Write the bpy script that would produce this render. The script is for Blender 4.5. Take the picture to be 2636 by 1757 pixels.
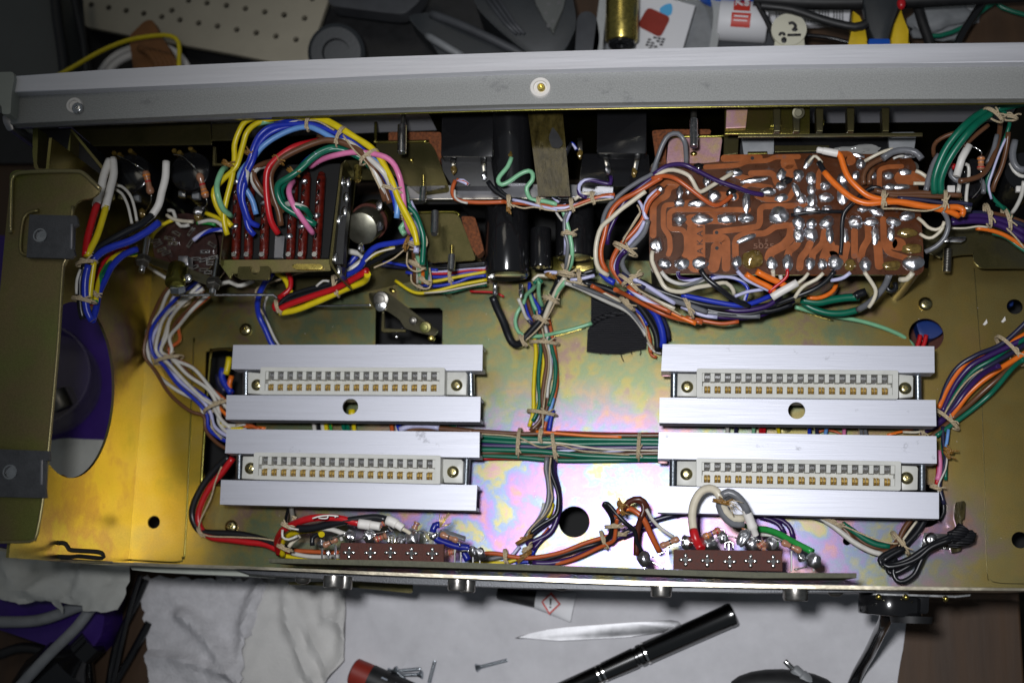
import bpy, bmesh, math, random
from mathutils import Vector, Matrix, Euler, geometry, noise
random.seed(7)
for o in list(bpy.data.objects): bpy.data.objects.remove(o)
S = bpy.context.scene; C = S.collection
# ---------------- camera, light, exposure ----------------
F_PX, CAMZ = 3200.0, 540.0
RX, RY, RZ = 0.209494, 0.123881, 0.028324
cam = bpy.data.cameras.new('camera'); co = bpy.data.objects.new('camera', cam); C.objects.link(co); S.camera = co
co.location = (0, 0, CAMZ*.001); co.rotation_euler = (RX, RY, RZ)
cam.sensor_width = 36; cam.lens = 36*F_PX/2636; cam.clip_start = .01; cam.clip_end = 50
cam.dof.use_dof = True; cam.dof.focus_distance = .50; cam.dof.aperture_fstop = 7.5
w = bpy.data.worlds.new('World'); S.world = w; w.use_nodes = True
bgn = w.node_tree.nodes['Background']; bgn.inputs[0].default_value = (.80,.90,1,1); bgn.inputs[1].default_value = .075
S.view_settings.view_transform = 'Standard'; S.view_settings.look = 'None'; S.view_settings.exposure = .12; S.view_settings.gamma = 1
CR = Euler((RX, RY, RZ)).to_matrix(); CP = Vector((0, 0, CAMZ))
def at(px, py, z=0.0):
    """photo pixel + height above the chassis floor (mm) -> world point (mm)"""
    d = CR @ Vector(((px-1318)/F_PX, (878.5-py)/F_PX, -1))
    return CP + d*((z-CAMZ)/d.z)
def lamp(name, kind, loc, aim, energy, col=(1,1,1), **kw):
    l = bpy.data.lights.new(name, kind); l.energy = energy; l.color = col
    for k, v in kw.items(): setattr(l, k, v)
    o = bpy.data.objects.new(name, l); C.objects.link(o); o.location = Vector(loc)*.001
    o.rotation_euler = (Vector(aim)-Vector(loc)).to_track_quat('-Z', 'Y').to_euler(); return o
FL = at(1545, 1345, 0); FL = Vector((FL.x, FL.y, 560))
lamp('camera_flash', 'SPOT', FL, at(1700, 1110, 0), 8.8, (.96,.97,1), spot_size=math.radians(66), spot_blend=1.0, shadow_soft_size=.016)
lamp('overhead_fill', 'AREA', (-350, 700, 1900), (0, 0, 0), 1.2, (1,.93,.8), size=.5)  # unseen fill added overhead for the metal to reflect
# ---------------- views of the photo used for tracing ----------------
V = dict(N=(0,0,1),A=(0,0,.3189),B=(600,0,.3189),C=(1300,0,.3189),D=(1936,0,.3189),E=(0,400,.3189),F=(500,300,.3189),G=(1100,300,.2742),
 H=(1600,350,.2742),I=(2036,300,.2742),J=(0,900,.3189),K=(550,850,.3189),L=(1200,700,.2742),M=(1660,850,.36347),O=(2036,700,.2742),
 Q=(0,1257,.3189),R=(600,1257,.3189),S=(1250,1230,.33605),T=(1936,1257,.3189),P=(2050,380,.21685),U=(840,1340,.1955),W=(1640,1340,.2125),
 X=(300,520,.16582),Y=(940,720,.11478),Z=(2300,260,.24242),a=(870,1600,.1955),b=(1650,0,.19125),c=(200,0,.12755),d=(1000,0,.2125))
def vp(v, x, y):
    ox, oy, s = V[v]; return ox+x*s, oy+y*s
def av(v, x, y, z=0): return at(*vp(v, x, y), z)
# ---------------- materials ----------------
MAT = {}
def nt(name):
    m = bpy.data.materials.new(name); m.use_nodes = True; MAT[name] = m
    n = m.node_tree.nodes; return m, n, m.node_tree.links, n['Principled BSDF']
def mat(name, col, rough=.5, metal=0, coat=0, bump=0, bscale=800, var=0, vscale=300, stretch=None, spec=None, trans=0, alpha=1, emis=None, vcol=None):
    m, n, l, b = nt(name)
    b.inputs['Base Color'].default_value = (*col, 1); b.inputs['Roughness'].default_value = rough; b.inputs['Metallic'].default_value = metal
    b.inputs['Coat Weight'].default_value = coat; b.inputs['Coat Roughness'].default_value = .1
    if spec is not None: b.inputs['Specular IOR Level'].default_value = spec
    if trans: b.inputs['Transmission Weight'].default_value = trans
    if alpha < 1: b.inputs['Alpha'].default_value = alpha
    if bump or var:
        g = n.new('ShaderNodeNewGeometry'); mp = n.new('ShaderNodeMapping'); l.new(g.outputs['Position'], mp.inputs[0])
        if stretch: mp.inputs['Scale'].default_value = stretch
    if bump:
        t = n.new('ShaderNodeTexNoise'); t.inputs['Scale'].default_value = bscale; t.inputs['Detail'].default_value = 4; l.new(mp.outputs[0], t.inputs[0])
        bp = n.new('ShaderNodeBump'); bp.inputs['Strength'].default_value = bump; bp.inputs['Distance'].default_value = .0005
        l.new(t.outputs[0], bp.inputs['Height']); l.new(bp.outputs[0], b.inputs['Normal'])
    if var:
        t = n.new('ShaderNodeTexNoise'); t.inputs['Scale'].default_value = vscale; t.inputs['Detail'].default_value = 6; t.inputs['Roughness'].default_value = .65; l.new(mp.outputs[0], t.inputs[0])
        r = n.new('ShaderNodeValToRGB'); e = r.color_ramp.elements; e[0].position = .3; e[1].position = .7
        lo = vcol or tuple(c*(1-var) for c in col); hi = tuple(min(1, c*(1+var*.6)) for c in col)
        e[0].color = (*lo, 1); e[1].color = (*hi, 1); l.new(t.outputs[0], r.inputs[0]); l.new(r.outputs[0], b.inputs['Base Color'])
        rr = n.new('ShaderNodeMapRange'); rr.inputs[3].default_value = max(.02, rough-.08); rr.inputs[4].default_value = min(1, rough+.12)
        l.new(t.outputs[0], rr.inputs[0]); l.new(rr.outputs[0], b.inputs['Roughness'])
    return m
def mwire(name, col, stripe=None, txt=0):
    """PVC insulation; a second colour winds round the wire as a spiral tracer (tube UVs, metres along)"""
    m, n, l, b = nt(name); b.inputs['Roughness'].default_value = .32; b.inputs['Specular IOR Level'].default_value = .5
    b.inputs['Base Color'].default_value = (*col, 1)
    g = n.new('ShaderNodeNewGeometry'); t = n.new('ShaderNodeTexNoise'); t.inputs['Scale'].default_value = 350; l.new(g.outputs['Position'], t.inputs[0])
    mx = n.new('ShaderNodeMix'); mx.data_type = 'RGBA'; mx.inputs[6].default_value = (*[c*.78 for c in col], 1); mx.inputs[7].default_value = (*[min(1, c*1.12) for c in col], 1)
    l.new(t.outputs[0], mx.inputs[0]); src = mx.outputs[2]
    if stripe:
        uv = n.new('ShaderNodeUVMap'); sp = n.new('ShaderNodeSeparateXYZ'); l.new(uv.outputs[0], sp.inputs[0])
        ml = n.new('ShaderNodeMath'); ml.operation = 'MULTIPLY_ADD'; ml.inputs[1].default_value = 45; l.new(sp.outputs[1], ml.inputs[0]); l.new(sp.outputs[0], ml.inputs[2])
        fr = n.new('ShaderNodeMath'); fr.operation = 'FRACT'; l.new(ml.outputs[0], fr.inputs[0])
        lt = n.new('ShaderNodeMath'); lt.operation = 'LESS_THAN'; lt.inputs[1].default_value = .36; l.new(fr.outputs[0], lt.inputs[0])
        m2 = n.new('ShaderNodeMix'); m2.data_type = 'RGBA'; l.new(lt.outputs[0], m2.inputs[0]); l.new(src, m2.inputs[6]); m2.inputs[7].default_value = (*stripe, 1); src = m2.outputs[2]
    l.new(src, b.inputs['Base Color'])
    return m
WC = dict(wh=(.62,.60,.55),cr=(.66,.60,.47),bl=(.015,.035,.42),ye=(.70,.55,.01),re=(.50,.010,.015),bk=(.010,.011,.014),gr=(.003,.13,.075),lg=(.22,.50,.29),
 pi=(.72,.20,.40),br=(.13,.055,.025),db=(.085,.02,.012),og=(.80,.17,.015),ru=(.50,.10,.025),pu=(.035,.012,.10),gy=(.16,.165,.18),sk=(.14,.32,.68),nv=(.02,.02,.055),lv=(.52,.52,.75),gg=(.02,.28,.05))
ST = dict(bw=('bl','wh'),gw=('gr','wh'),rw=('ru','lv'),kw=('bk','lv'),pw=('pu','lv'),Bw=('br','wh'),yg=('ye','gg'),wb=('lv','bl'),wg=('wh','gy'),wn=('wh','nv'))
for k, c in WC.items(): mwire('wire_'+k, c)
for k, (a, b_) in ST.items(): mwire('wire_'+k, WC[a], WC[b_])
CN = dict(wh='white',cr='cream white',bl='blue',ye='yellow',re='red',bk='black',gr='dark green',lg='pale green',pi='pink',br='brown',db='dark brown',og='orange',ru='rust orange',
 pu='dark purple',gy='grey',sk='sky blue',nv='navy black',lv='lilac white',gg='green',bw='blue and white striped',gw='green and white striped',rw='orange and white striped',
 kw='black and white striped',pw='purple and white striped',Bw='brown and white striped',yg='yellow and green striped',wb='lilac and blue striped',wg='white and grey striped',wn='white and navy striped')
mat('alu', (.52,.53,.59), .5, .75, bump=.08, bscale=2200, var=.05, vscale=900, stretch=(.03,1,1))
mat('alu_panel', (.82,.82,.87), .45, .7, bump=.12, bscale=800, var=.06, vscale=130, stretch=(.04,1,1))
mat('steel', (.62,.62,.62), .22, 1, var=.15, vscale=500)
mat('bright', (.80,.79,.77), .16, 1)
mat('dark_steel', (.20,.19,.17), .35, .9, var=.3, vscale=400)
mat('zincbolt', (.48,.52,.56), .3, 1, var=.2, vscale=900)
mat('brass', (.55,.44,.12), .25, 1, var=.3, vscale=600)
mat('lever_dark', (.05,.045,.022), .38, .5, var=.3, vscale=200)
mat('gold', (1.0,.78,.30), .42, .8)
mat('solder', (.66,.66,.69), .33, 1, bump=.5, bscale=400)
mat('flux', (.20,.13,.03), .15, .3, coat=1, bump=.4, bscale=500, var=.6, vscale=400)
mat('cast_grey', (.31,.315,.305), .55, .25, bump=.25, bscale=3000, var=.3, vscale=1900)
mat('flange_grey', (.30,.30,.32), .3, .8, var=.12, vscale=90)
mat('endcap', (.40,.42,.37), .5, .1, var=.1, vscale=120)
mat('black_plastic', (.008,.008,.009), .16, 0, bump=.05, bscale=300, coat=.3)
mat('void_black', (.003,.003,.003), .8)
mat('black_matt', (.012,.012,.013), .5, 0, var=.4, vscale=200)
mat('rubber_grey', (.055,.058,.065), .5, 0, var=.2, vscale=90)
mat('nylon', (.56,.56,.52), .38, 0, var=.08, vscale=150)
mat('grey_plastic', (.23,.24,.25), .4, 0, var=.2, vscale=120)
mat('charger', (.028,.032,.036), .42, 0, bump=.1, bscale=700, var=.2, vscale=60)
mat('wafer', (.030,.008,.005), .3, 0, coat=.3, var=.5, vscale=300)
mat('pot_steel', (.34,.33,.26), .34, .95, var=.2, vscale=200)
mat('cell_grey', (.40,.40,.40), .4, .2)
mat('bakelite', (.075,.020,.013), .6, 0, spec=.25, bump=.25, bscale=1400, var=.3, vscale=700)
mat('bakelite_red', (.10,.008,.004), .2, 0, coat=.5, bump=.3, bscale=500, var=.6, vscale=350)
mat('fibre', (.10,.10,.065), .7, 0, bump=.5, bscale=900, var=.3, vscale=500)
mat('pcb', (.075,.020,.004), .28, 0, coat=.6, bump=.06, bscale=500, var=.28, vscale=260)
mat('copper', (.32,.088,.020), .34, .15, coat=.5, bump=.08, bscale=300, var=.3, vscale=150)
mat('ink', (.05,.02,.012), .5)
mat('inkpale', (.20,.09,.05), .5)
mat('print_black', (.015,.015,.018), .5)
mat('twine', (.56,.45,.29), .55, 0, bump=1, bscale=2500, var=.35, vscale=1500)
mat('twine_wax', (.30,.15,.03), .3, 0, coat=.4, bump=1, bscale=1600, var=.5, vscale=900)
mat('felt', (.17,.05,.014), .85, 0, bump=1, bscale=1200, var=.7, vscale=900)
mat('tape', (.006,.006,.009), .5, 0, bump=.8, bscale=1, var=.2, vscale=300)
mat('blue_deep', (.002,.025,.16), .5)
mat('blue_plastic', (.006,.075,.42), .4)
mat('yellow_plastic', (.62,.42,.01), .45, 0, var=.2, vscale=100)
mat('sleeve', (.74,.71,.67), .42, 0, var=.08, vscale=200)
mat('res_tan', (.36,.17,.10), .3, coat=.3)
mat('band_red', (.45,.01,.015), .3); mat('band_yel', (.62,.48,.03), .3); mat('band_org', (.70,.22,.03), .3); mat('band_blk', (.02,.015,.015), .3); mat('band_brn', (.10,.03,.015), .3); mat('band_vio', (.10,.03,.25), .3)
mat('capblue', (.008,.014,.22), .3, coat=.3)
mat('towel', (.62,.61,.63), .95, 0, bump=1, bscale=700, var=.12, vscale=250)
mat('paper', (.58,.575,.60), .85, 0, bump=.3, bscale=300, var=.12, vscale=55)
mat('cloth', (.60,.59,.57), .9, 0, bump=.6, bscale=900, var=.06, vscale=60)
mat('tissue', (.50,.505,.47), .9, 0, bump=.5, bscale=600, var=.05, vscale=80)
mat('wood', (.055,.026,.009), .6, 0, bump=.3, bscale=200, var=.4, vscale=60, stretch=(1,.12,1))
mat('carpet', (.035,.030,.016), 1, 0, bump=1, bscale=400, var=.8, vscale=120)
mat('purple', (.035,.008,.16), .4, 0, var=.2, vscale=60)
mat('pegboard', (.42,.38,.29), .6, 0, bump=.1, bscale=300, var=.08, vscale=60)
mat('wallgrey', (.10,.105,.10), .6, 0, var=.15, vscale=25)
mat('tube_dark', (.03,.02,.08), .3, 0, alpha=.3)
mat('zinc_yellow', (.52,.46,.24), .22, 1, var=.3, vscale=700)
mat('worn_steel', (.30,.30,.31), .42, .9, var=.45, vscale=90)
mat('glass', (.95,.96,.97), .08, 0, trans=1)
mat('clearbox', (.80,.82,.82), .2, 0, trans=.6)
mat('label_red', (.50,.03,.015), .5); mat('label_white', (.66,.66,.68), .5); mat('label_blue', (.08,.38,.68), .5); mat('brown_card', (.22,.09,.025), .7, 0, var=.3, vscale=80)
mat('dark_red', (.24,.022,.012), .45, 0, var=.1, vscale=200)
mat('sticker_cream', (.62,.60,.48), .5)
# twill backing of the black cloth tape: fine ribs
def tape_ribs():
    m = MAT['tape']; n = m.node_tree.nodes; l = m.node_tree.links
    g = n.new('ShaderNodeNewGeometry'); wv = n.new('ShaderNodeTexWave'); wv.bands_direction = 'Y'; wv.inputs['Scale'].default_value = 320; wv.inputs['Distortion'].default_value = .6
    l.new(g.outputs['Position'], wv.inputs[0]); bp = n.new('ShaderNodeBump'); bp.inputs['Distance'].default_value = .0004
    l.new(wv.outputs[0], bp.inputs['Height']); l.new(bp.outputs[0], n['Principled BSDF'].inputs['Normal'])
tape_ribs()
def smudge(name, scale, thr, amt, stretch):
    m = MAT[name]; n = m.node_tree.nodes; l = m.node_tree.links; b = n['Principled BSDF']; src = b.inputs['Base Color'].links[0].from_socket
    g = n.new('ShaderNodeNewGeometry'); mp = n.new('ShaderNodeMapping'); mp.inputs['Scale'].default_value = stretch; l.new(g.outputs['Position'], mp.inputs[0])
    a = n.new('ShaderNodeTexNoise'); a.inputs['Scale'].default_value = scale; a.inputs['Detail'].default_value = 7; a.inputs['Roughness'].default_value = .72; l.new(mp.outputs[0], a.inputs[0])
    r = n.new('ShaderNodeMapRange'); r.inputs[1].default_value = thr; r.inputs[2].default_value = thr+.07; r.inputs[3].default_value = 0; r.inputs[4].default_value = amt; l.new(a.outputs[0], r.inputs[0])
    x = n.new('ShaderNodeMix'); x.data_type = 'RGBA'; l.new(r.outputs[0], x.inputs[0]); l.new(src, x.inputs[6]); x.inputs[7].default_value = (.10,.10,.11,1); l.new(x.outputs[2], b.inputs['Base Color'])
smudge('alu', 95, .64, .45, (1,1,1)); smudge('alu_panel', 120, .68, .5, (.5,1,1)); smudge('cast_grey', 70, .60, .35, (.7,1,1)); smudge('nylon', 150, .66, .4, (1,1,1)); smudge('pcb', 90, .60, .5, (1,1,1)); smudge('copper', 80, .60, .45, (1,1,1))
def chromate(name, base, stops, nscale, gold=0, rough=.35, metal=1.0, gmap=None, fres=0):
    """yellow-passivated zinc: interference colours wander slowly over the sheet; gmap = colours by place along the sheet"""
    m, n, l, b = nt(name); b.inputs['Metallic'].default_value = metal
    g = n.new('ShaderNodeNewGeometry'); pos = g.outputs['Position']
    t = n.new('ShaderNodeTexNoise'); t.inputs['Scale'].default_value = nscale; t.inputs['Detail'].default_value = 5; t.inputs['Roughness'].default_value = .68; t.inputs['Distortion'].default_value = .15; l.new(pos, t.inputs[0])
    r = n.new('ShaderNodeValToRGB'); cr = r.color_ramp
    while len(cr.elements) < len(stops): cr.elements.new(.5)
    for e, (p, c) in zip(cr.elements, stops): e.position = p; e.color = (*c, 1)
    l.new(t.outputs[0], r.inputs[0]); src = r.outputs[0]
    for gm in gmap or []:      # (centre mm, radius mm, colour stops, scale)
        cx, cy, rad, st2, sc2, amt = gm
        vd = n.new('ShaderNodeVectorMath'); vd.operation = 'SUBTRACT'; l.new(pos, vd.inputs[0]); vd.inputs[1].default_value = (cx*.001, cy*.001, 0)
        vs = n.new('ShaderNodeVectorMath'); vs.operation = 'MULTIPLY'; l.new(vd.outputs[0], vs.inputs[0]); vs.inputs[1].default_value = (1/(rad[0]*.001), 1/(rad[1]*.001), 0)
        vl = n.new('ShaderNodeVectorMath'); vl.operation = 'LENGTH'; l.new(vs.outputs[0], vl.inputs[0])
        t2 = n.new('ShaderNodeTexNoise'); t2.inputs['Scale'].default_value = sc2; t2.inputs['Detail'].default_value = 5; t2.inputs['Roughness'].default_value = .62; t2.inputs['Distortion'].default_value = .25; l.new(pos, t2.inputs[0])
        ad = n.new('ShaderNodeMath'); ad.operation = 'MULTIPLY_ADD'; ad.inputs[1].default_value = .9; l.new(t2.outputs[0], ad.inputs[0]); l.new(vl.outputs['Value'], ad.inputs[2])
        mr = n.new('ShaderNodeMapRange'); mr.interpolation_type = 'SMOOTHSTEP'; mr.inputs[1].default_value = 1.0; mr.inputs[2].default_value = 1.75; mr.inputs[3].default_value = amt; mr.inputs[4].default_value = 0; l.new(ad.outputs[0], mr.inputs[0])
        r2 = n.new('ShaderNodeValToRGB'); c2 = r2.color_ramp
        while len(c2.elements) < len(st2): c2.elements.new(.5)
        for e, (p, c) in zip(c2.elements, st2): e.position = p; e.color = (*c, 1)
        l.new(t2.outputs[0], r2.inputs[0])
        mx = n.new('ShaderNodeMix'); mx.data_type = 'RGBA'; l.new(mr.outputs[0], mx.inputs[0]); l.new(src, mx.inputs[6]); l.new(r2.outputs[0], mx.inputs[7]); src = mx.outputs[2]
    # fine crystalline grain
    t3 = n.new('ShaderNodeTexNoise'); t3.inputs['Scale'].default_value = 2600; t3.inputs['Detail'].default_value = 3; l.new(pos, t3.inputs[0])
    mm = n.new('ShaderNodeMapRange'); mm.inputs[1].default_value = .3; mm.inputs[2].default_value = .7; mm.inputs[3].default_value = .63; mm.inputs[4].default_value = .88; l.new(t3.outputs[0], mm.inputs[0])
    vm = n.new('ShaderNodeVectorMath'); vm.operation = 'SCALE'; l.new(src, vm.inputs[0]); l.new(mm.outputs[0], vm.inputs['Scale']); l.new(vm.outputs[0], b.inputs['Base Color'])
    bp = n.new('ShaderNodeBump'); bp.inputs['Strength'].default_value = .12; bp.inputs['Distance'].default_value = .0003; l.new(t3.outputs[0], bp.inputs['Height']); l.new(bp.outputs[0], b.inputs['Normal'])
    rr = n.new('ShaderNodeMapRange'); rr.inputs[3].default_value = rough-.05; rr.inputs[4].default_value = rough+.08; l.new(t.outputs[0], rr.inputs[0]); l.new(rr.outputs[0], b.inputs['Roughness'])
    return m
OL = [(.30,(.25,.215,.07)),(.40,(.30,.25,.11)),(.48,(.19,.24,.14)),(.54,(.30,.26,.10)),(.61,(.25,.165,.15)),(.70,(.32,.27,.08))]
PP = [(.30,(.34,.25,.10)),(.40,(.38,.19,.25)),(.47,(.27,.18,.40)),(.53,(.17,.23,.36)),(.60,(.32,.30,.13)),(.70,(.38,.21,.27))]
GD = [(.30,(.64,.50,.08)),(.42,(.92,.64,.08)),(.52,(.94,.68,.14)),(.62,(.74,.58,.22)),(.75,(.84,.50,.19))]  # yellow chromate, with the glow reflected off the wall put into the colour
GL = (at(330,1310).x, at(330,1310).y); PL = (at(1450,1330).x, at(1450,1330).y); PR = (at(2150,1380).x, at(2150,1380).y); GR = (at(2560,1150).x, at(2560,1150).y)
chromate('chromate_floor', None, OL, 22, gmap=[(GR[0],GR[1]+20,(50,130),[(.35,(.36,.24,.06)),(.6,(.40,.30,.10))],12,.8),(GL[0],GL[1],(50,112),GD,13,.95),(PL[0],PL[1],(105,50),PP,58,.95),(PR[0],PR[1],(62,26),PP,40,.75)])  # left gold zone shaped so shade at the upper left is painted olive
chromate('chromate_wall', None, [(.30,(.38,.36,.12)),(.42,(.54,.46,.15)),(.50,(.58,.47,.17)),(.58,(.46,.32,.22)),(.64,(.52,.46,.17)),(.75,(.54,.38,.20))], 16, rough=.30, metal=1)
chromate('chromate_bracket', None, [(.30,(.19,.25,.06)),(.42,(.26,.26,.07)),(.5,(.28,.22,.10)),(.58,(.24,.25,.08)),(.70,(.17,.26,.07))], 7, rough=.42, metal=.75)
chromate('chromate_gold', None, [(.3,(.24,.23,.04)),(.5,(.30,.27,.06)),(.7,(.28,.20,.08))], 40, rough=.22, metal=.95)
chromate('chromate_dull', None, [(.3,(.10,.095,.035)),(.5,(.15,.13,.055)),(.7,(.10,.095,.065))], 36, rough=.30, metal=.85)
chromate('chromate_lip', None, [(.3,(.36,.33,.14)),(.5,(.42,.36,.18)),(.7,(.40,.30,.18))], 30, rough=.3, metal=.8)
chromate('chromate_pink', None, [(.3,(.62,.38,.20)),(.5,(.60,.34,.40)),(.7,(.66,.48,.24))], 90, rough=.45, metal=.6)
# ---------------- mesh helpers (all in mm) ----------------
def new(): return bmesh.new()
def prism(bm, pts, dz, bev=0):
    """closed outline (Vectors), extruded along dz (Vector or -height)"""
    d = dz if isinstance(dz, Vector) else Vector((0, 0, -dz))
    a = [bm.verts.new(p) for p in pts]; b = [bm.verts.new(p+d) for p in pts]; n = len(pts); fs = [bm.faces.new(a), bm.faces.new(b[::-1])]
    for i in range(n): fs.append(bm.faces.new((a[i], b[i], b[(i+1)%n], a[(i+1)%n])))
    if bev:
        es = list({e for f in fs for e in f.edges})
        bmesh.ops.bevel(bm, geom=es, offset=bev, segments=2, affect='EDGES', profile=.5, clamp_overlap=True)
    return fs
def pin(p, pg):
    c = False
    for i in range(len(pg)):
        a, b = pg[i], pg[i-1]
        if (a.y > p.y) != (b.y > p.y) and p.x < (b.x-a.x)*(p.y-a.y)/(b.y-a.y)+a.x: c = not c
    return c
def plate(bm, outer, holes, dz):
    """sheet with holes"""
    d = dz if isinstance(dz, Vector) else Vector((0, 0, -dz))
    nrm = Vector((0,0,0))
    for i in range(len(outer)): nrm += outer[i-1].cross(outer[i])
    nrm.normalize(); u = nrm.orthogonal().normalized(); v = nrm.cross(u); o = outer[0]
    L2 = [[Vector(((q-o).dot(u), (q-o).dot(v))) for q in L_] for L_ in [outer]+holes]
    pts = [q for L_ in L2 for q in L_]; ed = []; k = 0
    for L_ in L2: ed += [(k+i, k+(i+1)%len(L_)) for i in range(len(L_))]; k += len(L_)
    vs, es, fs, *_ = geometry.delaunay_2d_cdt(pts, ed, [], 0, 1e-5)
    W3 = [o+u*q.x+v*q.y for q in vs]; a = [bm.verts.new(p) for p in W3]; b = [bm.verts.new(p+d) for p in W3]; ec = {}
    for f in fs:
        c = sum((vs[i] for i in f), Vector((0,0)))/len(f)
        if not pin(c, L2[0]) or any(pin(c, h) for h in L2[1:]): continue
        try: bm.faces.new([a[i] for i in f]); bm.faces.new([b[i] for i in f[::-1]])
        except ValueError: continue
        for i in range(len(f)): e = (f[i], f[(i+1)%len(f)]); ec.setdefault(tuple(sorted(e)), []).append(e)
    for e in ec.values():
        if len(e) == 1: i, j = e[0]; bm.faces.new((a[j], a[i], b[i], b[j]))
    for q in [q for q in bm.verts if not q.link_faces]: bm.verts.remove(q)
def circ(c, r, n=28, ry=None, ax=Vector((1,0,0)), ay=Vector((0,1,0))):
    return [c+ax*(r*math.cos(2*math.pi*i/n))+ay*((ry or r)*math.sin(2*math.pi*i/n)) for i in range(n)]
def frame(d):
    d = d.normalized(); u = d.cross(Vector((0,0,1)));
    if u.length < 1e-3: u = Vector((1,0,0))
    u.normalize(); return u, d.cross(u).normalized()
def lathe(bm, o, ax, prof, seg=20):
    """profile [(dist along axis, radius)]"""
    ax = ax.normalized(); u, v = frame(ax); rings = []
    for h, r in prof:
        c = o+ax*h
        rings.append([bm.verts.new(c+u*(r*math.cos(2*math.pi*k/seg))+v*(r*math.sin(2*math.pi*k/seg))) for k in range(seg)] if r > 1e-6 else [bm.verts.new(c)])
    for a, b in zip(rings, rings[1:]):
        for k in range(seg):
            q = [a[k%len(a)], a[(k+1)%len(a)], b[(k+1)%len(b)], b[k%len(b)]]; q2 = []
            for x in q:
                if x not in q2: q2.append(x)
            if len(q2) > 2: bm.faces.new(q2)
    for rg, s in ((rings[0], 1), (rings[-1], -1)):
        if len(rg) > 2: bm.faces.new(rg[::s])
def cyl(bm, p0, p1, r, r1=None, seg=18, bev=0):
    L_ = (p1-p0).length; r1 = r if r1 is None else r1
    if bev: lathe(bm, p0, p1-p0, [(0,r-bev),(bev*.3,r-bev*.3),(bev,r),(L_-bev,r1),(L_-bev*.3,r1-bev*.3),(L_,r1-bev)], seg)
    else: lathe(bm, p0, p1-p0, [(0,r),(L_,r1)], seg)
def thread(bm, p0, p1, r, pitch=.7, seg=14):
    L_ = (p1-p0).length; k = int(L_/pitch); pr = [(0,r*.8)]
    for i in range(k): pr += [(i*pitch+pitch*.15,r*.82),(i*pitch+pitch*.5,r),(i*pitch+pitch*.8,r*.84)]
    pr.append((L_, r*.8)); lathe(bm, p0, p1-p0, pr, seg)
def ell(bm, c, rx, ry, rz, seg=12, rot=0, wob=0):
    ret = bmesh.ops.create_uvsphere(bm, u_segments=seg, v_segments=max(6, seg//2+1), radius=1)
    M_ = Matrix.Translation(c) @ Matrix.Rotation(rot, 4, 'Z') @ Matrix.Diagonal((rx, ry, rz, 1))
    for v in ret['verts']:
        if wob: v.co *= 1+wob*noise.noise(v.co*1.7+c*.37)
        v.co = M_ @ v.co
def spline(pts, step=1.6):
    """Catmull-Rom through the points"""
    P = [pts[0]*2-pts[1]]+list(pts)+[pts[-1]*2-pts[-2]]; out = []
    for i in range(1, len(P)-2):
        a, b, c, d = P[i-1:i+3]; n = max(2, min(40, int((c-b).length/step)))
        for k in range(n):
            t = k/n; out.append(.5*((2*b)+(c-a)*t+(2*a-5*b+4*c-d)*t*t+(3*b-a-3*c+d)*t**3))
    out.append(pts[-1]); return out
def tube(bm, pts, r, seg=8, uvl=None, taper=None, flat=1):
    """swept round tube with UVs (u round, v metres along)"""
    u = None; rings = []; dist = 0; n = len(pts); ph = random.random()
    for i, p in enumerate(pts):
        t = (pts[min(i+1,n-1)]-pts[max(i-1,0)])
        if t.length < 1e-6: t = Vector((1,0,0))
        t.normalize()
        if u is None: u = t.orthogonal().normalized()
        u = (u-t*u.dot(t)).normalized(); v = t.cross(u)
        if i: dist += (p-pts[i-1]).length
        rr = r*(taper(i/(n-1)) if taper else 1)
        rings.append(([bm.verts.new(p+(u*math.cos(2*math.pi*k/seg)+v*math.sin(2*math.pi*k/seg))*rr) for k in range(seg)], dist*.001))
    uvl = bm.loops.layers.uv.verify()
    for (a, da), (b, db) in zip(rings, rings[1:]):
        for k in range(seg):
            f = bm.faces.new((a[k], a[(k+1)%seg], b[(k+1)%seg], b[k])); f.smooth = True
            for lp, (uu, vv) in zip(f.loops, ((k/seg+ph,da),((k+1)/seg+ph,da),((k+1)/seg+ph,db),(k/seg+ph,db))): lp[uvl].uv = (uu, vv)
    bm.faces.new(rings[0][0][::-1]); bm.faces.new(rings[-1][0])
# ---------------- object helpers ----------------
ROOTS = []; WPOS = {}
def obj(name, bm, m, parent=None, smooth=False, label=None, angle=None):
    me = bpy.data.meshes.new(name); bmesh.ops.recalc_face_normals(bm, faces=bm.faces)
    if smooth:
        for f in bm.faces: f.smooth = True
    xs = [v.co for v in bm.verts]; lo = Vector([min(p[i] for p in xs) for i in range(3)]); hi = Vector([max(p[i] for p in xs) for i in range(3)])
    c = Vector(((lo.x+hi.x)/2, (lo.y+hi.y)/2, lo.z))
    for v in bm.verts: v.co = (v.co-c)*.001
    bm.to_mesh(me); bm.free()
    if smooth: me.set_sharp_from_angle(angle=math.radians(angle or 38))
    o = bpy.data.objects.new(name, me); C.objects.link(o); me.materials.append(MAT[m] if isinstance(m, str) else m)
    WPOS[o.name] = c
    if parent: o.parent = parent; o.location = (c-WPOS[parent.name])*.001
    else: o.location = c*.001
    if label: o['label'] = label
    return o
def tag(o, label, cat, group=None, kind=None):
    if label: o['label'] = label
    if cat: o['category'] = cat
    if group: o['group'] = group
    if kind: o['kind'] = kind
    return o
def thing(name, label, cat, group=None):
    o = bpy.data.objects.new(name, None); o.empty_display_size = .005; C.objects.link(o); WPOS[o.name] = Vector((0,0,0)); ROOTS.append(o)
    return tag(o, label, cat, group)
def single(name, bm, m, label, cat, group=None, smooth=True): return tag(obj(name, bm, m, None, smooth), label, cat, group)
def struct(name, bm, m, smooth=False): return tag(obj(name, bm, m, None, smooth), None, None, None, 'structure')
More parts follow.
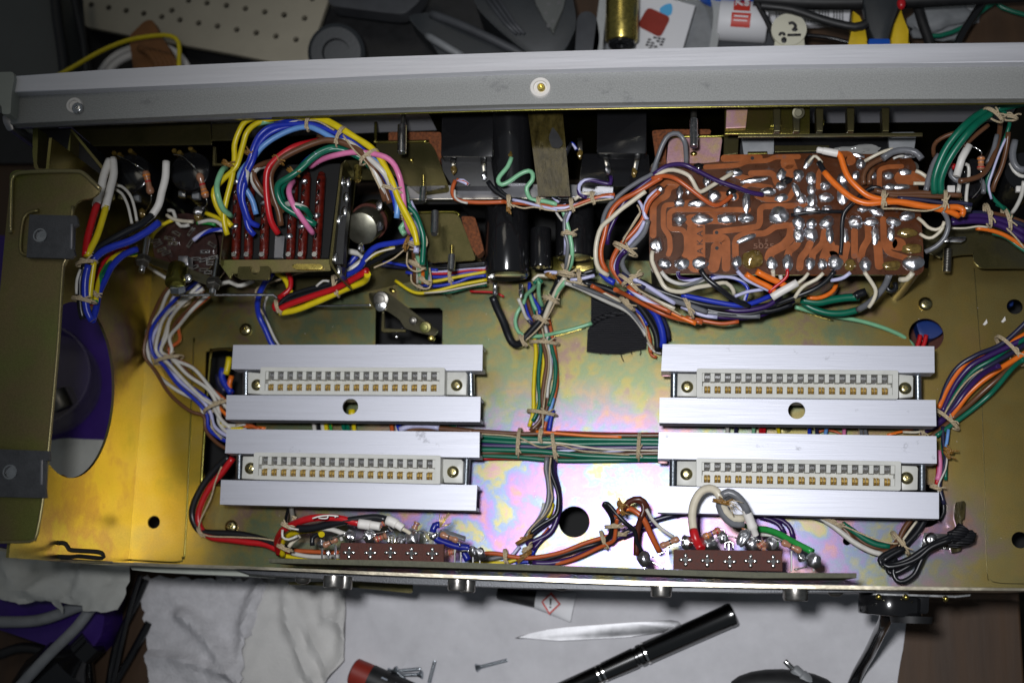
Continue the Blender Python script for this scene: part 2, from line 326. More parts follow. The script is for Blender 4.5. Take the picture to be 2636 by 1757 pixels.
def settle():
    """put every thing's Empty at the base of what it carries"""
    bpy.context.view_layer.update()
    for r in ROOTS:
        pts = []
        for c in r.children_recursive:
            if c.type == 'MESH': pts += [c.matrix_world @ Vector(q) for q in c.bound_box]
        if not pts: continue
        lo = Vector([min(p[i] for p in pts) for i in range(3)]); hi = Vector([max(p[i] for p in pts) for i in range(3)])
        b = Vector(((lo.x+hi.x)/2, (lo.y+hi.y)/2, lo.z)); r.location = b
        for c in r.children: c.location -= b
def poly(v, pts, z): return [av(v, pts[i], pts[i+1], z) for i in range(0, len(pts), 2)]
def rpoly(pts, r, n=4):
    """round the corners of an outline"""
    out = []; N_ = len(pts)
    for i in range(N_):
        p = pts[i]; a = (pts[i-1]-p); b = (pts[(i+1)%N_]-p); k = min(r, a.length*.45, b.length*.45); a = p+a.normalized()*k; b = p+b.normalized()*k
        for j in range(n+1): t = j/n; out.append(a*(1-t)**2+p*2*t*(1-t)+b*t*t)
    return out
def strip3(v, pts, z):
    """points with z scalar, list, or function"""
    n = len(pts)//2; out = []
    for i in range(n):
        zz = z if not isinstance(z, (list, tuple)) else (z[0] if len(z) == 1 else z[min(int(i/(n-1)*(len(z)-1)), len(z)-2)]*(1-(i/(n-1)*(len(z)-1)-min(int(i/(n-1)*(len(z)-1)), len(z)-2)))+z[min(int(i/(n-1)*(len(z)-1)), len(z)-2)+1]*(i/(n-1)*(len(z)-1)-min(int(i/(n-1)*(len(z)-1)), len(z)-2)))
        out.append(av(v, pts[2*i], pts[2*i+1], zz))
    return out
WS = dict(Z=.6,I=.66,H=.72,G=.74,O=.80,L=.76,S=.72,T=.74,M=.62,R=.68,E=.86,X=.8)
def wire(v, pts, z, col, r=.75, parent=None, name='wire', label=None, cat=None, seg=8, group=None):
    if r > .55: r = r*WS.get(v, 1)*(1.62 if v == 'F' and r < .9 else 1.15 if v == 'F' else 1)
    bm = new(); tube(bm, spline(strip3(v, pts, z)), r, seg)
    o = obj(name, bm, 'wire_'+col if 'wire_'+col in MAT else col, parent)
    if parent is None: tag(o, label, cat or 'wire', group)
    elif label: o['label'] = label
    return o
def tie(v, x, y, z, ang, hw, parent, r=.42, knot=True, m='twine', turns=1.6, hz=None):
    """waxed lacing twine wound round a bundle; ang = direction across the bundle on the photo (deg), hw = half width mm"""
    hw = hw*{'Z':.72,'I':.78,'H':.85,'G':.85,'S':.8,'M':.75,'R':.8}.get(v, 1); c = av(v, x, y, z); a = math.radians(-ang); u = Vector((math.cos(a), math.sin(a), 0)); d = Vector((-u.y, u.x, 0)); hz = hz or hw*.75; P_ = []; k = int(22*turns)
    for i in range(k+1):
        t = 2*math.pi*i/22+.6; P_.append(c+u*(hw*math.cos(t))+Vector((0,0,hz*math.sin(t)))+d*((i/k-.5)*r*3.0*turns*.6))
    bm = new(); tube(bm, P_, r, 6)
    if knot:
        ell(bm, c+u*hw*.35+Vector((0,0,hz+.1)), r*2.0, r*1.5, r*1.3, 8, wob=.3)
        for s in (-1, 1):
            p0 = c+u*hw*.35+Vector((0,0,hz)); tube(bm, spline([p0, p0+u*s*1.4+d*.8+Vector((0,0,.8)), p0+u*s*2.6+d*(1.6*random.uniform(.3,1.2))+Vector((0,0,.3))], .5), r*.8, 5)
    return obj('lacing_tie', bm, m, parent, True)
def loom(name, label, v, z, wires, ties=(), r=.75, cat='wire loom', group=None, lace=None):
    t = thing(name, label, cat, group)
    for wd in wires:
        col, pts = wd[0], wd[1]; zz = wd[2] if len(wd) > 2 and wd[2] is not None else z; rr = wd[3] if len(wd) > 3 else r
        wire(v, pts, zz, col, rr, t, label=CN.get(col, col)+' wire')
    for tt in ties:
        x, y, ang, hw = tt[:4]; zt = tt[4] if len(tt) > 4 else (z if not isinstance(z, (list, tuple)) else z[len(z)//2]); tie(v, x, y, zt, ang, hw, t, m=tt[5] if len(tt) > 5 else 'twine')
    if lace:
        for vv, pts, zz in lace:
            bm = new(); tube(bm, spline(strip3(vv, pts, zz), 1.2), .38, 6); obj('lacing_twine', bm, 'twine', t)
    return t
def bundle(v, path, z, cols, spread, r=.75, twist=.15, seed=1, zsp=None):
    """parallel wires along one traced centre line; returns wire rows for loom()"""
    rnd = random.Random(seed); n = len(cols); s = V[v][2]; P2 = [Vector((path[i], path[i+1])) for i in range(0, len(path), 2)]; rows = []
    zl = z if isinstance(z, (list, tuple)) else [z]*len(P2)
    for k, c in enumerate(cols):
        off = (k-(n-1)/2)*spread/max(1, n-1) if n > 1 else 0; pts = []; zz = []; lay = (k % 2)*r*1.5
        for i, p in enumerate(P2):
            t = P2[min(i+1, len(P2)-1)]-P2[max(i-1, 0)]; nn = Vector((-t.y, t.x)).normalized()
            o_ = off*(1+twist*(rnd.random()-.5))+twist*spread*.35*(rnd.random()-.5)
            q = p+nn*(o_/(s*.165)); pts += [q.x, q.y]; zz.append((zl[i] if i < len(zl) else zl[-1])+lay+rnd.uniform(-.3,.3))
        rows.append((c, pts, zz, r))
    return rows
def text(s, size, loc, rot, m, parent, name='lettering', ext=.05, font_scale=(1,1)):
    cu = bpy.data.curves.new('lettering', 'FONT'); cu.body = s; cu.size = size*.001; cu.extrude = ext*.001; cu.align_x = 'CENTER'; cu.align_y = 'CENTER'
    to = bpy.data.objects.new('tmp', cu); C.objects.link(to); dg = bpy.context.evaluated_depsgraph_get(); me = bpy.data.meshes.new_from_object(to.evaluated_get(dg)); bpy.data.objects.remove(to)
    o = bpy.data.objects.new(name, me); C.objects.link(o); me.name = name; me.materials.clear(); me.materials.append(MAT[m])
    o.location = (loc-(WPOS[parent.name] if parent else Vector((0,0,0))))*.001; o.rotation_euler = rot; o.scale = (*font_scale, 1); o.parent = parent; WPOS[o.name] = loc; return o
def screw(v, x, y, z, r, parent, m='steel', name='screw', dome=.55):
    """cross-head screw: domed head with a cut cross"""
    c = av(v, x, y, z); bm = new(); n = 24
    prof = [(r*1.0, 0), (r*1.0, r*.12), (r*.9, r*dome*.55), (r*.7, r*dome*.8), (r*.45, r*dome*.95)]
    rings = [[bm.verts.new(c+Vector((rr*math.cos(2*math.pi*k/n), rr*math.sin(2*math.pi*k/n), h))) for k in range(n)] for rr, h in prof]
    inner = []
    for k in range(n):
        a = 2*math.pi*k/n; arm = abs(math.cos(2*a))**3; rr = r*(.12+.30*arm); inner.append(bm.verts.new(c+Vector((rr*math.cos(a), rr*math.sin(a), r*dome*.95))))
    deep = [bm.verts.new(Vector((c.x+(q.co.x-c.x)*.75, c.y+(q.co.y-c.y)*.75, c.z+r*dome*.30))) for q in inner]
    rings += [inner, deep]
    for a, b in zip(rings, rings[1:]):
        for k in range(n): bm.faces.new((a[k], a[(k+1)%n], b[(k+1)%n], b[k]))
    bm.faces.new(deep); bm.faces.new(rings[0][::-1])
    return obj(name, bm, m, parent, True)
def resistor(p0, p1, r, bands, parent=None, label=None, lead0=None, lead1=None):
    t = parent or thing('resistor', label, 'resistor', 'small banded resistors'); d = p1-p0; L_ = d.length; bm = new()
    lathe(bm, p0, d, [(0,.15*r),(L_*.02,.7*r),(L_*.10,1.0*r),(L_*.24,1.0*r),(L_*.32,.76*r),(L_*.68,.76*r),(L_*.76,1.0*r),(L_*.90,1.0*r),(L_*.98,.7*r),(L_,.15*r)], 16)
    nm = 'resistor_body' if not parent else 'resistor'
    b = obj(nm, bm, 'res_tan', t, True)
    for f, m in bands:
        bm = new(); rr = (1.03 if (f < .26 or f > .74) else .80)*r; lathe(bm, p0+d*(f-.035), d, [(0,rr*.99),(.01,rr),(L_*.07-.01,rr),(L_*.07,rr*.99)], 16); obj('colour_band', bm, m, b if parent else t, True)
    for L0 in (lead0, lead1):
        if L0: bm = new(); tube(bm, spline(L0, .8), .28, 6); obj('lead', bm, 'bright', b if parent else t)
    return t
# ================= SETTING: table, floor, walls =================
def inside(p, pg):
    c = False; n = len(pg)
    for i in range(n):
        a, b = pg[i], pg[i-1]
        if (a.y > p.y) != (b.y > p.y) and p.x < (b.x-a.x)*(p.y-a.y)/(b.y-a.y)+a.x: c = not c
    return c
def segd(p, a, b):
    ab = b-a; t = max(0, min(1, (p-a).dot(ab)/max(1e-9, ab.length_squared))); return (p-a-ab*t).length
def sheet(v, outline, z, amp, nscale, folds=(), step=3.0, thick=.6, rag=0, name='cloth', m='cloth', parent=None, drop=None, seed=0):
    """woven or paper sheet: outline traced, laid on the table, creased by folds [(pts, height, width)]"""
    pg = [Vector((q.x, q.y)) for q in poly(v, outline, z)]; dense = []
    for i in range(len(pg)):
        a, b = pg[i], pg[(i+1)%len(pg)]; n = max(1, int((b-a).length/step))
        for k in range(n):
            q = a+(b-a)*(k/n)
            if rag: nn = Vector((-(b-a).y, (b-a).x)).normalized(); q = q+nn*rag*(noise.noise(Vector((q.x*.35, q.y*.35, seed)))+.5*noise.noise(Vector((q.x*1.4, q.y*1.4, seed))))
            dense.append(q)
    xs = [q.x for q in dense]; ys = [q.y for q in dense]; pts = list(dense); y = min(ys)+step*.5; r = 0
    while y < max(ys):
        x = min(xs)+step*.5*(1+(r%2))
        while x < max(xs):
            q = Vector((x, y))
            if inside(q, dense) : pts.append(q)
            x += step
        y += step*.87; r += 1
    ed = [(i, (i+1)%len(dense)) for i in range(len(dense))]
    vs, es, fs, *_ = geometry.delaunay_2d_cdt(pts, ed, [], 0, 1e-4); fs = [f for f in fs if inside(sum((vs[i] for i in f), Vector((0,0)))/len(f), dense)]
    fl = [([Vector((q.x, q.y)) for q in poly(v, f[0], z)], f[1], f[2]) for f in folds]
    def hz(q):
        h = amp*(noise.fractal(Vector((q.x*nscale, q.y*nscale, seed+z*.1)), .6, 2.1, 4)+.35)
        for fp, hh, wd in fl:
            d = min(segd(q, fp[i], fp[i+1]) for i in range(len(fp)-1)); h += hh*math.exp(-(d/wd)**2)
        return max(0, h)
    bm = new(); top = []; bot = []
    for q in vs:
        h = hz(q); top.append(bm.verts.new((q.x, q.y, z+h+thick))); bot.append(bm.verts.new((q.x, q.y, z+h)))
    ec = {}
    for f in fs:
        try: bm.faces.new([top[i] for i in f]); bm.faces.new([bot[i] for i in f[::-1]])
        except ValueError: continue
        for i in range(len(f)):
            e = (f[i], f[(i+1)%len(f)]); ec[tuple(sorted(e))] = ec.get(tuple(sorted(e)), []) + [e]
    for e in ec.values():
        if len(e) == 1: a, b = e[0]; bm.faces.new((top[b], top[a], bot[a], bot[b]))
    return obj(name, bm, m, parent, True)
TZ = -50
bm = new(); prism(bm, [Vector((-900,-500,TZ-1)), Vector((155,-500,TZ-1)), Vector((155,900,TZ-1)), Vector((-900,900,TZ-1))], 30, 1); struct('table', bm, 'wood')
bm = new(); prism(bm, [Vector((-3000,-3000,-760)), Vector((3000,-3000,-760)), Vector((3000,3000,-760)), Vector((-3000,3000,-760))], 10); struct('floor', bm, 'carpet')
bm = new(); prism(bm, [Vector((168,-600,-200)), Vector((420,-600,-200)), Vector((420,60,-200)), Vector((168,60,-200))], 20, 2); o = single('carpet_offcut', bm, 'carpet', 'dark speckled rough board lying beyond the right table edge', 'board', smooth=False)
# white sheets under the tools
tag(sheet('N', [560,1440,2345,1440,2331,1608,2299,1830,540,1830], TZ, 1.2, .02, step=5, folds=[([1000,1760,1060,1690,1180,1668,1290,1690,1330,1760],2.2,2.5),([910,1480,960,1560,1000,1640],2,4),([1500,1450,1700,1600,1800,1800],.8,20)], name='work_sheet', m='paper', rag=.5), 'large creased off-white paper sheet under the tweezers and screws', 'paper sheet')
tag(sheet('R', [300,660,900,660,930,1000,920,1380,800,1520,700,1640,20,1640,20,1000], TZ+1.4, 3.0, .03, step=2.2, folds=[([455,740,450,980,500,1200,600,1450,700,1580],4.5,3),([500,740,540,1000,650,1200,800,1480],4,3),([740,790,760,1020,900,1120],3.5,3),([880,780,910,1100,920,1350,800,1520],4.5,3.4),([760,1040,640,1300],2,3),([330,800,180,1100,100,1500],5,6)], name='cotton_cloth', m='cloth', seed=3), 'folded white cotton cloth with stitched seams on the work sheet', 'cloth')
tag(sheet('Q', [1170,720,2120,735,2190,760,2080,1060,2010,1250,1990,1560,1980,1640,1210,1640,1195,1300,1180,1000,1130,860], TZ+3, 3.5, .035, step=2.2, rag=2.0, folds=[([1500,1020,1700,1200,1880,1450],7,4),([2100,800,2000,1100,1960,1560],7,4),([1200,1360,1500,1370,1900,1500],4,2.4)], name='towel', m='towel', seed=5), 'fluffy white towel with frayed edge left of the folded cloth', 'towel')
tag(sheet('Q', [-40,480,1060,560,1050,700,1040,800,990,960,900,1000,700,980,640,940,545,915,520,1000,440,920,400,905,200,930,40,890,-60,700], TZ+42, 5, .04, step=2.0, rag=1.2, folds=[([100,620,160,780,330,850],4,4),([720,650,640,820,560,900],5,4),([480,740,300,820],3,4)], name='tissue', m='tissue', seed=8, thick=.4), 'crumpled white paper tissue below the left chassis corner', 'tissue')
# through the round side hole and on the table left
t = thing('storage_box', 'dark purple plastic box showing through the round chassis hole', 'box')
bm = new(); prism(bm, rpoly(poly('N', [-60,600,360,640,330,1100,262,1640,215,1690,180,1680,-60,1600], TZ+22), 8), 20, .8); obj('box_body', bm, 'purple', t, True)
t = thing('magnifier', 'clear glass tube with grey rim seen inside the round side hole', 'glass tube')
c = at(185, 990, TZ+30)
bm = new()
for r0, r1 in ((30,28),): lathe(bm, c-Vector((12,0,0)), Vector((.25,.05,1)), [(0,25),(22,25),(24,24.4),(24,23.4),(2,23.4),(0,23.6)], 40)
obj('tube_wall', bm, 'tube_dark', t, True)
bm = new(); cyl(bm, at(150,1010,TZ+24), at(170,1060,TZ+24), 7, bev=1); obj('tube_core', bm, 'dark_steel', t, True)
tag(sheet('N', [90,1140,180,1128,290,1135,285,1260,120,1260], TZ+24, 2.5, .05, step=2.5, name='paper_wad', m='tissue', seed=2), 'piece of white paper lying in the bottom of the round side hole', 'paper')
def cable(pts, v, z, r, m, label, name='cable', seg=10):
    bm = new(); tube(bm, spline(strip3(v, pts, z), 4), r*(.6 if r > 1.5 else .85), seg); return single(name, bm, m, label, 'cable')
cable([-30,1600,100,1595,200,1560,260,1540,200,1500], 'N', TZ+30, 4.5, 'grey_plastic', 'thick grey hose curling under the crumpled tissue')
cable([250,1540,200,1610,120,1690,20,1800], 'N', TZ+36, 4.2, 'grey_plastic', 'straight light grey cable crossing the purple box')
cable([375,1490,345,1560,300,1660,275,1800], 'N', TZ+8, 3.2, 'black_plastic', 'black cable beside the towel, thickest of the pair at its edge')
cable([385,1600,330,1700,270,1800], 'N', TZ+5, 3.4, 'black_plastic', 'black cable running into the lower left below the towel')
cable([268,1560,262,1640,235,1690,150,1745,100,1800], 'N', TZ+4, 1.6, 'black_plastic', 'thin black cable curling round the purple box corner')
cable([-20,1690,60,1665,130,1680,210,1720], 'N', TZ+10, 4, 'black_matt', 'fat black cable loop in the lower left corner')
cable([360,1480,330,1580,290,1760], 'N', TZ+14, 1.3, 'black_plastic', 'thinnest black cable left of the towel')
t = thing('bottle', 'dark glossy bottle lying in the lower left corner', 'bottle'); bm = new(); lathe(bm, at(90,1800,TZ+18), at(200,1690,TZ+18)-at(90,1800,TZ+18), [(0,14),(10,16),(24,14),(30,7),(38,7)], 22); obj('bottle_body', bm, 'black_plastic', t, True)
# glue tube
t = thing('glue_tube', 'small white glue tube with black cap and red hazard diamond', 'tube')
z = TZ+5; bm = new(); A_ = av('S',90,880,z+1); B_ = av('S',385,925,z+1); lathe(bm, A_, B_-A_, [(0,2.2),(.6,2.7),(8,3.2),((B_-A_).length,3.9)], 20)
obj('cap', bm, 'black_matt', t, True)
P0 = av('S',380,925,z); P1 = av('S',672,990,z); d = (P1-P0); u = Vector((-d.y, d.x, 0)).normalized(); bm = new(); rg = []
for k in range(7):
    f = k/6; c = P0+d*f; ww = 4+f*2.7; hh = 3.9*(1-f)**1.3+.3; rg.append([bm.verts.new(c+u*ww*math.cos(a)+Vector((0,0,hh*math.sin(a)))) for a in [2*math.pi*j/20 for j in range(20)]])
for a, b in zip(rg, rg[1:]):
    for k in range(20): bm.faces.new((a[k], a[(k+1)%20], b[(k+1)%20], b[k]))
bm.faces.new(rg[0]); bm.faces.new(rg[-1]); tb = obj('tube_body', bm, 'label_white', t, True)
def flat(v, pts, z, h, m, name, parent, hole=None):
    bm = new()
    if hole: plate(bm, poly(v, pts, z), [poly(v, hole, z)], h)
    else: prism(bm, poly(v, pts, z), h)
    return obj(name, bm, m, parent)
zz = TZ+8.2; flat('S', [503,873,576,963,487,1046,425,945], zz, .3, 'label_red', 'hazard_diamond', t)
flat('S', [500,893,558,962,490,1026,441,945], zz+.25, .3, 'label_white', 'hazard_diamond', t)
flat('S', [489,918,509,922,502,972,491,970], zz+.5, .3, 'print_black', 'exclamation_mark', t); flat('S', [488,980,504,982,503,994,487,992], zz+.5, .3, 'print_black', 'exclamation_mark', t)
# tweezers
t = thing('tweezers', 'worn silver tweezers with pointed tip lying on the sheet', 'tweezers')
for k, dz in enumerate((3.0, 5.2)):
    bm = new(); prism(bm, poly('S', [222,1222+k*2,330,1190,480,1158,620,1140,1100,1105,1420,1085,1478,1095,1497,1120,1420,1170,1100,1215,560,1244,480,1238,320,1224], TZ+dz), .9, .25); obj('arm', bm, 'worn_steel', t, True)
# pen light
t = thing('metal_pen', 'polished dark metal pen lying diagonally on the sheet', 'pen')
A_ = av('S',1905,1035,TZ+9); B_ = av('S',640,1600,TZ+7); d = (B_-A_).normalized(); LL = (B_-A_).length+40; sc = .2
bm = new(); lathe(bm, A_, d, [(0,4.6),(.6,5.3),(3,5.4),(3.5,5.2),(44,5.0),(44.6,4.6)], 40); obj('barrel', bm, 'pen', t, True) if 'pen' in MAT else (mat('pen', (.13,.13,.13), .2, 1), obj('barrel', bm, 'pen', t, True))
bm = new(); lathe(bm, A_+d*44.6, d, [(0,4.4),(.5,4.9),(2.4,4.9),(2.8,4.3),(4,4.3),(4.4,4.7),(20,4.3),(20.5,3.8)], 40); obj('grip', bm, 'pen', t, True)
bm = new(); lathe(bm, A_+d*65.1, d, [(0,3.8),(.4,4.1),(30,3.8),(30.4,4.1),(32,4.1),(32.4,3.7),(LL-66,3.4)], 40); obj('shaft', bm, 'pen', t, True)
for h_ in (43.2, 64.2, 66.6): bm = new(); lathe(bm, A_+d*h_, d, [(0,5.15 if h_ < 50 else 4.35),(.9,5.2 if h_ < 50 else 4.4)], 36); obj('highlight_band', bm, 'bright', t, True)  # bright rings added as highlights along the pen
# small screws on the sheet
def loose(v, x0, y0, x1, y1, label, z=TZ+3.2, r=.95):
    t = thing('machine_screw', label, 'screw', 'loose zinc screws on the work sheet'); p0 = av(v, x0, y0, z); p1 = av(v, x1, y1, z); d = (p1-p0).normalized()
    bm = new(); lathe(bm, p0, d, [(0,1.1),(.2,1.8),(.7,2.0),(1.1,1.6),(2.6,.9)], 18); obj('head', bm, 'zincbolt', t, True)
    bm = new(); thread(bm, p0+d*2.2, p1, r, .8, 12); obj('shank', bm, 'zincbolt', t, True)
loose('a',1810,605,2230,500,'lone zinc screw lying nearest the tweezers tip'); loose('a',655,655,1090,615,'upper of two crossed zinc screws pointing right by the red tube'); loose('a',1120,690,700,695,'lower zinc screw with its head to the right, by the red tube')
loose('a',730,610,960,830,'zinc screw crossing over the two others near the red tube', TZ+7); loose('a',1180,880,1275,505,'upright zinc screw between the crossed ones and the lone one')
t = thing('marker_pen', 'red and black printed tube end at the lower sheet edge', 'tube')
A_ = av('a',190,640,TZ+7); B_ = av('a',900,960,TZ+7); d = B_-A_; bm = new(); lathe(bm, A_, d, [(0,5.2),(.8,6.3),(9,6.5)], 28); obj('red_band', bm, 'dark_red', t, True)
bm = new(); lathe(bm, A_+d.normalized()*9, d, [(0,6.6),(90,6.6)], 28); bdy = obj('tube_body', bm, 'black_matt', t, True)
ang = math.atan2(d.y, d.x)
mat('inkgrey', (.22,.25,.30), .5)
for i in range(4):
    for k in range(5):
        L0 = 3+k*7+(i*3)%5; e_ = d.normalized(); n_ = Vector((math.sin(ang), -math.cos(ang), 0)); q = A_+e_*(12+L0)+n_*(i*2.4-3.4)+Vector((0,0,math.sqrt(6.6**2-(i*2.4-3.4)**2)-.25)); bm = new()
        prism(bm, [q-n_*.4, q+e_*(3+(k*i)%3)-n_*.4, q+e_*(3+(k*i)%3)+n_*.4, q+n_*.4], -.4); obj('print_line', bm, 'inkgrey', bdy)
t = thing('probe', 'grey plastic plug with steel pin near the black power cord', 'plug')
A_ = av('T',262,1385,TZ+8); B_ = av('T',330,1450,TZ+8); bm = new(); cyl(bm, A_, B_, 1.2, bev=.3); obj('pin', bm, 'bright', t, True)
d = (B_-A_).normalized(); bm = new(); lathe(bm, B_, d, [(0,2),(.6,2.6),(4,2.7),(4.6,3.3),(46,4.0)], 24); obj('plug_body', bm, 'grey_plastic', t, True)
bm = new(); ell(bm, av('T',250,1620,TZ+6), 24, 9, 7, 20); single('rubber_foot', bm, 'black_matt', 'black rounded thing at the lower edge under the plug', 'rubber foot')
# ---------------- clutter behind the front panel ----------------
TB = -49
bm = new(); prism(bm, poly('N', [-60,-60,1100,-60,1500,60,1500,420,-60,420], TB+1), 1.5); single('black_mat', bm, 'black_matt', 'black sheet added to darken the table under the perforated board and grey case', 'dark sheet', smooth=False)  # black sheet added to darken the table beneath the clutter
t = thing('pegboard', 'cream perforated board lying behind the chassis, upper left', 'perforated board')
holes = []
for x0, y0, x1, y1, n in ((735,40,1790,220,0),):pass
hp = [(735,40),(877,62),(1018,87),(1160,110),(1305,137),(1452,162),(1603,187),(1755,212),(1910,240),(2067,265),(1387,85),(1522,5),(1670,25),(1827,45),(1980,70),(2137,97),(2291,120)]
hp = [vp('A',*q) for q in hp]+[vp('B',*q) for q in ((412,123),(577,148),(345,293),(507,320),(255,97),(187,265),(640,-10))]
ol = poly('N', [175,-40,860,-40,835,30,808,110,793,160,790,176,720,163,600,139,440,110,330,90,223,69,200,30,185,-20], TB+16)
bm = new(); plate(bm, ol, [circ(at(x,y,TB+16), 1.55, 14) for x, y in hp if y > -10], 3); obj('board', bm, 'pegboard', t)
bm = new()
for i in range(10):
    x, y = 255+i*48.5, 66+i*10.2
    if y < 150: cyl(bm, at(x,y,TB+14), at(x+2,y-6,TB+10), 1.6, seg=10)
obj('edge_pin', bm, 'black_matt', t, True)
bm = new(); prism(bm, rpoly(poly('N', [-60,-60,150,-60,150,60,165,230,-60,230], TB+34), 6), 30, 1); single('grey_case', bm, 'wallgrey', 'plain grey case standing in the upper left corner', 'case')
cable([140,-40,148,50,160,130,172,240], 'N', TB+38, 4.6, 'black_matt', 'thick black cable hanging down the grey case, left one')
cable([185,-40,198,30,215,110,228,240], 'N', TB+36, 3.2, 'black_matt', 'black cable beside the perforated board, right one')
cable([205,-40,212,60,226,150,240,240], 'N', TB+30, 1.5, 'black_matt', 'thin black cable touching the perforated board corner')
cable([140,200,190,172,260,132,330,104,400,92,440,93,460,110,461,150,460,210], 'N', TB+46, 1.9, 'wire_ye', 'yellow wire arching in front of the perforated board', seg=10)
t = thing('cable_coil', 'coil of white cable under the yellow arching wire', 'cable coil')
for k, rr in enumerate((26, 22)):
    bm = new(); c = at(370, 235, TB+14+k*5); tube(bm, [c+Vector((rr*math.cos(a), rr*math.sin(a), 1.5*math.sin(3*a))) for a in [2*math.pi*i/60 for i in range(61)]], 2.0, 10); obj('coil_turn', bm, 'sleeve', t)
t = thing('wooden_stick', 'brown wooden stick with wound cord behind the aluminium strip', 'stick')
bm = new(); prism(bm, rpoly(poly('N', [372,54,392,50,412,92,440,130,445,190,345,190,335,120,330,95], TB+30), 3), 6, .8); obj('stick_body', bm, 'brown_card', t, True)
bm = new()
for k in range(5): tube(bm, spline([at(360+k*16,125+k*4,TB+32), at(385+k*14,138+k*3,TB+37), at(405+k*12,170,TB+36), at(400+k*12,200,TB+32)], 2), 1.8, 8)
obj('cord', bm, 'brown_card', t)
t = thing('wheel', 'round black rubber foot between perforated board and dark stand', 'rubber foot')
c = at(872, 140, TB+20); bm = new(); lathe(bm, c, Vector((.1,-.35,1)), [(0,13),(2,14.4),(7,14.4),(8.5,12.5),(8.5,7),(5,6.5)], 36); obj('wheel_body', bm, 'charger', t, True)
# grey stand, charger, etc.
bm = new(); prism(bm, rpoly(poly('N', [805,-60,1110,-60,1080,5,1040,38,980,32,850,15,840,-10], TB+26), 4), 10, 1.2); single('grey_stand_top', bm, 'rubber_grey', 'dark grey lamp-stand arm at the upper edge', 'stand arm')
t = thing('desk_stand', 'charcoal plastic stand base with bright ridge behind the panel', 'stand')
bm = new(); prism(bm, rpoly(poly('N', [1045,40,1105,32,1130,42,1340,140,1360,190,1160,190,1110,110,1070,70], TB+30), 6), 16, 2.5); obj('base', bm, 'charger', t, True)
bm = new(); tube(bm, spline([at(1110,36,TB+31), at(1180,62,TB+33), at(1260,98,TB+33), at(1350,142,TB+31)], 3), 2.2, 10); obj('ridge', bm, 'rubber_grey', t)
bm = new(); tube(bm, spline([at(1100,92,TB+31), at(1130,110,TB+33), at(1190,145,TB+31)], 3), 2, 8); obj('ridge', bm, 'grey_plastic', t)
t = thing('battery_charger', 'dark grey box with triangular grey vent plate at the upper edge', 'charger')
bm = new(); prism(bm, rpoly(poly('N', [1205,-60,1460,-60,1480,20,1485,70,1450,140,1390,160,1310,100,1270,66,1225,20], TB+36), 5), 28, 2); obj('shell', bm, 'charger', t, True)
bm = new(); prism(bm, poly('N', [1358,-60,1468,-60,1450,20,1424,88,1400,50,1380,15], TB+38), 4, .8); obj('vent_plate', bm, 'wallgrey', t, True)
for x, y in ((1412,12),(1405,35),(1424,56),(1440,8),(1413,66)):
    bm = new(); cyl(bm, at(x,y,TB+37.5), at(x,y,TB+38.3), 1.1, seg=10); obj('vent_hole', bm, 'black_matt', t, True)
for k in range(3):
    bm = new(); tube(bm, [at(1232+k*16,-30,TB+37), at(1300+k*12,60,TB+37), at(1330+k*10,88,TB+37)], 1.0, 6); obj('groove_rib', bm, 'rubber_grey', t)
bm = new(); prism(bm, rpoly(poly('N', [1486,40,1510,26,1535,40,1545,100,1530,170,1478,170], TB+34), 5), 20, 2); single('rod_handle', bm, 'rubber_grey', 'rounded grey handle end beside the orange wood gap', 'handle')
# clear tray with things in it
t = thing('plastic_tray', 'translucent grey plastic tray holding a printed card', 'tray')
zt = TB+12; out_ = [1550,-60,1840,-60,1857,30,1852,90,1838,170,1520,170,1530,100]; inn = [1568,-50,1815,-50,1838,30,1832,90,1820,150,1550,150,1554,90]
bm = new(); prism(bm, rpoly(poly('N', out_, zt), 5), 1.5); obj('tray_floor', bm, 'grey_plastic', t)
bm = new(); plate(bm, rpoly(poly('N', out_, zt+22), 5), [rpoly(poly('N', inn, zt+22), 4)], 22); obj('tray_rim', bm, 'clearbox', t, True)
bm = new(); cyl(bm, at(1602,-40,zt+28), at(1600,108,zt+24), 7.8, bev=1); t = thing('brass_tube', 'shiny brass cylinder standing out at the upper edge', 'tube'); obj('tube_body', bm, 'brass', t, True)
bm = new(); lathe(bm, at(1600,107,zt+24), at(1600,116,zt+24)-at(1600,107,zt+24), [(0,6.5),(2,6.3),(2,3),(.5,2.5)], 24); obj('end_cap', bm, 'black_plastic', t, True)
t = thing('printed_card', 'white card with red square and blue drop in the tray', 'card'); zc = zt+10
bm = new(); prism(bm, poly('N', [1630,-30,1790,15,1755,135,1745,200,1600,200,1612,120,1635,60], zc), 1.2, .2); obj('card_body', bm, 'label_white', t)
bm = new(); prism(bm, rpoly(poly('N', [1668,18,1727,45,1700,97,1640,66], zc+.5), 2.5), .6); obj('red_square', bm, 'dark_red', t)
bm = new(); prism(bm, rpoly(poly('N', [1697,22,1712,12,1728,8,1732,24,1728,38,1718,42,1700,34], zc+.3), 1.5), .5); obj('blue_drop', bm, 'label_blue', t)
for r_ in range(5):
    for cc in range(4):
        if (r_*3+cc*5) % 4: x, y = 1672+cc*11-r_*3, 92+r_*7+cc*2; bm = new(); prism(bm, poly('N', [x,y,x+8,y+2,x+6,y+6,x-2,y+4], zc+.4), .3); obj('print_mark', bm, 'print_black', t)
bm = new(); ell(bm, at(1880,-18,TB+30), 16, 8, 8, 20); single('blue_ball', bm, 'blue_plastic', 'bright blue plastic cap cut by the upper edge', 'cap')
t = thing('glue_stick', 'white tube with red printed square behind the panel', 'tube')
A_ = at(1848,52,TB+30); B_ = at(1975,60,TB+30); bm = new(); cyl(bm, A_, B_, 9.6, bev=1, seg=32); gb = obj('tube_body', bm, 'label_white', t, True)
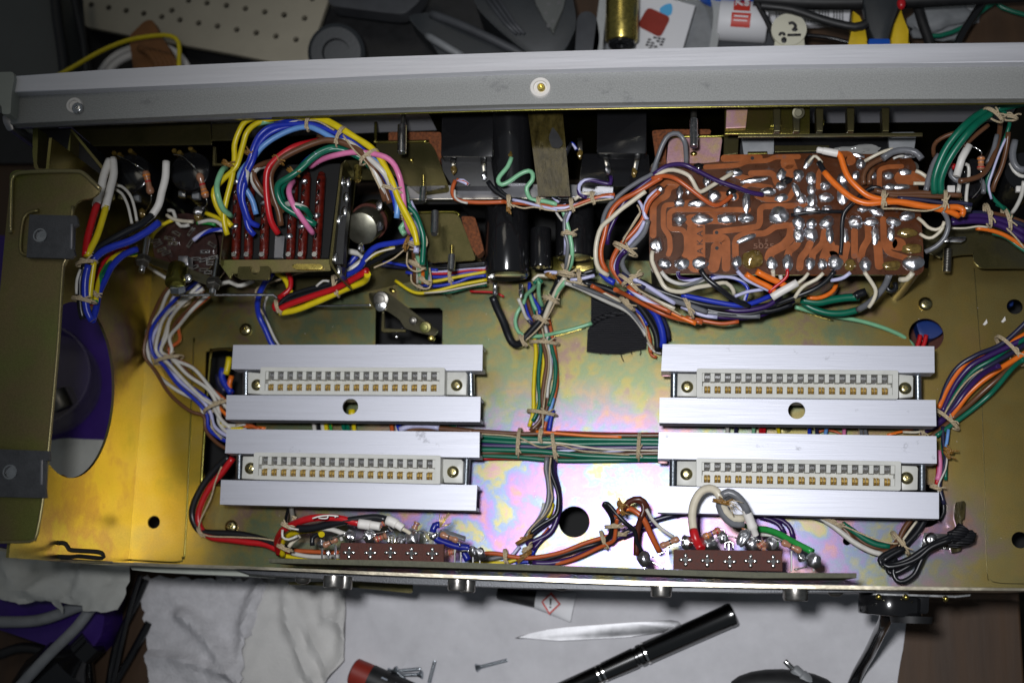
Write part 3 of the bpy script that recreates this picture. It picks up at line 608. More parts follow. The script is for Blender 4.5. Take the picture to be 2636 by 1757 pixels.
d = (B_-A_).normalized(); u = Vector((-d.y, d.x, 0))
def wrap(m, a0, a1, h0, h1, r):
    bm = new(); n = 8; g = []
    for k in range(n+1):
        a = math.radians(a0+(a1-a0)*k/n); o_ = u*math.cos(a)*r+Vector((0,0,math.sin(a)*r)); g.append((bm.verts.new(A_+d*h0+o_), bm.verts.new(A_+d*h1+o_)))
    for (a, b), (c_, e) in zip(g, g[1:]): bm.faces.new((a, b, e, c_))
    return obj('printed_band', bm, m, t, True)
wrap('label_red', 20, 86, 6.8, 14.5, 9.75); wrap('label_red', 92, 132, 6.2, 15.2, 9.75)
text('KS', 6.5, A_+d*10.6+u*5.2+Vector((0,0,9.0)), (math.radians(-28),0,math.atan2(d.y,d.x)), 'label_white', t, ext=.4)
wrap('label_white', 100, 104, 7.4, 14.0, 9.85); wrap('label_white', 112, 115, 7.4, 13.6, 9.85)
bm = new(); prism(bm, circ(at(1925,150,TB+24), 17.5, 44), 6, .8); t = thing('round_tin', 'round grey lid half hidden by the aluminium strip', 'lid'); obj('lid_top', bm, 'rubber_grey', t, True)
bm = new(); c = at(1925,150,TB+24); tube(bm, [c+Vector((17.3*math.cos(a), 17.3*math.sin(a), .3)) for a in [2*math.pi*i/50 for i in range(51)]], .9, 8); obj('lid_rim', bm, 'fibre', t)
t = thing('round_tag', 'cream round disc with black characters behind the panel', 'disc')
c = at(2031,76,TB+46); bm = new(); prism(bm, circ(c, 8.0, 40), 2, .4); obj('disc', bm, 'sticker_cream', t, True)
bm = new(); prism(bm, poly('N', [1996,95,2070,95,2078,170,1985,170], TB+45), 3, .4); obj('stem', bm, 'sticker_cream', t, True)
for pts in ([-40,8,-20,0,-8,8,-10,20],[-22,26,-8,30]): pass
bm = new(); tube(bm, spline([av('b',1990,320,TB+46.4), av('b',2040,310,TB+46.4), av('b',2080,345,TB+46.4), av('b',2070,385,TB+46.4)], 1), .75, 6); obj('lettering', bm, 'print_black', t)
bm = new(); ell(bm, av('b',2070,400,TB+46.2), 1.4, 1.0, .5, 10); obj('lettering', bm, 'print_black', t)
bm = new(); tube(bm, [av('b',1970,475,TB+46.3), av('b',2150,472,TB+46.3)], .65, 6); obj('lettering', bm, 'print_black', t)
bm = new(); tube(bm, spline([av('b',1865,480,TB+46.3), av('b',1880,450,TB+46.3), av('b',1920,450,TB+46.3), av('b',1930,480,TB+46.3)], 1), .65, 6); obj('lettering', bm, 'print_black', t)
bm = new(); ell(bm, av('b',1925,540,TB+46.2), 1.3, 1.6, .5, 10); obj('lettering', bm, 'print_black', t)
t = thing('striped_card', 'grey striped packaging strip behind the cream disc', 'packaging')
bm = new(); prism(bm, poly('N', [1965,20,2190,22,2186,62,1990,66], TB+20), 4, .5); obj('card_body', bm, 'label_white', t)
for k in range(26):
    if k % 5: bm = new(); x = 1990+k*7.4; prism(bm, poly('N', [x,26,x+3,26,x+3,58,x,58], TB+20.4), .5); obj('print_mark', bm, 'rubber_grey', t)
cable([1950,10,1975,55,1990,90,2010,130], 'N', TB+42, 2.2, 'black_matt', 'black cable running down to the cream disc')
cable([1960,15,2040,25,2120,52,2200,70,2230,60], 'N', TB+52, 3.4, 'black_matt', 'black cable passing over the striped packaging, upper right')
cable([1940,-5,2100,5,2300,2,2500,-8,2700,-20], 'N', TB+40, 6.5, 'black_matt', 'fat black cable along the upper edge on the right')
t = thing('pliers', 'pliers with yellow jaws guards and blue spring behind the panel', 'pliers')
for s_, pts in ((1,[2195,25,2214,40,2228,70,2234,105,2228,112,2225,150,2180,150,2184,112,2192,80]),(2,[2322,15,2327,50,2330,80,2346,112,2350,150,2296,150,2293,100,2302,60])):
    bm = new(); prism(bm, poly('N', pts, TB+48), 8, 1.5); obj('handle', bm, 'yellow_plastic', t, True)
bm = new(); prism(bm, poly('N', [2222,-40,2318,-40,2312,20,2290,100,2270,120,2250,110,2232,60,2222,10], TB+46), 6, 1.2); obj('jaw', bm, 'charger', t, True)
bm = new(); prism(bm, poly('N', [2236,98,2292,98,2298,160,2230,160], TB+47), 6, 1); obj('spring_cover', bm, 'blue_plastic', t, True)
bm = new(); ell(bm, at(2320,10,TB+50), 2, 3, 2, 10); obj('red_tip', bm, 'band_red', t, True)
t = thing('white_bag', 'crumpled translucent white bag beside the wooden box', 'plastic bag')
bm = new(); ell(bm, at(2425,42,TB+16), 16, 12, 8, 28, .3, .5); ell(bm, at(2470,25,TB+14), 14, 10, 7, 24, .8, .6); obj('bag_body', bm, 'grey_plastic', t, True)
bm = new(); prism(bm, poly('N', [2520,-60,2760,-60,2760,180,2455,180,2460,110,2500,40], TB+16), 14, 1); single('wooden_box', bm, 'wood', 'orange brown wooden board in the upper right corner', 'board', smooth=False)
cable([2540,-10,2500,50,2470,100,2455,150], 'N', TB+36, 3, 'black_plastic', 'glossy black cable slanting across the wooden board')
cable([2380,90,2420,92,2480,70,2520,35,2560,8,2580,20,2636,38,2700,45], 'N', TB+26, 1.3, 'wire_gr', 'thin green wire bending over the wooden board')
cable([2355,-10,2375,60,2395,120,2400,180], 'N', TB+30, 4, 'black_matt', 'black cable between pliers and white bag')
cable([2060,90,2120,95,2180,108,2230,120], 'N', TB+34, 1.7, 'black_plastic', 'thin black cable left of the pliers')
# ================= CHASSIS =================
def hit(px, py, p, n):
    d = CR @ Vector(((px-1318)/F_PX, (878.5-py)/F_PX, -1)); return CP+d*((p-CP).dot(n)/d.dot(n))
ch = thing('amplifier_chassis', 'open yellow-zinc amplifier chassis with aluminium front strip', 'chassis')
ZR, ZF, ZS = 60, 80, 80
wa, wb = at(378,880,0), at(335,1397,0); wd = (wb-wa).normalized()
wA = wa-wd*((at(0,560,0).y-wa.y)/-wd.y*-1) if False else wa+wd*((at(400,560,0).y-wa.y)/wd.y); wB = wa+wd*((at(330,1449,60).y-wa.y)/wd.y)
fl = [Vector((wA.x,wA.y,0)), at(640,560,0), at(640,640,0), at(1000,655,0), at(2390,690,0), at(2396,620,0), at(2720,600,0), at(2720,1518,0), at(1950,1509,0), at(1300,1492,0), at(600,1468,0), Vector((wB.x,wB.y,0))]
def hc(x, y, r, n=28): return circ(at(x,y,0), r, n)
holes = [hc(396,1343,2.9), hc(1478,1342,6.7,48), hc(2384,862,7.3*1.0,40), hc(2612,789,3.3), hc(2180,1392,1.7,16), hc(2626,1389,3.4), hc(2374,1300,9.2,40),
 poly('N', [967,792,1132,792,1140,800,1138,925,965,925], 0), poly('N', [530,905,560,898,660,900,660,1250,530,1240,520,1200], 0)]
fhs = holes
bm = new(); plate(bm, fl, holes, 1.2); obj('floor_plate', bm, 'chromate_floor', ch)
bm = new(); prism(bm, [at(380,500,-45), at(2700,500,-45), at(2700,1480,-45), at(380,1400,-45)], 2); obj('underside_cover', bm, 'void_black', ch)  # near-black colour stands for the shade below the floor openings
# inner wall edge of the dark slot round the left card connectors
bm = new(); tube(bm, spline([at(660,897,.8), at(562,899,.8), at(546,905,.8), at(541,925,.8), at(520,1225,.8), at(528,1243,.8), at(600,1248,.8)], 2), .8, 8); obj('slot_lip', bm, 'chromate_gold', ch)
# doubler plate lines: raised edge of the overlapping left plate
bm = new(); g_ = [at(500,870,.01), at(478,1380,.01), at(470,1432,.01), at(455,1446,.01), at(330,1440,.01)]; tube(bm, spline(g_, 2), .45, 6); obj('sheet_edge', bm, 'chromate_gold', ch)
for pts in ([2508,690,2523,900,2530,1100,2535,1260,2541,1470,2550,1490,2575,1500,2700,1502],[2396,645,2500,648,2580,560],[2500,648,2520,690]):
    bm = new(); tube(bm, spline(poly('N', pts, .05), 2), .16, 6); obj('sheet_edge', bm, 'chromate_dull', ch)
# left side wall with the round opening
wn = Vector((-wd.y, wd.x, 0)); wn = wn if wn.x > 0 else -wn
h0 = hit(166,772,wa,wn); h1 = hit(190,1225,wa,wn); hx = hit(297,990,wa,wn); rr = (h0-h1).length/2; hcn = hit(188,1000,wa,wn); hcn = Vector((hcn.x, hcn.y, hx.z+rr))
hr = min(rr, hcn.z-2 if hcn.z-2 > 20 else rr)
pt = lambda t, z: Vector((wA.x+(wB.x-wA.x)*t, wA.y+(wB.y-wA.y)*t, z))
print('side hole', hcn, rr, hx)
zw0 = min(0, hcn.z-rr-4)
bm = new(); plate(bm, [pt(0,ZS), pt(0,zw0), pt(1,zw0), pt(1,ZS)], [circ(hcn, rr, 56, ax=wd, ay=Vector((0,0,1)))], wn*-1.2) if hcn.z+rr < ZS-1 else plate(bm, [pt(0,hcn.z+rr+3), pt(0,zw0), pt(1,zw0), pt(1,hcn.z+rr+3)], [circ(hcn, rr, 56, ax=wd, ay=Vector((0,0,1)))], wn*-1.2)
obj('side_wall', bm, 'chromate_wall', ch)
# left bracket with two dark clips
br = [25,446,40,438,190,437,215,441,262,487,240,510,203,515,190,530,180,660,165,680,150,900,118,1240,96,1375,85,1392,60,1396,-80,1396,-80,1330,-5,800,25,480]
bm = new(); prism(bm, rpoly(poly('N', br, 106), 2), 1.2, .35); obj('side_bracket', bm, 'chromate_bracket', ch, True)
bm = new(); tube(bm, spline(poly('N', [100,656,62,655,53,640,55,600,62,560,78,546,100,542], 106.4), 2), .8, 8); obj('bracket_emboss', bm, 'chromate_bracket', ch)
bm = new(); tube(bm, spline(poly('N', [28,600,30,500,32,462,45,447,100,442,190,441,214,446,238,468,258,487], 106.3), 2), .9, 8); obj('bracket_lip', bm, 'chromate_lip', ch)
bm = new(); tube(bm, spline(poly('N', [187,530,178,655,163,680,148,900,116,1240,95,1372,84,1390,55,1394,-60,1394], 106.2), 2), .6, 8); obj('bracket_lip', bm, 'chromate_lip', ch)
for i, (pts, hx_, hy_) in enumerate((([76,552,196,555,201,578,190,585,189,642,193,656,183,665,68,662], 107, 608), ([-40,1154,126,1160,127,1184,118,1186,116,1258,118,1281,-40,1277], 30, 1215))):
    bm = new(); plate(bm, poly('N', pts, 108.6), [circ(at(hx_,hy_,108.6), 2.3, 24)], 1.6); cl = obj('dark_clip', bm, 'flange_dark', ch) if 'flange_dark' in MAT else (mat('flange_dark', (.075,.078,.085), .4, .4, bump=.2, bscale=1500, var=.2, vscale=300), obj('dark_clip', bm, 'flange_dark', ch))[1]
    bm = new(); lathe(bm, at(hx_,hy_,107.2), Vector((0,0,1)), [(0,2.2),(1.5,2.2),(1.5,2.7),(1.2,2.9)], 24); obj('clip_eyelet', bm, 'steel', cl, True)
    bm = new(); x, y = hx_+78, hy_; prism(bm, poly('N', [x-4,y-32,x+2,y-32,x,y+32,x-6,y+32], 109.2), .6, .15); obj('clip_rib', bm, 'flange_grey', cl, True)
# ---------------- front panel ----------------
up = [36,195,250,181,480,168,700,158,1000,146,1300,136,1650,126,2000,118,2330,113,2700,107]
md = [33,238,250,228,480,218,700,208,1000,194,1300,182,1650,173,2000,167,2330,163,2700,159]
lo = [25,319,250,308,480,298,700,288,1000,278,1300,269,1650,263,2000,258,2330,255,2700,253]
lp = [25,330,250,320,480,311,700,303,1000,292,1300,283,1650,277,2000,272,2330,268,2700,265]
def rev(p): return [q for i in range(len(p)-2, -2, -2) for q in (p[i], p[i+1])]
bm = new(); prism(bm, poly('N', up+rev(md), 84), 60, .5); obj('brushed_strip', bm, 'alu_panel', ch)
bm = new(); prism(bm, poly('N', [p+(.4 if i%2 else 0) for i, p in enumerate(md)]+rev(lo), 80), 5, .4); cs = obj('cast_panel', bm, 'cast_grey', ch)
bm = new(); prism(bm, poly('N', [p-(1 if i%2 else 0) for i, p in enumerate(lo)]+rev(lp), 76.5), 1.5, .2); obj('panel_flange', bm, 'flange_grey', ch)
bm = new(); tube(bm, spline(poly('N', [700,304,1000,293.5,1300,285,1650,278.5,2000,273,2330,269.5,2700,266], 76.6), 4), .42, 6); obj('flange_edge', bm, 'chromate_gold', ch)
bm = new(); prism(bm, rpoly(poly('N', [-40,187,34,185,37,200,30,240,27,294,5,294,4,270,-40,262], 86), 1), 22, .8); obj('end_cap', bm, 'endcap', ch, True)
bm = new(); prism(bm, rpoly(poly('N', [6,296,26,300,36,334,20,338,8,315], 78), 1), 22, .5); obj('end_cap_lip', bm, 'flange_grey', ch, True)
for i, (x, y, rw) in enumerate(((197,277,3.4),(1391,226,4.2))):
    bm = new(); c = at(x-(5 if i == 0 else 0),y-(5 if i == 0 else 0),80.4); lathe(bm, c, Vector((0,0,1)), [(-1,rw),(.5,rw),(.9,rw*.93),(.9,rw*.66),(.1,rw*.62)], 32); wsh = obj('white_washer', bm, 'sleeve', cs, True)
    if i == 0: screw('N', 200, 279, 80.6, 2.5, cs)
    else: bm = new(); lathe(bm, at(1394,228,80), Vector((0,-.15,1)), [(0,1.6),(2.6,1.5),(3,1.2),(3,.8),(1.4,.7)], 20); obj('brass_pin', bm, 'brass', cs, True)
f0, f1 = at(20,318,76)+Vector((0,14,0)), at(2700,262,76)+Vector((0,14,0))
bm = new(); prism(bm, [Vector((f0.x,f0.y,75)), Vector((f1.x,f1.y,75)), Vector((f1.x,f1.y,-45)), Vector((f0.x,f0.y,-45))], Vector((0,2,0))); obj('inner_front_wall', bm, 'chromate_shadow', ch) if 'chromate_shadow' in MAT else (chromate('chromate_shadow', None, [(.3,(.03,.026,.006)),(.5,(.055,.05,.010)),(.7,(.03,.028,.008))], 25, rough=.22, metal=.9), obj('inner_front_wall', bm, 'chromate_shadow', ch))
# reflective tab row of the inner wall (right) and left gold panel
for pts, z, m in (([1865,277,2085,275,2085,345,1866,345],62,'chromate_gold'),([1870,282,1925,281,1920,328,1868,330],63.5,'chromate_pink'),([1900,345,2375,341,2376,350,1900,353],64,'chromate_dull'),([1985,305,2013,306,2012,324,1983,324],64,'chromate_gold'),([2102,306,2123,308,2122,321,2100,320],64,'chromate_gold'),([180,322,540,312,545,372,240,376],60,'chromate_dull'),([545,318,640,314,640,360,545,362],58,'chromate_dull')):
    bm = new(); prism(bm, poly('N', pts, z), 1.2, .2); obj('inner_tab', bm, m, ch)
for x in (1990, 2040, 2100, 2180, 2270):
    bm = new(); prism(bm, poly('N', [x,276,x+20,276,x+19,338,x+2,338], 65), 6, .3); obj('inner_tab', bm, 'chromate_dull', ch)
bm = new(); lathe(bm, at(2055,290,66), Vector((0,-.4,1)), [(0,2.4),(.8,2.4),(.9,1.6),(.1,1.4)], 18); obj('rivet', bm, 'lever_dark', ch, True)
# left front corner box: bracket outline and dark recess
bm = new(); prism(bm, rpoly(poly('N', [84,330,98,328,97,380,95,420,100,434,165,436,182,338,178,436,100,442,88,432,84,400], 70), .5), 14); obj('corner_bracket', bm, 'chromate_bracket', ch)
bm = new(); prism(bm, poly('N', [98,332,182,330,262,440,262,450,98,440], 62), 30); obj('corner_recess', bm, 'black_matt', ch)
bm = new(); prism(bm, poly('N', [180,334,186,333,300,470,292,474], 70), 1.2); obj('corner_web', bm, 'chromate_bracket', ch)
# front subframe rail and shelf floor
bm = new(); prism(bm, poly('N', [1020,478,1335,474,1580,475,1580,507,1300,509,1000,510], 40), 9, .4); obj('cross_rail', bm, 'flange_grey', ch)
bm = new(); prism(bm, poly('N', [1000,510,1580,506,1580,511,1000,515], 41), 1.6, .3); obj('cross_rail_edge', bm, 'bright', ch)
bm = new(); prism(bm, poly('N', [2340,590,2640,575,2640,650,2480,655,2420,664,2396,650,2350,640], 12), 1.2, .2); obj('front_shelf', bm, 'chromate_dull', ch)
bm = new(); prism(bm, rpoly(poly('N', [2500,655,2560,590,2600,574,2660,600,2700,660,2700,690,2516,690], 13), 3), 1.2, .2); obj('front_gusset', bm, 'chromate_dull', ch)
# stiffening flange behind the PCB and smooth dark strip in the middle
bm = new(); prism(bm, poly('N', [640,640,1235,650,1235,700,1150,705,900,760,640,740], .8), .6); obj('inner_apron', bm, 'chromate_dull', ch)
# ---------------- rear wall ----------------
rt = [-60,1400,0,1409,130,1436,260,1445,600,1455,1000,1472,1300,1483,1650,1495,1950,1502,2300,1508,2700,1513]
rb = [-60,1409,0,1417,130,1444,260,1452,600,1462,1000,1480,1300,1492,1650,1505,1950,1512,2300,1517,2700,1521]
bm = new(); prism(bm, poly('N', rt+rev(rb), ZR), 61, .25); rw = obj('rear_wall', bm, 'rear_edge', ch) if 'rear_edge' in MAT else (mat('rear_edge', (.52,.47,.36), .3, .9, bump=.25, bscale=900, var=.35, vscale=220, stretch=(.3,1,1)), obj('rear_wall', bm, 'rear_edge', ch))[1]
rc = [600,1464,1000,1482,1300,1494,1650,1507,1950,1514,2260,1519]; rd = [640,1477,1000,1499,1300,1510,1650,1519,1950,1524,2250,1524]
bm = new(); prism(bm, poly('N', rc+rev(rd), 50), 46, .3); obj('rear_label_plate', bm, 'flange_dark', ch)
bm = new(); prism(bm, poly('N', [330,1452,345,1446,640,1463,640,1483,400,1472,340,1466], 40), 36, .2); obj('rear_flange', bm, 'endcap', ch)
# bottom flange visible as green tinted plate under the wall
bm = new(); prism(bm, poly('N', [740,1496,1062,1496,1062,1523,1055,1526,880,1508,745,1504], 4), 1.2, .1); obj('rear_foot_plate', bm, 'chromate_dull', ch)
# black spring clip on left rear corner
bm = new(); tube(bm, spline(poly('Q', [300,480,400,485,470,440,530,445,560,490,640,500,790,510,830,530,820,560,640,545,560,550,300,540,240,530], 66), 1), .9, 6); single('spring_clip', bm, 'black_matt', 'black spring clip on the left end of the rear wall', 'clip')
bm = new(); prism(bm, rpoly(poly('Q', [420,560,640,570,905,585,900,600,600,598,420,582], 64), .5), 1.2, .2); single('dark_washer_strip', bm, 'dark_steel', 'flat dark steel strip beneath the black spring clip', 'metal strip')
# chassis screws
for x, y in ((633,848),(596,1355),(2382,782),(2397,1388)): screw('N', x, y, 0, 3.0, ch, 'zinc_yellow')
screw('N', 2397, 1388, 2.2, 2.7, ch)
# ---------------- aluminium rails ----------------
RL = [[(600.4,887.3),(1242.6,886.7),(1241.4,953.6),(596.2,949.5)],[(583.5,1016.5),(1237.2,1020.6),(1235.7,1085.3),(581.3,1079)],[(583.5,1103.5),(1234.7,1111.5),(1234,1176.9),(579.3,1165.7)],[(569.1,1234.3),(1228.3,1247.7),(1225,1313.4),(566,1297.4)],
[(1706,885.6),(2405,891),(2405.8,959),(1701.8,954.7)],[(1698,1022.6),(2408.7,1028.8),(2410.6,1096),(1697.4,1088)],[(1696.3,1111),(2410.6,1121.9),(2411.3,1192.4),(1693.4,1179.7)],[(1694.5,1249.8),(2417,1266.9),(2417,1334.5),(1692.7,1318)]]
RN = ['topmost brushed aluminium rail of the left set, above the upper left connector','scuffed aluminium rail of the left set with a round hole','third aluminium rail of the left set, just below the holed one','lowest aluminium rail of the left set, above the brown socket block',
 'topmost bright aluminium rail of the right set, above the upper right connector','bright aluminium rail of the right set with a round hole','third bright rail of the right set, just below its holed rail','lowest bright rail of the right set, crossed by white and grey wire loops']
RH = {1: (901.8,1046), 5: (2050.7,1056)}
for i, q in enumerate(RL):
    t = thing('aluminium_rail', RN[i], 'rail', 'aluminium rails holding the card connectors'); P4 = [at(x,y,28) for x, y in q]; bm = new()
    holes_ = [circ(at(*RH[i],28), 3.45, 36)] if i in RH else []
    plate(bm, P4, holes_, 1.6); obj('rail_top', bm, 'alu', t)
    for a, b, c_, d_ in ((P4[0],P4[1],P4[3],P4[2]),(P4[3],P4[2],P4[0],P4[1])):
        e = Vector((0,0,-.02)); ua = (c_-a).normalized()*1.4; ub = (d_-b).normalized()*1.4
        bm = new(); prism(bm, [a+e+ua*.02, b+e+ub*.02, b+e+ub, a+e+ua], 9); obj('rail_flange', bm, 'alu', t)
    bv = t.children[0].modifiers.new('bevel', 'BEVEL'); bv.width = .0003; bv.segments = 2; bv.limit_method = 'ANGLE'
# copper-pink foot tabs under the right rails
for x, y in ((1703,962),(1694,1186)):
    bm = new(); prism(bm, poly('N', [x,y-8,x+24,y-8,x+24,y+7,x,y+6], 17), 1, .2); single('foot_tab', bm, 'chromate_pink', 'pink zinc foot tab under the '+('upper' if y < 1000 else 'lower')+' right rail pair', 'metal tab', 'pink foot tabs')
# ---------------- threaded rods ----------------
RD = [('K',262,325,262,520,'left rod of the upper left connector'),('K',2075,325,2080,528,'right rod of the upper left connector'),('K',210,1000,205,1205,'left rod of the lower left connector'),('K',2045,1030,2035,1245,'right rod of the lower left connector'),
 ('M',207,290,205,475,'left rod of the upper right connector'),('M',1932,300,1935,490,'right rod of the upper right connector'),('M',200,915,198,1105,'left rod of the lower right connector'),('M',1962,940,1962,1135,'right rod of the lower right connector')]
for v, x0, y0, x1, y1, lb in RD:
    bm = new(); thread(bm, av(v,x0,y0,20), av(v,x1,y1,20), 1.7 if v == 'M' else 1.6, .55, 16); single('threaded_rod', bm, 'zincbolt', 'threaded steel rod, '+lb, 'threaded rod', 'threaded rods between the rails')
# ---------------- card connectors ----------------
CNX = [('K',(378,296),(1866,300),(1862,523),(368,516),'upper left','wider gaps'),('K',(325,982),(1832,1008),(1828,1240),(315,1200),'lower left',''),('M',(368,270),(1795,283),(1795,485),(366,472),'upper right',''),('M',(365,902),(1815,925),(1813,1132),(363,1103),'lower right','')]
EAR = [((275,335,385,345,385,515,275,508),(1860,335,2035,335,2045,350,2040,522,1880,518),(350,440),(1962,443)),((235,1015,330,1015,330,1200,225,1195),(1825,1035,2000,1040,2015,1060,2010,1232,1860,1228),(298,1112),(1932,1141)),
 ((232,305,375,308,375,468,228,465),(1790,310,1895,318,1902,335,1900,470,1800,480),(300,400),(1843,410)),((228,925,370,925,370,1102,226,1095),(1810,955,1925,960,1935,975,1932,1128,1820,1130),(294,1016),(1855,1045))]
for i, (v, tl, tr, brr, bl, nm, _) in enumerate(CNX):
    t = thing('card_connector', 'pale grey edge connector with 18 gilt contacts, '+nm+' of the four', 'edge connector', 'edge connectors between the rails')
    Z1, Z0 = 31.5, 22; a, b, c_, d_ = [av(v, *q, Z1) for q in (tl, tr, brr, bl)]
    def uv(u, w, z=0): return (a*(1-u)+b*u)*(1-w)+(d_*(1-u)+c_*u)*w+Vector((0,0,z))
    def ub(u0, w0, u1, w1, z1, z0, bm, bev=0): prism(bm, [uv(u0,w0,z1), uv(u1,w0,z1), uv(u1,w1,z1), uv(u0,w1,z1)], z1-z0, bev)
    bm = new(); plate(bm, rpoly([uv(0,0), uv(1,0), uv(1,1), uv(0,1)], .8), [[uv(.028,.15), uv(.972,.15), uv(.972,.86), uv(.028,.86)]], 9.5)
    ub(.02,.1,.98,.9,-4.8,-9.4,bm)
    n = 18; pitch = .0519 if v == 'K' else .0519; u0 = .0585 if v == 'K' else .0545; hw = .0155
    for k in range(n+1):
        ua = (u0+(k-1)*pitch+hw) if k else .0285; uz = (u0+k*pitch-hw) if k < n else .9715
        if k == 0: uz = u0-hw
        ub(ua,.151,uz,.44,-.7,-4.9,bm); ub(ua,.60,uz,.859,-.7,-4.9,bm)
    hs = obj('housing', bm, 'nylon', t)
    bv = hs.modifiers.new('bevel', 'BEVEL'); bv.width = .00022; bv.segments = 1; bv.limit_method = 'ANGLE'
    for k in range(n):
        uc = u0+k*pitch; bm = new(); g = []
        for w_, z_ in ((.845,-4.8),(.80,-1.6),(.74,-.9),(.66,-1.4),(.60,-2.0),(.56,-3.6),(.55,-4.9)): g.append((bm.verts.new(uv(uc-hw*.86,w_,z_)), bm.verts.new(uv(uc-hw*.1,w_,z_)), bm.verts.new(uv(uc+hw*.1,w_,z_)), bm.verts.new(uv(uc+hw*.86,w_,z_))))
        for p, q in zip(g, g[1:]): bm.faces.new((p[0],p[1],q[1],q[0])); bm.faces.new((p[2],p[3],q[3],q[2]))
        ret = bmesh.ops.solidify(bm, geom=bm.faces[:], thickness=.25)
        obj('contact', bm, 'gold', t, True)
        bm = new(); g = []
        for w_, z_ in ((.165,-3.2),(.22,-2.2),(.30,-2.4),(.42,-4.6)): g.append((bm.verts.new(uv(uc-hw*.8,w_,z_)), bm.verts.new(uv(uc+hw*.8,w_,z_))))
        for p, q in zip(g, g[1:]): bm.faces.new((p[0],p[1],q[1],q[0]))
        bmesh.ops.solidify(bm, geom=bm.faces[:], thickness=.25); obj('contact_back', bm, 'cell_grey', t, True)
    for e, pts in enumerate(EAR[i][:2]):
        bm = new(); prism(bm, poly(v, pts, 25), 6, .3); obj('mounting_ear', bm, 'nylon', t, True)
        sx, sy = EAR[i][2+e]; screw(v, sx, sy, 25.1, 2.55, t, 'zinc_yellow')
# ---------------- rear socket assemblies ----------------
def lug(p, h, m='bright', w=1.1):
    bm = new(); prism(bm, [p+Vector((-w,0,0)), p+Vector((w,0,0)), p+Vector((w*.8,.5,0)), p+Vector((-w*.8,.5,0))], h); return bm
bm = new(); prism(bm, poly('N', [691,1436,1000,1441,1300,1450,1650,1462,1950,1472,2205,1474,2205,1487,1950,1487,1650,1477,1300,1465,1000,1456,692,1448], 57), 42, .2); single('fibre_board', bm, 'fibre', 'long olive fibre strip inside the rear wall behind both sockets', 'insulating board')
for i, (v, blk, cx, yo, lb) in enumerate((('U',[188,285,1548,303,1545,552,175,530],[300,580,845,1122,1395],415,'rear terminal block of red-brown bakelite, left one'),('W',[440,345,1758,360,1762,610,437,585],[588,850,1122,1375,1650],470,'rear terminal block of glossy brown bakelite, right one'))):
    t = thing('terminal_block', lb, 'terminal block', 'bakelite terminal blocks on the rear wall')
    bm = new(); prism(bm, poly(v, blk, 52), 2.0, .15); obj('block_face', bm, 'bakelite', t)
    y_ = [415,420,418,425,430] if v == 'U' else [470,480,492,485,490]
    for k, x in enumerate(cx):
        y0 = y_[k]; s_ = 34 if v == 'U' else 34; k2 = V[v][2]*.15; c = av(v,x,y0,52.1); bm = new()
        for dx, dy in ((1,0),(-1,0),(0,1),(0,-1)):
            ell(bm, c+Vector((dx*1.65,dy*1.65,.15)), 1.0 if dx else .85, .85 if dx else 1.0, .55, 10)
        ct = obj('cross_contact', bm, 'bright', t, True)
        bm = new(); prism(bm, circ(c+Vector((0,0,.35)), 1.15, 4), .5); obj('contact_hole', bm, 'black_matt', ct)
    bx_ = [blk[0]+10, blk[2]-10]
# studs, knobs (phono sockets) outside the rear wall
KN = [(860,1481,1512,8.2,'far left pair, front'),(888,1483,1516,6.2,'far left pair, rear'),(1178,1491,1520,7.6,'middle left pair, front'),(1205,1493,1524,6.0,'middle left pair, rear'),(1702,1504,1536,8.0,'middle right'),(2047,1512,1546,9.4,'far right')]
for x, y0, y1, rr_, lb in KN:
    t = thing('phono_socket', 'nickel phono socket on the rear wall, '+lb, 'socket', 'phono sockets along the rear wall'); zc = 54 if 'rear' not in lb.split(',')[-1] else 50.6
    p0 = at(x,y0,zc); p1 = at(x,y1,zc); d = Vector((0,-1,0)); L_ = (p1-p0).length
    bm = new(); lathe(bm, p0, d, [(0,rr_*.4),(.05,rr_*.50),(L_-.8,rr_*.5),(L_-.2,rr_*.47),(L_,rr_*.42),(L_,rr_*.30),(L_-2,rr_*.29)], 32); obj('sleeve', bm, 'nickel', t, True) if 'nickel' in MAT else (mat('nickel', (.42,.40,.37), .28, 1, var=.25, vscale=500), obj('sleeve', bm, 'nickel', t, True))
    bm = new(); cyl(bm, p0, p0+d*(L_-.6), rr_*.2); obj('core', bm, 'dark_red', t, True)
for k, (x, y) in enumerate(((780,1487),(1446,1503),(2150,1518))):
    bm = new(); lathe(bm, at(x,y,40), Vector((0,-1,0)), [(0,3.2),(1.2,3),(2.2,2),(2.6,0)], 20); single('rear_screw', bm, 'dark_steel', ['dark domed screw on the rear wall, left of the first socket','dark domed screw on the rear wall above the glue tube','dark domed screw on the rear wall right of the last socket'][k], 'screw', 'domed screws outside the rear wall')
# cord connector and power cord
t = thing('power_cord', 'black power cord with round black clamp block at the rear right', 'power cord')
bm = new(); cyl(bm, at(2292,1531,30), at(2290,1585,30), 12, bev=.8, seg=36); obj('clamp_body', bm, 'black_plastic', t, True)
bm = new(); prism(bm, rpoly(poly('N', [2340,1530,2392,1530,2390,1578,2340,1580], 36), 1), 20, .6); obj('clamp_block', bm, 'black_plastic', t, True)
bm = new(); prism(bm, poly('N', [2246,1524,2463,1532,2500,1527,2498,1534,2460,1537,2246,1531], 42), 24, .2); obj('clamp_plate', bm, 'steel', t)
for x, y in ((2262,1535),(2332,1536),(2434,1540)): bm = new(); ell(bm, at(x,y,42.5), 1.2, 1.2, 1.2, 10); obj('rivet', bm, 'brass', t, True)
bm = new(); lathe(bm, at(2345,1585,34), Vector((0,-1,0)), [(0,8),(2.6,7.6)], 24); obj('lock_nut', bm, 'black_matt', t, True)
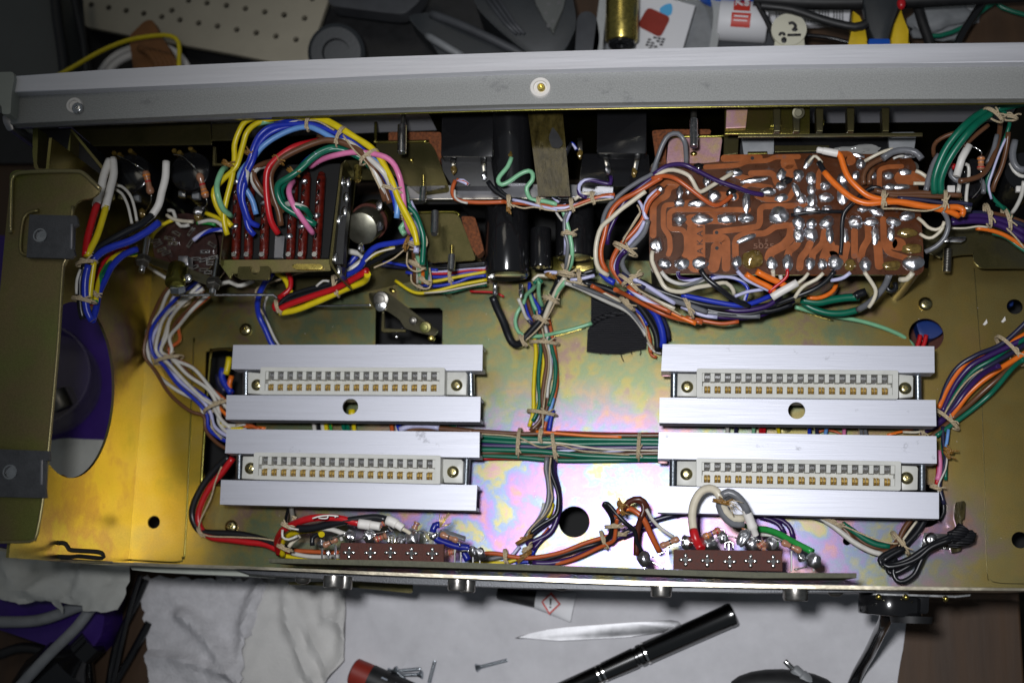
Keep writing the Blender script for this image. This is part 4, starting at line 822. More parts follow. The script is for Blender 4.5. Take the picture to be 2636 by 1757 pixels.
bm = new(); tube(bm, spline([at(2282,1560,30), at(2278,1595,22), at(2262,1630,2), at(2238,1680,-22), at(2205,1740,-42), at(2170,1830,-46)], 3), 2.5, 14); obj('cord', bm, 'black_plastic', t)
# ================= FRONT COMPARTMENT =================
for i, (x, y) in enumerate(((333,446),(488,440))):
    t = thing('phone_jack', 'glossy black cylindrical jack body, '+('left' if i == 0 else 'right')+' of the pair beside a banded resistor', 'jack', 'black jack bodies in the front left'); c = at(x,y,48)
    bm = new(); lathe(bm, Vector((c.x,c.y,-20)), Vector((0,0,1)), [(0,9.3),(66,9.3),(67.6,8.8),(68,8.2),(68,0)], 40); obj('body', bm, 'black_plastic', t, True)
    for dx, dy in ((-40,-52),(-26,-48),(2,-58)): bm = new(); p = at(x+dx,y+dy,50); prism(bm, circ(p, 1.1, 6), 5); obj('solder_tag', bm, 'flux', t, True)
    for dx, dy in ((-22,58),(14,62)): bm = new(); prism(bm, poly('N', [x+dx-8,y+dy-8,x+dx+10,y+dy-8,x+dx+10,y+dy+8,x+dx-8,y+dy+8], 44), 3, .2); obj('contact_tab', bm, 'grey_plastic' if dx > 0 else 'steel', t, True)
BA = [(.20,'band_org'),(.32,'band_org'),(.46,'band_red'),(.82,'res_tan')]
resistor(at(374,440,52), at(389,500,50), 1.65, BA, None, 'tan resistor with orange and red bands nearest the white sleeved wires', [at(300,400,54), at(318,408,54), at(350,425,55), at(374,440,52)], [at(389,500,50), at(388,520,48), at(374,545,42), at(366,560,40)])
resistor(at(512,446,52), at(531,510,50), 1.65, [(.2,'res_tan'),(.46,'band_red'),(.68,'band_org'),(.82,'band_org')], None, 'tan resistor with orange end next to the yellow wires', [at(445,398,53), at(468,402,54), at(495,425,55), at(512,446,52)], [at(531,510,50), at(533,525,48), at(518,540,44), at(512,548,42)])
for x, y, r_ in ((514,546,2.4),(511,560,1.8),(366,548,1.6)):
    bm = new(); ell(bm, at(x,y,44), r_, r_*1.2, r_, 14, wob=.4); single('solder_joint', bm, 'solder' if r_ > 2 else 'flux', {2.4:'large silver solder blob under the right banded resistor',1.8:'amber flux blob just below the large solder blob',1.6:'small gilt solder joint under the left banded resistor'}[r_], 'solder blob')
# rotary switch
t = thing('rotary_switch', 'rotary wafer switch with steel crossbar, posts and gilt collar', 'rotary switch')
c = av('X',1080,690,34); bm = new(); lathe(bm, c, Vector((.05,-.25,1)), [(0,14.5),(1.4,14.5),(1.4,9.4),(1.1,9.2),(1.1,0)], 48); wf = obj('wafer', bm, 'wafer', t, True)
bm = new(); lathe(bm, c-Vector((0,0,13)), Vector((.05,-.25,1)), [(0,15),(1.4,15)], 48); obj('wafer', bm, 'wafer', t, True)
for k, (x, y, a) in enumerate(((640,660,30),(700,740,20),(810,560,-10),(850,420,-20),(870,640,0),(1150,460,60),(1140,640,60),(1210,380,60),(1370,770,0),(1480,660,-30),(1500,860,10),(930,480,-30),(770,790,20),(1230,880,0),(1350,900,10),(1350,1050,0),(1200,1010,20),(1460,950,0),(600,600,10),(1430,1090,0))):
    bm = new(); p = av('X',x,y,37); R_ = Matrix.Rotation(math.radians(a), 3, 'Z'); q = [p+R_ @ Vector(v_) for v_ in ((-2.1,-.8,0),(2.1,-.8,0),(2.1,.8,0),(-2.1,.8,0))]; hl = [p+R_ @ Vector(v_) for v_ in ((-1.3,-.35,0),(1.3,-.35,0),(1.3,.35,0),(-1.3,.35,0))]
    plate(bm, q, [hl], .5); obj('contact_lug', bm, 'steel' if k % 3 else 'dark_steel', t)
bm = new(); prism(bm, rpoly(poly('X', [300,830,330,815,450,815,1000,990,1560,1190,1610,1230,1600,1310,1420,1290,1150,1190,820,1080,500,950,330,950,300,900], 52), .6), 1.1, .3); obj('crossbar', bm, 'chromate_dull', t, True)
for x, y, x2, y2 in ((470,540,385,1085),(1570,900,1480,1435)):
    bm = new(); lathe(bm, av('X',x,y,46), av('X',x2,y2,52)-av('X',x,y,46), [(0,1.5),((av('X',x2,y2,52)-av('X',x,y,46)).length*.62,1.5)], 16); obj('post', bm, 'steel', t, True)
    p0 = av('X',x+(x2-x)*.62,y+(y2-y)*.62,50.2); p1 = av('X',x2,y2,54); bm = new(); thread(bm, p0, p1, 1.35, .5, 14); obj('threaded_end', bm, 'steel', t, True)
    bm = new(); m_ = av('X',x+(x2-x)*.68,y+(y2-y)*.68,53.5); d = (p1-p0).normalized(); lathe(bm, m_, d, [(0,2.6),(.4,3.0),(1.5,3.0),(1.9,2.6)], 6); obj('hex_nut', bm, 'dark_steel', t)
    bm = new(); lathe(bm, m_-d*1.0, d, [(0,3.3),(.7,3.3)], 20); obj('washer', bm, 'dark_steel', t, True)
bm = new(); prism(bm, poly('X', [950,830,1110,830,1110,980,950,980], 55), 6, .5); obj('shaft_flat', bm, 'flange_grey', t, True)
bm = new(); cyl(bm, av('X',965,1010,53), av('X',905,1270,58), 4.2, bev=.4, seg=28); obj('collar', bm, 'chromate_gold', t, True)
screw('X', 1105, 1180, 57, 2.0, t)
bm = new(); p = av('X',950,1340,56); lathe(bm, av('X',940,1290,57), av('X',960,1470,54)-av('X',940,1290,57), [(0,3.0),(.4,3.4),(2.8,3.4),(4.2,2.2),(4.6,1)], 6); obj('lock_nut', bm, 'zincbolt', t)
bm = new(); tube(bm, [av('X',1000,1447,52), av('X',1500,1442,50), av('F',400,1437,48), av('F',640,1437,46), av('F',668,1460,45)], .65, 8); single('link_rod', bm, 'steel', 'thin straight steel rod running right from the rotary switch', 'rod')
bm = new(); tube(bm, [av('F',890,1530,20), av('F',1420,1520,20)], .45, 8); single('link_rod', bm, 'steel', 'short thin steel rod ending at the dark pivot lever', 'rod')
# pushbutton bank
t = thing('pushbutton_switch', 'steel framed switch bank with six red-brown terminal strips', 'switch bank')
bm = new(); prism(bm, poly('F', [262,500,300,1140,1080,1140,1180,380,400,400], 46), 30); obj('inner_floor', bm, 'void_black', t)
bm = new(); prism(bm, poly('X', [1655,420,1672,420,1608,962,1585,960], 60), 24, .2); obj('side_plate', bm, 'chromate_dull', t)
bm = new(); prism(bm, poly('F', [205,1155,1090,1150,1095,1185,1100,1240,1090,1235,300,1260,295,1300,285,1305,205,1192], 56), 1.4, .2); obj('front_plate', bm, 'chromate_bracket', t)
bm = new(); plate(bm, rpoly(poly('F', [360,1210,600,1206,612,1225,610,1295,590,1318,365,1312,350,1290,352,1225], 60), .6), [circ(av('F',490,1232,60), 2.2, 24)], 1.4); obj('mounting_tab', bm, 'chromate_dull', t)
bm = new(); prism(bm, rpoly(poly('F', [790,1195,820,1188,1020,1190,1040,1210,1020,1235,820,1232,790,1215], 57.6), .6), 1, .2); obj('pressed_rib', bm, 'brass', t, True)
bm = new(); prism(bm, poly('F', [1180,385,1215,350,1225,352,1195,390,1108,1180,1180,1300,1165,1302,1085,1185], 62), 22, .2); obj('side_plate', bm, 'chromate_dull', t)
bm = new(); prism(bm, poly('F', [1195,500,1250,500,1240,700,1215,940,1200,1190,1130,1190], 58), 5, .3); obj('lever_plate', bm, 'black_matt', t)
for x, y in ((1190,520),(1240,530),(1228,650),(1215,765),(1165,830),(1135,1140),(1165,1240)): bm = new(); ell(bm, av('F',x,y,59), 1.5, 2.4, 1, 12); obj('rivet', bm, 'steel', t, True)
bars = [335,435,560,775,870,985]
for k, xb in enumerate(bars):
    xt = xb+20+k*4.5; yt = 470 if k > 3 else 490
    bm = new(); P_ = [av('F',xt+(xb-xt)*f,yt+(1135-yt)*f,50) for f in (0,.04,.25,.5,.75,.96,1)]; tube(bm, P_, 1.95, 12, taper=lambda f: .75 if f in (0,1) else 1); ell(bm, P_[0], 1.6,1.6,1.4,10); ell(bm, P_[-1], 1.8,1.8,1.6,10); obj('terminal_strip', bm, 'bakelite_red', t)
    for j, yy in enumerate((525,610,695,800,885,965,1110)):
        f = (yy-yt)/(1135-yt); x = xt+(xb-xt)*f-18; bm = new(); p = av('F',x,yy,52.6)
        if j == 6: prism(bm, circ(p, 1.1, 10), 2); obj('pin', bm, 'steel', t, True)
        elif (k+j) % 4 == 0: ell(bm, p, 1.7,1.3,1.2,12,.3,.3); obj('solder_joint', bm, 'solder', t, True)
        else: ell(bm, p-Vector((0,0,.2)), .55,1.5,1.3,10,-.3,.2); obj('pin', bm, 'steel', t, True)
bm = new(); prism(bm, poly('F', [650,960,730,960,715,1140,640,1140], 50), 2, .3); obj('slider', bm, 'flange_grey', t)
bm = new(); prism(bm, poly('F', [150,240,175,245,165,380,300,383,300,396,145,396], 58), 1.4, .2); obj('rear_bracket', bm, 'chromate_dull', t)
bm = new(); prism(bm, poly('F', [1210,352,1430,352,1480,440,1500,510,1270,510,1200,500], 48), 1.4); obj('rear_bracket', bm, 'chromate_dull', t)
bm = new(); thread(bm, av('F',1320,400,55), av('F',1318,520,58), 1.5, .5); obj('bracket_bolt', bm, 'brass', t, True)
# potentiometer
t = thing('potentiometer', 'round silvery metal potentiometer right of the switch bank', 'potentiometer'); c = av('F',1345,905,45); ax = Vector((-.06,-.52,.85))
bm = new(); lathe(bm, c-ax*11, ax, [(0,7.3),(9.5,7.3),(10.7,6.9),(11,6.4),(11,0)], 44); obj('can', bm, 'pot_steel', t, True)
bm = new(); lathe(bm, c-ax*13, ax, [(0,8.2),(1.3,8.2)], 40); obj('track_board', bm, 'bakelite', t, True)
bm = new(); lathe(bm, c-ax*22, ax, [(0,7.6),(6,7.6)], 40); obj('can', bm, 'chromate_gold', t, True)
for x, y in ((1495,720),(1500,880),(1345,1060)): bm = new(); ell(bm, av('F',x,y,46), 1.5,2.2,1.3,12,wob=.4); obj('solder_tag', bm, 'solder', t, True)
# brackets with studs and felt
def bracket(pts, z, lip, felt, label, name='support_bracket', m='chromate_dull'):
    t = thing(name, label, 'bracket')
    bm = new(); prism(bm, rpoly(poly('N', pts, z), 1.5), 1.2, .2); obj('plate', bm, m, t)
    if lip: bm = new(); tube(bm, spline(poly('N', lip, z), 2), .7, 8); obj('bent_lip', bm, 'chromate_gold', t)
    if felt: bm = new(); prism(bm, rpoly(poly('N', felt, z-2), 1), 5, .6); obj('felt_pad', bm, 'felt', t, True)
    return t
t1 = bracket([968,362,1104,364,1120,385,1160,495,1085,505,985,430,968,400], 40, [967,315,967,362,975,366,1104,364], [1000,340,1135,340,1138,400,1125,430,1104,360,1000,366], 'olive zinc bracket with felt pad above the loom and left black block')
bm = new(); thread(bm, at(1035,322,62), at(1034,394,64), 1.9, .6, 16); obj('stud', bm, 'steel', t1, True)
bm = new(); cyl(bm, at(1040,285,58), at(1036,322,60), .9); obj('stud_shank', bm, 'dark_steel', t1, True)
bm = new(); thread(bm, at(1090,482,48), at(1087,520,50), 1.5, .6, 16); obj('stud', bm, 'steel', t1, True); bm = new(); thread(bm, at(1090,450,48), at(1090,482,48), .8, .5); obj('stud_tip', bm, 'brass', t1, True)
bm = new(); ell(bm, at(1058,412,40.5), 1.2,1,.8,10); obj('rivet', bm, 'brass', t1, True)
t1 = bracket([1075,547,1170,546,1184,560,1226,668,1105,676,1095,600], 34, [1073,547,1170,546,1182,556], [1187,556,1222,558,1232,590,1246,645,1228,660,1215,640,1195,590], 'olive zinc bracket left of the black capacitor, with orange felt edge')
bm = new(); thread(bm, at(1120,545,44), at(1118,603,48), 1.7, .6, 16); obj('stud', bm, 'steel', t1, True)
bm = new(); thread(bm, at(1163,656,44), at(1161,695,46), 1.6, .6, 16); obj('stud', bm, 'steel', t1, True); bm = new(); thread(bm, at(1163,630,44), at(1163,658,44), .8, .5); obj('stud_tip', bm, 'brass', t1, True)
t1 = bracket([1722,352,1860,352,1850,425,1715,425], 44, [1868,284,1870,340,1860,350,1722,352], [1678,336,1720,333,1830,333,1830,345,1716,352,1714,430,1690,430,1684,380], 'pink and gold zinc bracket with bolt above the brown circuit board', m='chromate_pink')
bm = new(); thread(bm, at(1786,308,56), at(1786,378,60), 1.7, .6, 16); obj('stud', bm, 'steel', t1, True); bm = new(); cyl(bm, at(1786,282,54), at(1786,308,56), 1.3); obj('stud_shank', bm, 'dark_steel', t1, True)
bm = new(); ell(bm, at(1786,396,44.5), 1.5,1.1,1,12); obj('rivet', bm, 'brass', t1, True)
bm = new(); prism(bm, poly('N', [1866,284,1905,284,1900,395,1862,400], 42), 1.2, .2); obj('side_leg', bm, 'chromate_dull', t1)
# black meter housings with lugs
for k, (p1, p2, lgs, lb) in enumerate((([1138,286,1268,286,1270,404,1135,404],[1135,404,1282,404,1284,480,1165,480,1140,440],[(1164,410,1168,440),(1243,408,1246,455),(1311,358,1314,400)],'left glossy black meter housing behind the grey rail'),
  ([1538,283,1664,283,1664,396,1536,396],[1500,396,1670,396,1675,480,1490,480],[(1492,355,1493,400),(1558,402,1566,440),(1641,398,1633,446)],'right glossy black meter housing, next to the tape strip'))):
    t = thing('meter_housing', lb, 'meter housing', 'black meter housings at the front')
    bm = new(); prism(bm, rpoly(poly('N', p1, 52), 1.2), 50, .8); obj('housing', bm, 'black_plastic', t, True)
    bm = new(); prism(bm, rpoly(poly('N', p2, 46), 1.0), 44, .5); obj('lower_step', bm, 'black_matt' if k == 0 else 'black_plastic', t, True)
    for j, (x0, y0, x1, y1) in enumerate(lgs):
        bm = new(); prism(bm, poly('N', [x0-7,y0,x0+8,y0,x1+6,y1,x1-5,y1], 50), 1.0, .2); lg = obj('solder_lug', bm, 'bright', t, True)
        bm = new(); ell(bm, at(x1,y1-3,50.5), 1.2,2.0,1.0,12,wob=.5); obj('solder_joint', bm, 'flux' if j != 1 else 'solder', lg, True)
bm = new(); cyl(bm, at(1310,290,46), at(1318,480,40), 9, seg=36); single('black_sleeve', bm, 'black_plastic', 'dark rounded part between left meter housing and tape strip', 'cover')
# crumpled brown tape strip
mat('tape_amber', (.055,.042,.010), .22, .3, coat=.6, bump=1, bscale=260, var=.75, vscale=330, stretch=(1,.45,1))
bm = new(); pts = poly('N', [1358,284,1448,284,1466,480,1468,505,1385,505,1383,478], 56); prism(bm, pts, .5); t = thing('tape_strip', 'crumpled amber tape strip hanging between the black meter housings', 'tape'); tp = obj('strip', bm, 'tape_amber', t)
bm = new(); prism(bm, rpoly(poly('N', [1422,326,1438,345,1450,370,1440,382,1420,380,1412,355], 56.5), 1), .4); obj('dark_patch', bm, 'black_matt', t)
# capacitors lying along y
for x0, x1, y0, y1, zc, r_, lb in ((1305,1306,505,712,30,9.4,'large glossy black capacitor can ending above the chassis floor'),(1392,1392,590,690,28,4.6,'slim black cylinder right of the large capacitor can'),(1480,1480,530,665,26,8.4,'dark cylinder behind the pale green wire')):
    t = thing('capacitor', lb, 'capacitor', 'black capacitors under the grey rail'); A_, B_ = at(x0,y0,zc), at(x1,y1,zc)
    bm = new(); lathe(bm, A_, B_-A_, [(0,r_*.96),(.5,r_),((B_-A_).length-1,r_),((B_-A_).length-.3,r_*.96),((B_-A_).length,r_*.86),((B_-A_).length-.4,r_*.8),((B_-A_).length-.4,0)], 44); obj('can', bm, 'black_plastic', t, True)
    if r_ > 9:
        for x, y in ((1274,738),(1341,742)):
            bm = new(); prism(bm, poly('N', [x-6,y-12,x+6,y-12,x+5,y+22,x-5,y+22], zc-8), .8, .15); lg = obj('solder_lug', bm, 'bright', t, True); bm = new(); ell(bm, at(x,y+14,zc-7.6), 1,1.8,.9,10,wob=.4); obj('solder_joint', bm, 'solder', lg, True)
bm = new(); prism(bm, poly('N', [1415,660,1528,660,1528,698,1412,698], 16), 1.2, .2); single('gold_bracket', bm, 'chromate_gold', 'greenish gold strip below the dark cylinder', 'bracket')
# lever mechanism in the square cutout
t = thing('pivot_lever', 'dark zinc pivot lever with pins in the square floor cutout', 'lever')
bm = new(); prism(bm, rpoly(poly('Y', [80,300,130,285,520,290,1400,960,1500,1050,1650,1130,1550,1260,1200,1180,900,1090,760,880,500,700,180,610,90,400], 10), 1), 1.2, .3); obj('arm', bm, 'lever_dark', t, True)
for x, y, r_, m in ((350,560,2.6,'steel'),(360,410,3.6,'dark_steel'),(1075,890,1.8,'dark_steel'),(1355,1040,2.6,'chromate_bracket'),(1480,1290,1.5,'brass')):
    bm = new(); c = av('Y',x,y,11); lathe(bm, c-Vector((0,0,2)), Vector((0,-.25,1)), [(0,r_),(2.4,r_),(2.8,r_*.9),(3,r_*.55),(4.2,r_*.5),(4.4,0)], 24); obj('pivot_pin', bm, m, t, True)
bm = new(); prism(bm, poly('Y', [375,680,430,680,420,1100,910,1110,915,1170,410,1180,355,1140], 9), 1.4, .2); obj('bent_link', bm, 'chromate_dull', t)
bm = new(); ell(bm, av('Y',705,1270,4), 1.1,1.4,1,10); obj('rivet', bm, 'steel', t, True)
for x0, y0, x1, y1, lb in ((1745,165,1930,420,'short bright steel pin standing beside the square cutout'),):
    bm = new(); cyl(bm, av('Y',x0,y0,12), av('Y',x1,y1,3), 1.5, bev=.4); single('steel_pin', bm, 'bright', lb, 'pin')
for x, y, lb in ((610,240,'gilt rivet right of the dark pivot lever'),(1400,265,'bright rivet above the square cutout')):
    bm = new(); ell(bm, av('Y',x,y,0), 1.8,1.1,.8,14,-.5); single('rivet', bm, 'brass' if x < 1000 else 'bright', lb, 'rivet')
# black cloth tape
t = thing('cloth_tape', 'ribbed black cloth tape with frayed end stuck on the floor plate', 'tape')
bm = new(); tb = poly('L', [1172,190,1172,490,1140,545,1130,745,1180,755,1280,765,1400,770,1470,768,1560,745,1640,730,1690,722,1700,600,1660,480,1600,400,1500,300,1420,200], 3); prism(bm, tb, 1.2, .1); obj('tape_strip', bm, 'tape', t)
bm = new(); tube(bm, spline(poly('L', [1172,500,1230,450,1330,410,1450,385,1510,370], 3.4), 1.5), 1.1, 8); obj('fold', bm, 'tape', t)
for k, pts in enumerate(([1450,765,1460,800,1478,838],[1440,760,1480,720,1495,690],[1632,725,1640,755,1630,778],[1545,745,1555,770],[1250,760,1262,772],[1330,766,1334,778])):
    bm = new(); tube(bm, spline(poly('L', pts, 3), 1), .22, 5); obj('frayed_thread', bm, 'tape', t)
# blue part and rubber seen through the right floor hole
t = thing('blue_component', 'blue wrapped part with red leads seen through the right floor hole', 'component')
bm = new(); prism(bm, rpoly(poly('N', [2358,825,2450,825,2420,862,2400,872,2370,868,2362,845], -14), 1.5), 8, 1); obj('wrap', bm, 'blue_deep', t, True)
for x in (2363, 2378): bm = new(); tube(bm, spline(poly('N', [x+6,862,x+2,880,x-8,905], -10), 1), 1.0, 8); obj('lead', bm, 'wire_re', t)
bm = new(); prism(bm, poly('N', [2325,820,2430,820,2430,930,2325,930], -24), 2); obj('brown_card', bm, 'bakelite', t)
bm = new(); prism(bm, rpoly(poly('N', [2585,765,2608,765,2608,788,2592,785], -16), 1), 4, .5); single('blue_corner', bm, 'blue_deep', 'blue corner showing in the small upper right floor hole', 'component')
# meter behind the circuit board
t = thing('panel_meter', 'long black meter case with grey ends behind the brown circuit board', 'panel meter')
bm = new(); prism(bm, rpoly(poly('N', [1990,344,2290,342,2290,400,1990,402], 40), 1), 30, .8); obj('case', bm, 'black_plastic', t, True)
bm = new(); prism(bm, rpoly(poly('N', [1908,345,1992,344,1992,400,1915,402], 42), 1.5), 20, .6); obj('end_block', bm, 'grey_plastic', t, True)
bm = new(); prism(bm, rpoly(poly('N', [2286,341,2360,340,2352,392,2290,394], 42), 1.5), 20, .6); obj('end_block', bm, 'grey_plastic', t, True)
bm = new(); prism(bm, poly('N', [1994,374,2135,374,2135,388,1994,392], 42.5), 1.5, .2); obj('brass_strip', bm, 'chromate_dull', t)
bm = new(); prism(bm, poly('N', [1925,390,1975,389,1976,396,1924,397], 44), 1, .2); obj('brass_strip', bm, 'chromate_gold', t)
bm = new(); ell(bm, at(2210,385,43), 8,2.2,1.2,20,0,.5); obj('glue_drop', bm, 'glassy', t, True) if 'glassy' in MAT else (mat('glassy', (.25,.25,.24), .08, 0, coat=1), obj('glue_drop', bm, 'glassy', t, True))
# right front jacks
for x, y, lb in ((2500,455,'dark jack body with small resistor behind the green wires'),(2640,440,'dark jack body cut by the right picture edge')):
    t = thing('phone_jack', lb, 'jack', 'dark jack bodies in the front right'); c = at(x,y,40); bm = new(); lathe(bm, Vector((c.x,c.y,-20)), Vector((0,0,1)), [(0,8.6),(58,8.6),(59.5,8),(60,0)], 36); obj('body', bm, 'black_plastic', t, True)
    bm = new(); prism(bm, poly('Z', [575,895,655,895,655,965,575,965] if x < 2600 else [1305,900,1370,900,1370,960,1305,960], 46), 2, .2); obj('contact_tab', bm, 'sleeve', t, True)
resistor(av('Z',930,585,50), av('Z',928,735,49), 1.5, [(.2,'band_org'),(.46,'band_org'),(.8,'band_red')], None, 'small orange resistor inside the brown wire loop at the right', [av('Z',810,480,52), av('Z',880,500,52), av('Z',935,545,52), av('Z',930,585,50)], [av('Z',928,735,49), av('Z',935,880,46), av('Z',900,960,44), av('Z',830,1035,42)])
bm = new(); ell(bm, av('Z',790,1140,44), 1.8,1.4,1.1,12,wob=.4); single('solder_joint', bm, 'solder', 'silver solder blob at the foot of the thin white wire, right', 'solder blob')
t = thing('spring_bolt', 'threaded bolt pair under the right wire bundle edge', 'bolt')
bm = new(); thread(bm, at(2440,640,16), at(2437,700,16), 1.9, .7, 16); obj('bolt', bm, 'dark_steel', t, True)
bm = new(); prism(bm, poly('N', [2432,610,2488,608,2486,618,2475,624,2430,622], 20), 1.4, .3); obj('bracket_edge', bm, 'steel', t, True)
# earth lug at lower right with taped end
t = thing('earth_tag', 'bright steel tag with taped black wire end at the lower right', 'terminal tag')
bm = new(); prism(bm, poly('T', [1385,355,1720,372,1680,400,1600,495,1365,470], 1.6), .9, .15); obj('tag_plate', bm, 'bright', t)
bm = new(); prism(bm, rpoly(poly('T', [1640,110,1720,95,1715,240,1690,250,1700,300,1690,500,1610,520,1600,480,1650,300,1630,240], 8), 1), 2, .3); obj('waxed_paper', bm, 'tape_amber', t)
# ================= CIRCUIT BOARD =================
ZB = 45
t = PCB = thing('circuit_board', 'brown circuit board, solder side up, with silver joints', 'circuit board')
bm = new(); prism(bm, rpoly(poly('H', [262,320,300,262,780,255,925,240,938,180,1700,165,2035,164,2690,178,2760,260,2800,600,2830,1000,2840,1260,2800,1300,2188,1302,1200,1300,305,1290,262,1200,255,700], ZB), 1), 1.6); BD = obj('board', bm, 'pcb', t)
def ribbon(bm, v, pts, w, z=ZB+.22, th=.2, smooth=True):
    P_ = [av(v, pts[i], pts[i+1], z) for i in range(0, len(pts), 2)]; Q = rpath(P_, 1.6); hw = w*V[v][2]*.5*.158; n = len(Q); L_, R_ = [], []
    for i, p in enumerate(Q):
        d = Q[min(i+1,n-1)]-Q[max(i-1,0)]; d.z = 0; d.normalize(); nn = Vector((-d.y, d.x, 0)); L_.append(p+nn*hw); R_.append(p-nn*hw)
    d0 = (Q[0]-Q[1]).normalized(); d1 = (Q[-1]-Q[-2]).normalized(); ca = [Q[0]+d0*hw*.9*math.cos(a)+Vector((-d0.y,d0.x,0))*hw*math.sin(a)*1 for a in (-1.0,-.5,0,.5,1.0)]; cb = [Q[-1]+d1*hw*.9*math.cos(a)+Vector((-d1.y,d1.x,0))*hw*math.sin(a) for a in (-1.0,-.5,0,.5,1.0)]
    tl = [bm.verts.new(p) for p in L_]; tr = [bm.verts.new(p) for p in R_]; bl = [bm.verts.new(p-Vector((0,0,th))) for p in L_]; br_ = [bm.verts.new(p-Vector((0,0,th))) for p in R_]
    for i in range(n-1): bm.faces.new((tl[i],tr[i],tr[i+1],tl[i+1])); bm.faces.new((tl[i+1],bl[i+1],bl[i],tl[i])); bm.faces.new((tr[i],br_[i],br_[i+1],tr[i+1]))
    prism(bm, circ(Q[0]+Vector((0,0,.01)), hw, 14), th); prism(bm, circ(Q[-1]+Vector((0,0,.01)), hw, 14), th)
def rpath(P_, r):
    out = [P_[0]]
    for i in range(1, len(P_)-1):
        p = P_[i]; a = P_[i-1]-p; b = P_[i+1]-p; k = min(r, a.length*.45, b.length*.45); a = p+a.normalized()*k; b = p+b.normalized()*k
        for j in range(5): t_ = j/4; out.append(a*(1-t_)**2+p*2*t_*(1-t_)+b*t_*t_)
    return out+[P_[-1]]
bm = new()
TR = [('H',[965,210,1290,205],50),('H',[790,292,1100,275,1170,240,1370,232,1440,198,1660,195],34),('H',[520,455,440,490,430,560,345,600,298,650,296,930],44),('H',[480,642,405,650,392,700,392,860,450,940,458,1060,440,1110],34),
 ('H',[1190,692,500,690,448,720,448,850,470,872,575,880,610,930,612,1080,580,1150],36),('H',[885,905,960,890,1150,870,1280,850,1300,810,1300,690,1330,662,1720,652],40),('H',[1070,1150,1068,1000,1080,960,1150,920,1350,915,1440,850,1560,838],42),
 ('H',[892,1045,890,1100,862,1230],75),('H',[700,1200,700,860],120),('H',[740,960,980,960,982,1235],56),('H',[1385,1140,1400,1090,1520,1030,1590,950,1600,850],60),('H',[1560,1130,1570,1080,1650,1020,1660,930],48),('H',[1672,1235,1682,1140,1740,1080,1770,1010],46),
 ('H',[1790,1140,1795,1100,1890,1010,1905,900],44),('H',[1900,1150,1920,1090,1960,1020],60),('H',[1215,350,1400,345,1440,380,1450,440,1500,470],40),('H',[1270,560,1340,595,1500,600,1570,590,1620,500],36),('H',[1400,480,1330,470,1190,450,1130,500],30),
 ('H',[1560,250,1590,330],95),('H',[1040,340,1100,380,1180,400,1250,410],40),('H',[650,790,860,770,1000,780],80),('H',[380,470,420,430,520,440],34),('H',[620,640,700,640],60),('H',[860,560,1060,570],60),
 ('P',[985,470,985,260,1080,228,1250,222],40),('P',[1030,850,1040,1150,1100,1250,1300,1310],50),('P',[965,1150,985,1400],70),('P',[690,990,690,1280],55),('P',[850,940,860,1080,790,1190,760,1330],55),('P',[300,250,265,300,262,470],40),('P',[540,100,620,100,640,150],90),('P',[470,1230,430,1300],110),('P',[1120,1130,1220,1150],110),('P',[600,1150,560,1330],60),('P',[1250,360,1450,360],120)]
for k_, (v, p, w_) in enumerate(TR): ribbon(bm, v, p, w_*1.42, z=ZB+.22+k_*.005)
obj('copper_track', bm, 'copper', PCB)
for x, y in ((1228,208),(893,905),(895,1052)):
    bm = new(); prism(bm, circ(av('H',x,y,ZB+.45), .75, 12), .3); obj('drill_hole', bm, 'black_matt', BD)
text('A K A I', 3.5, av('H',738,975,ZB+.75), (0,0,math.pi/2), 'ink', PCB, ext=.06, font_scale=(1.12,1))
text('L  F', 2.6, av('H',1330,990,ZB+.15), (0,0,0), 'inkpale', PCB, ext=.06); text('5025', 2.9, av('H',1335,1035,ZB+.15), (0,0,0), 'inkpale', PCB, ext=.06, font_scale=(1.5,1))
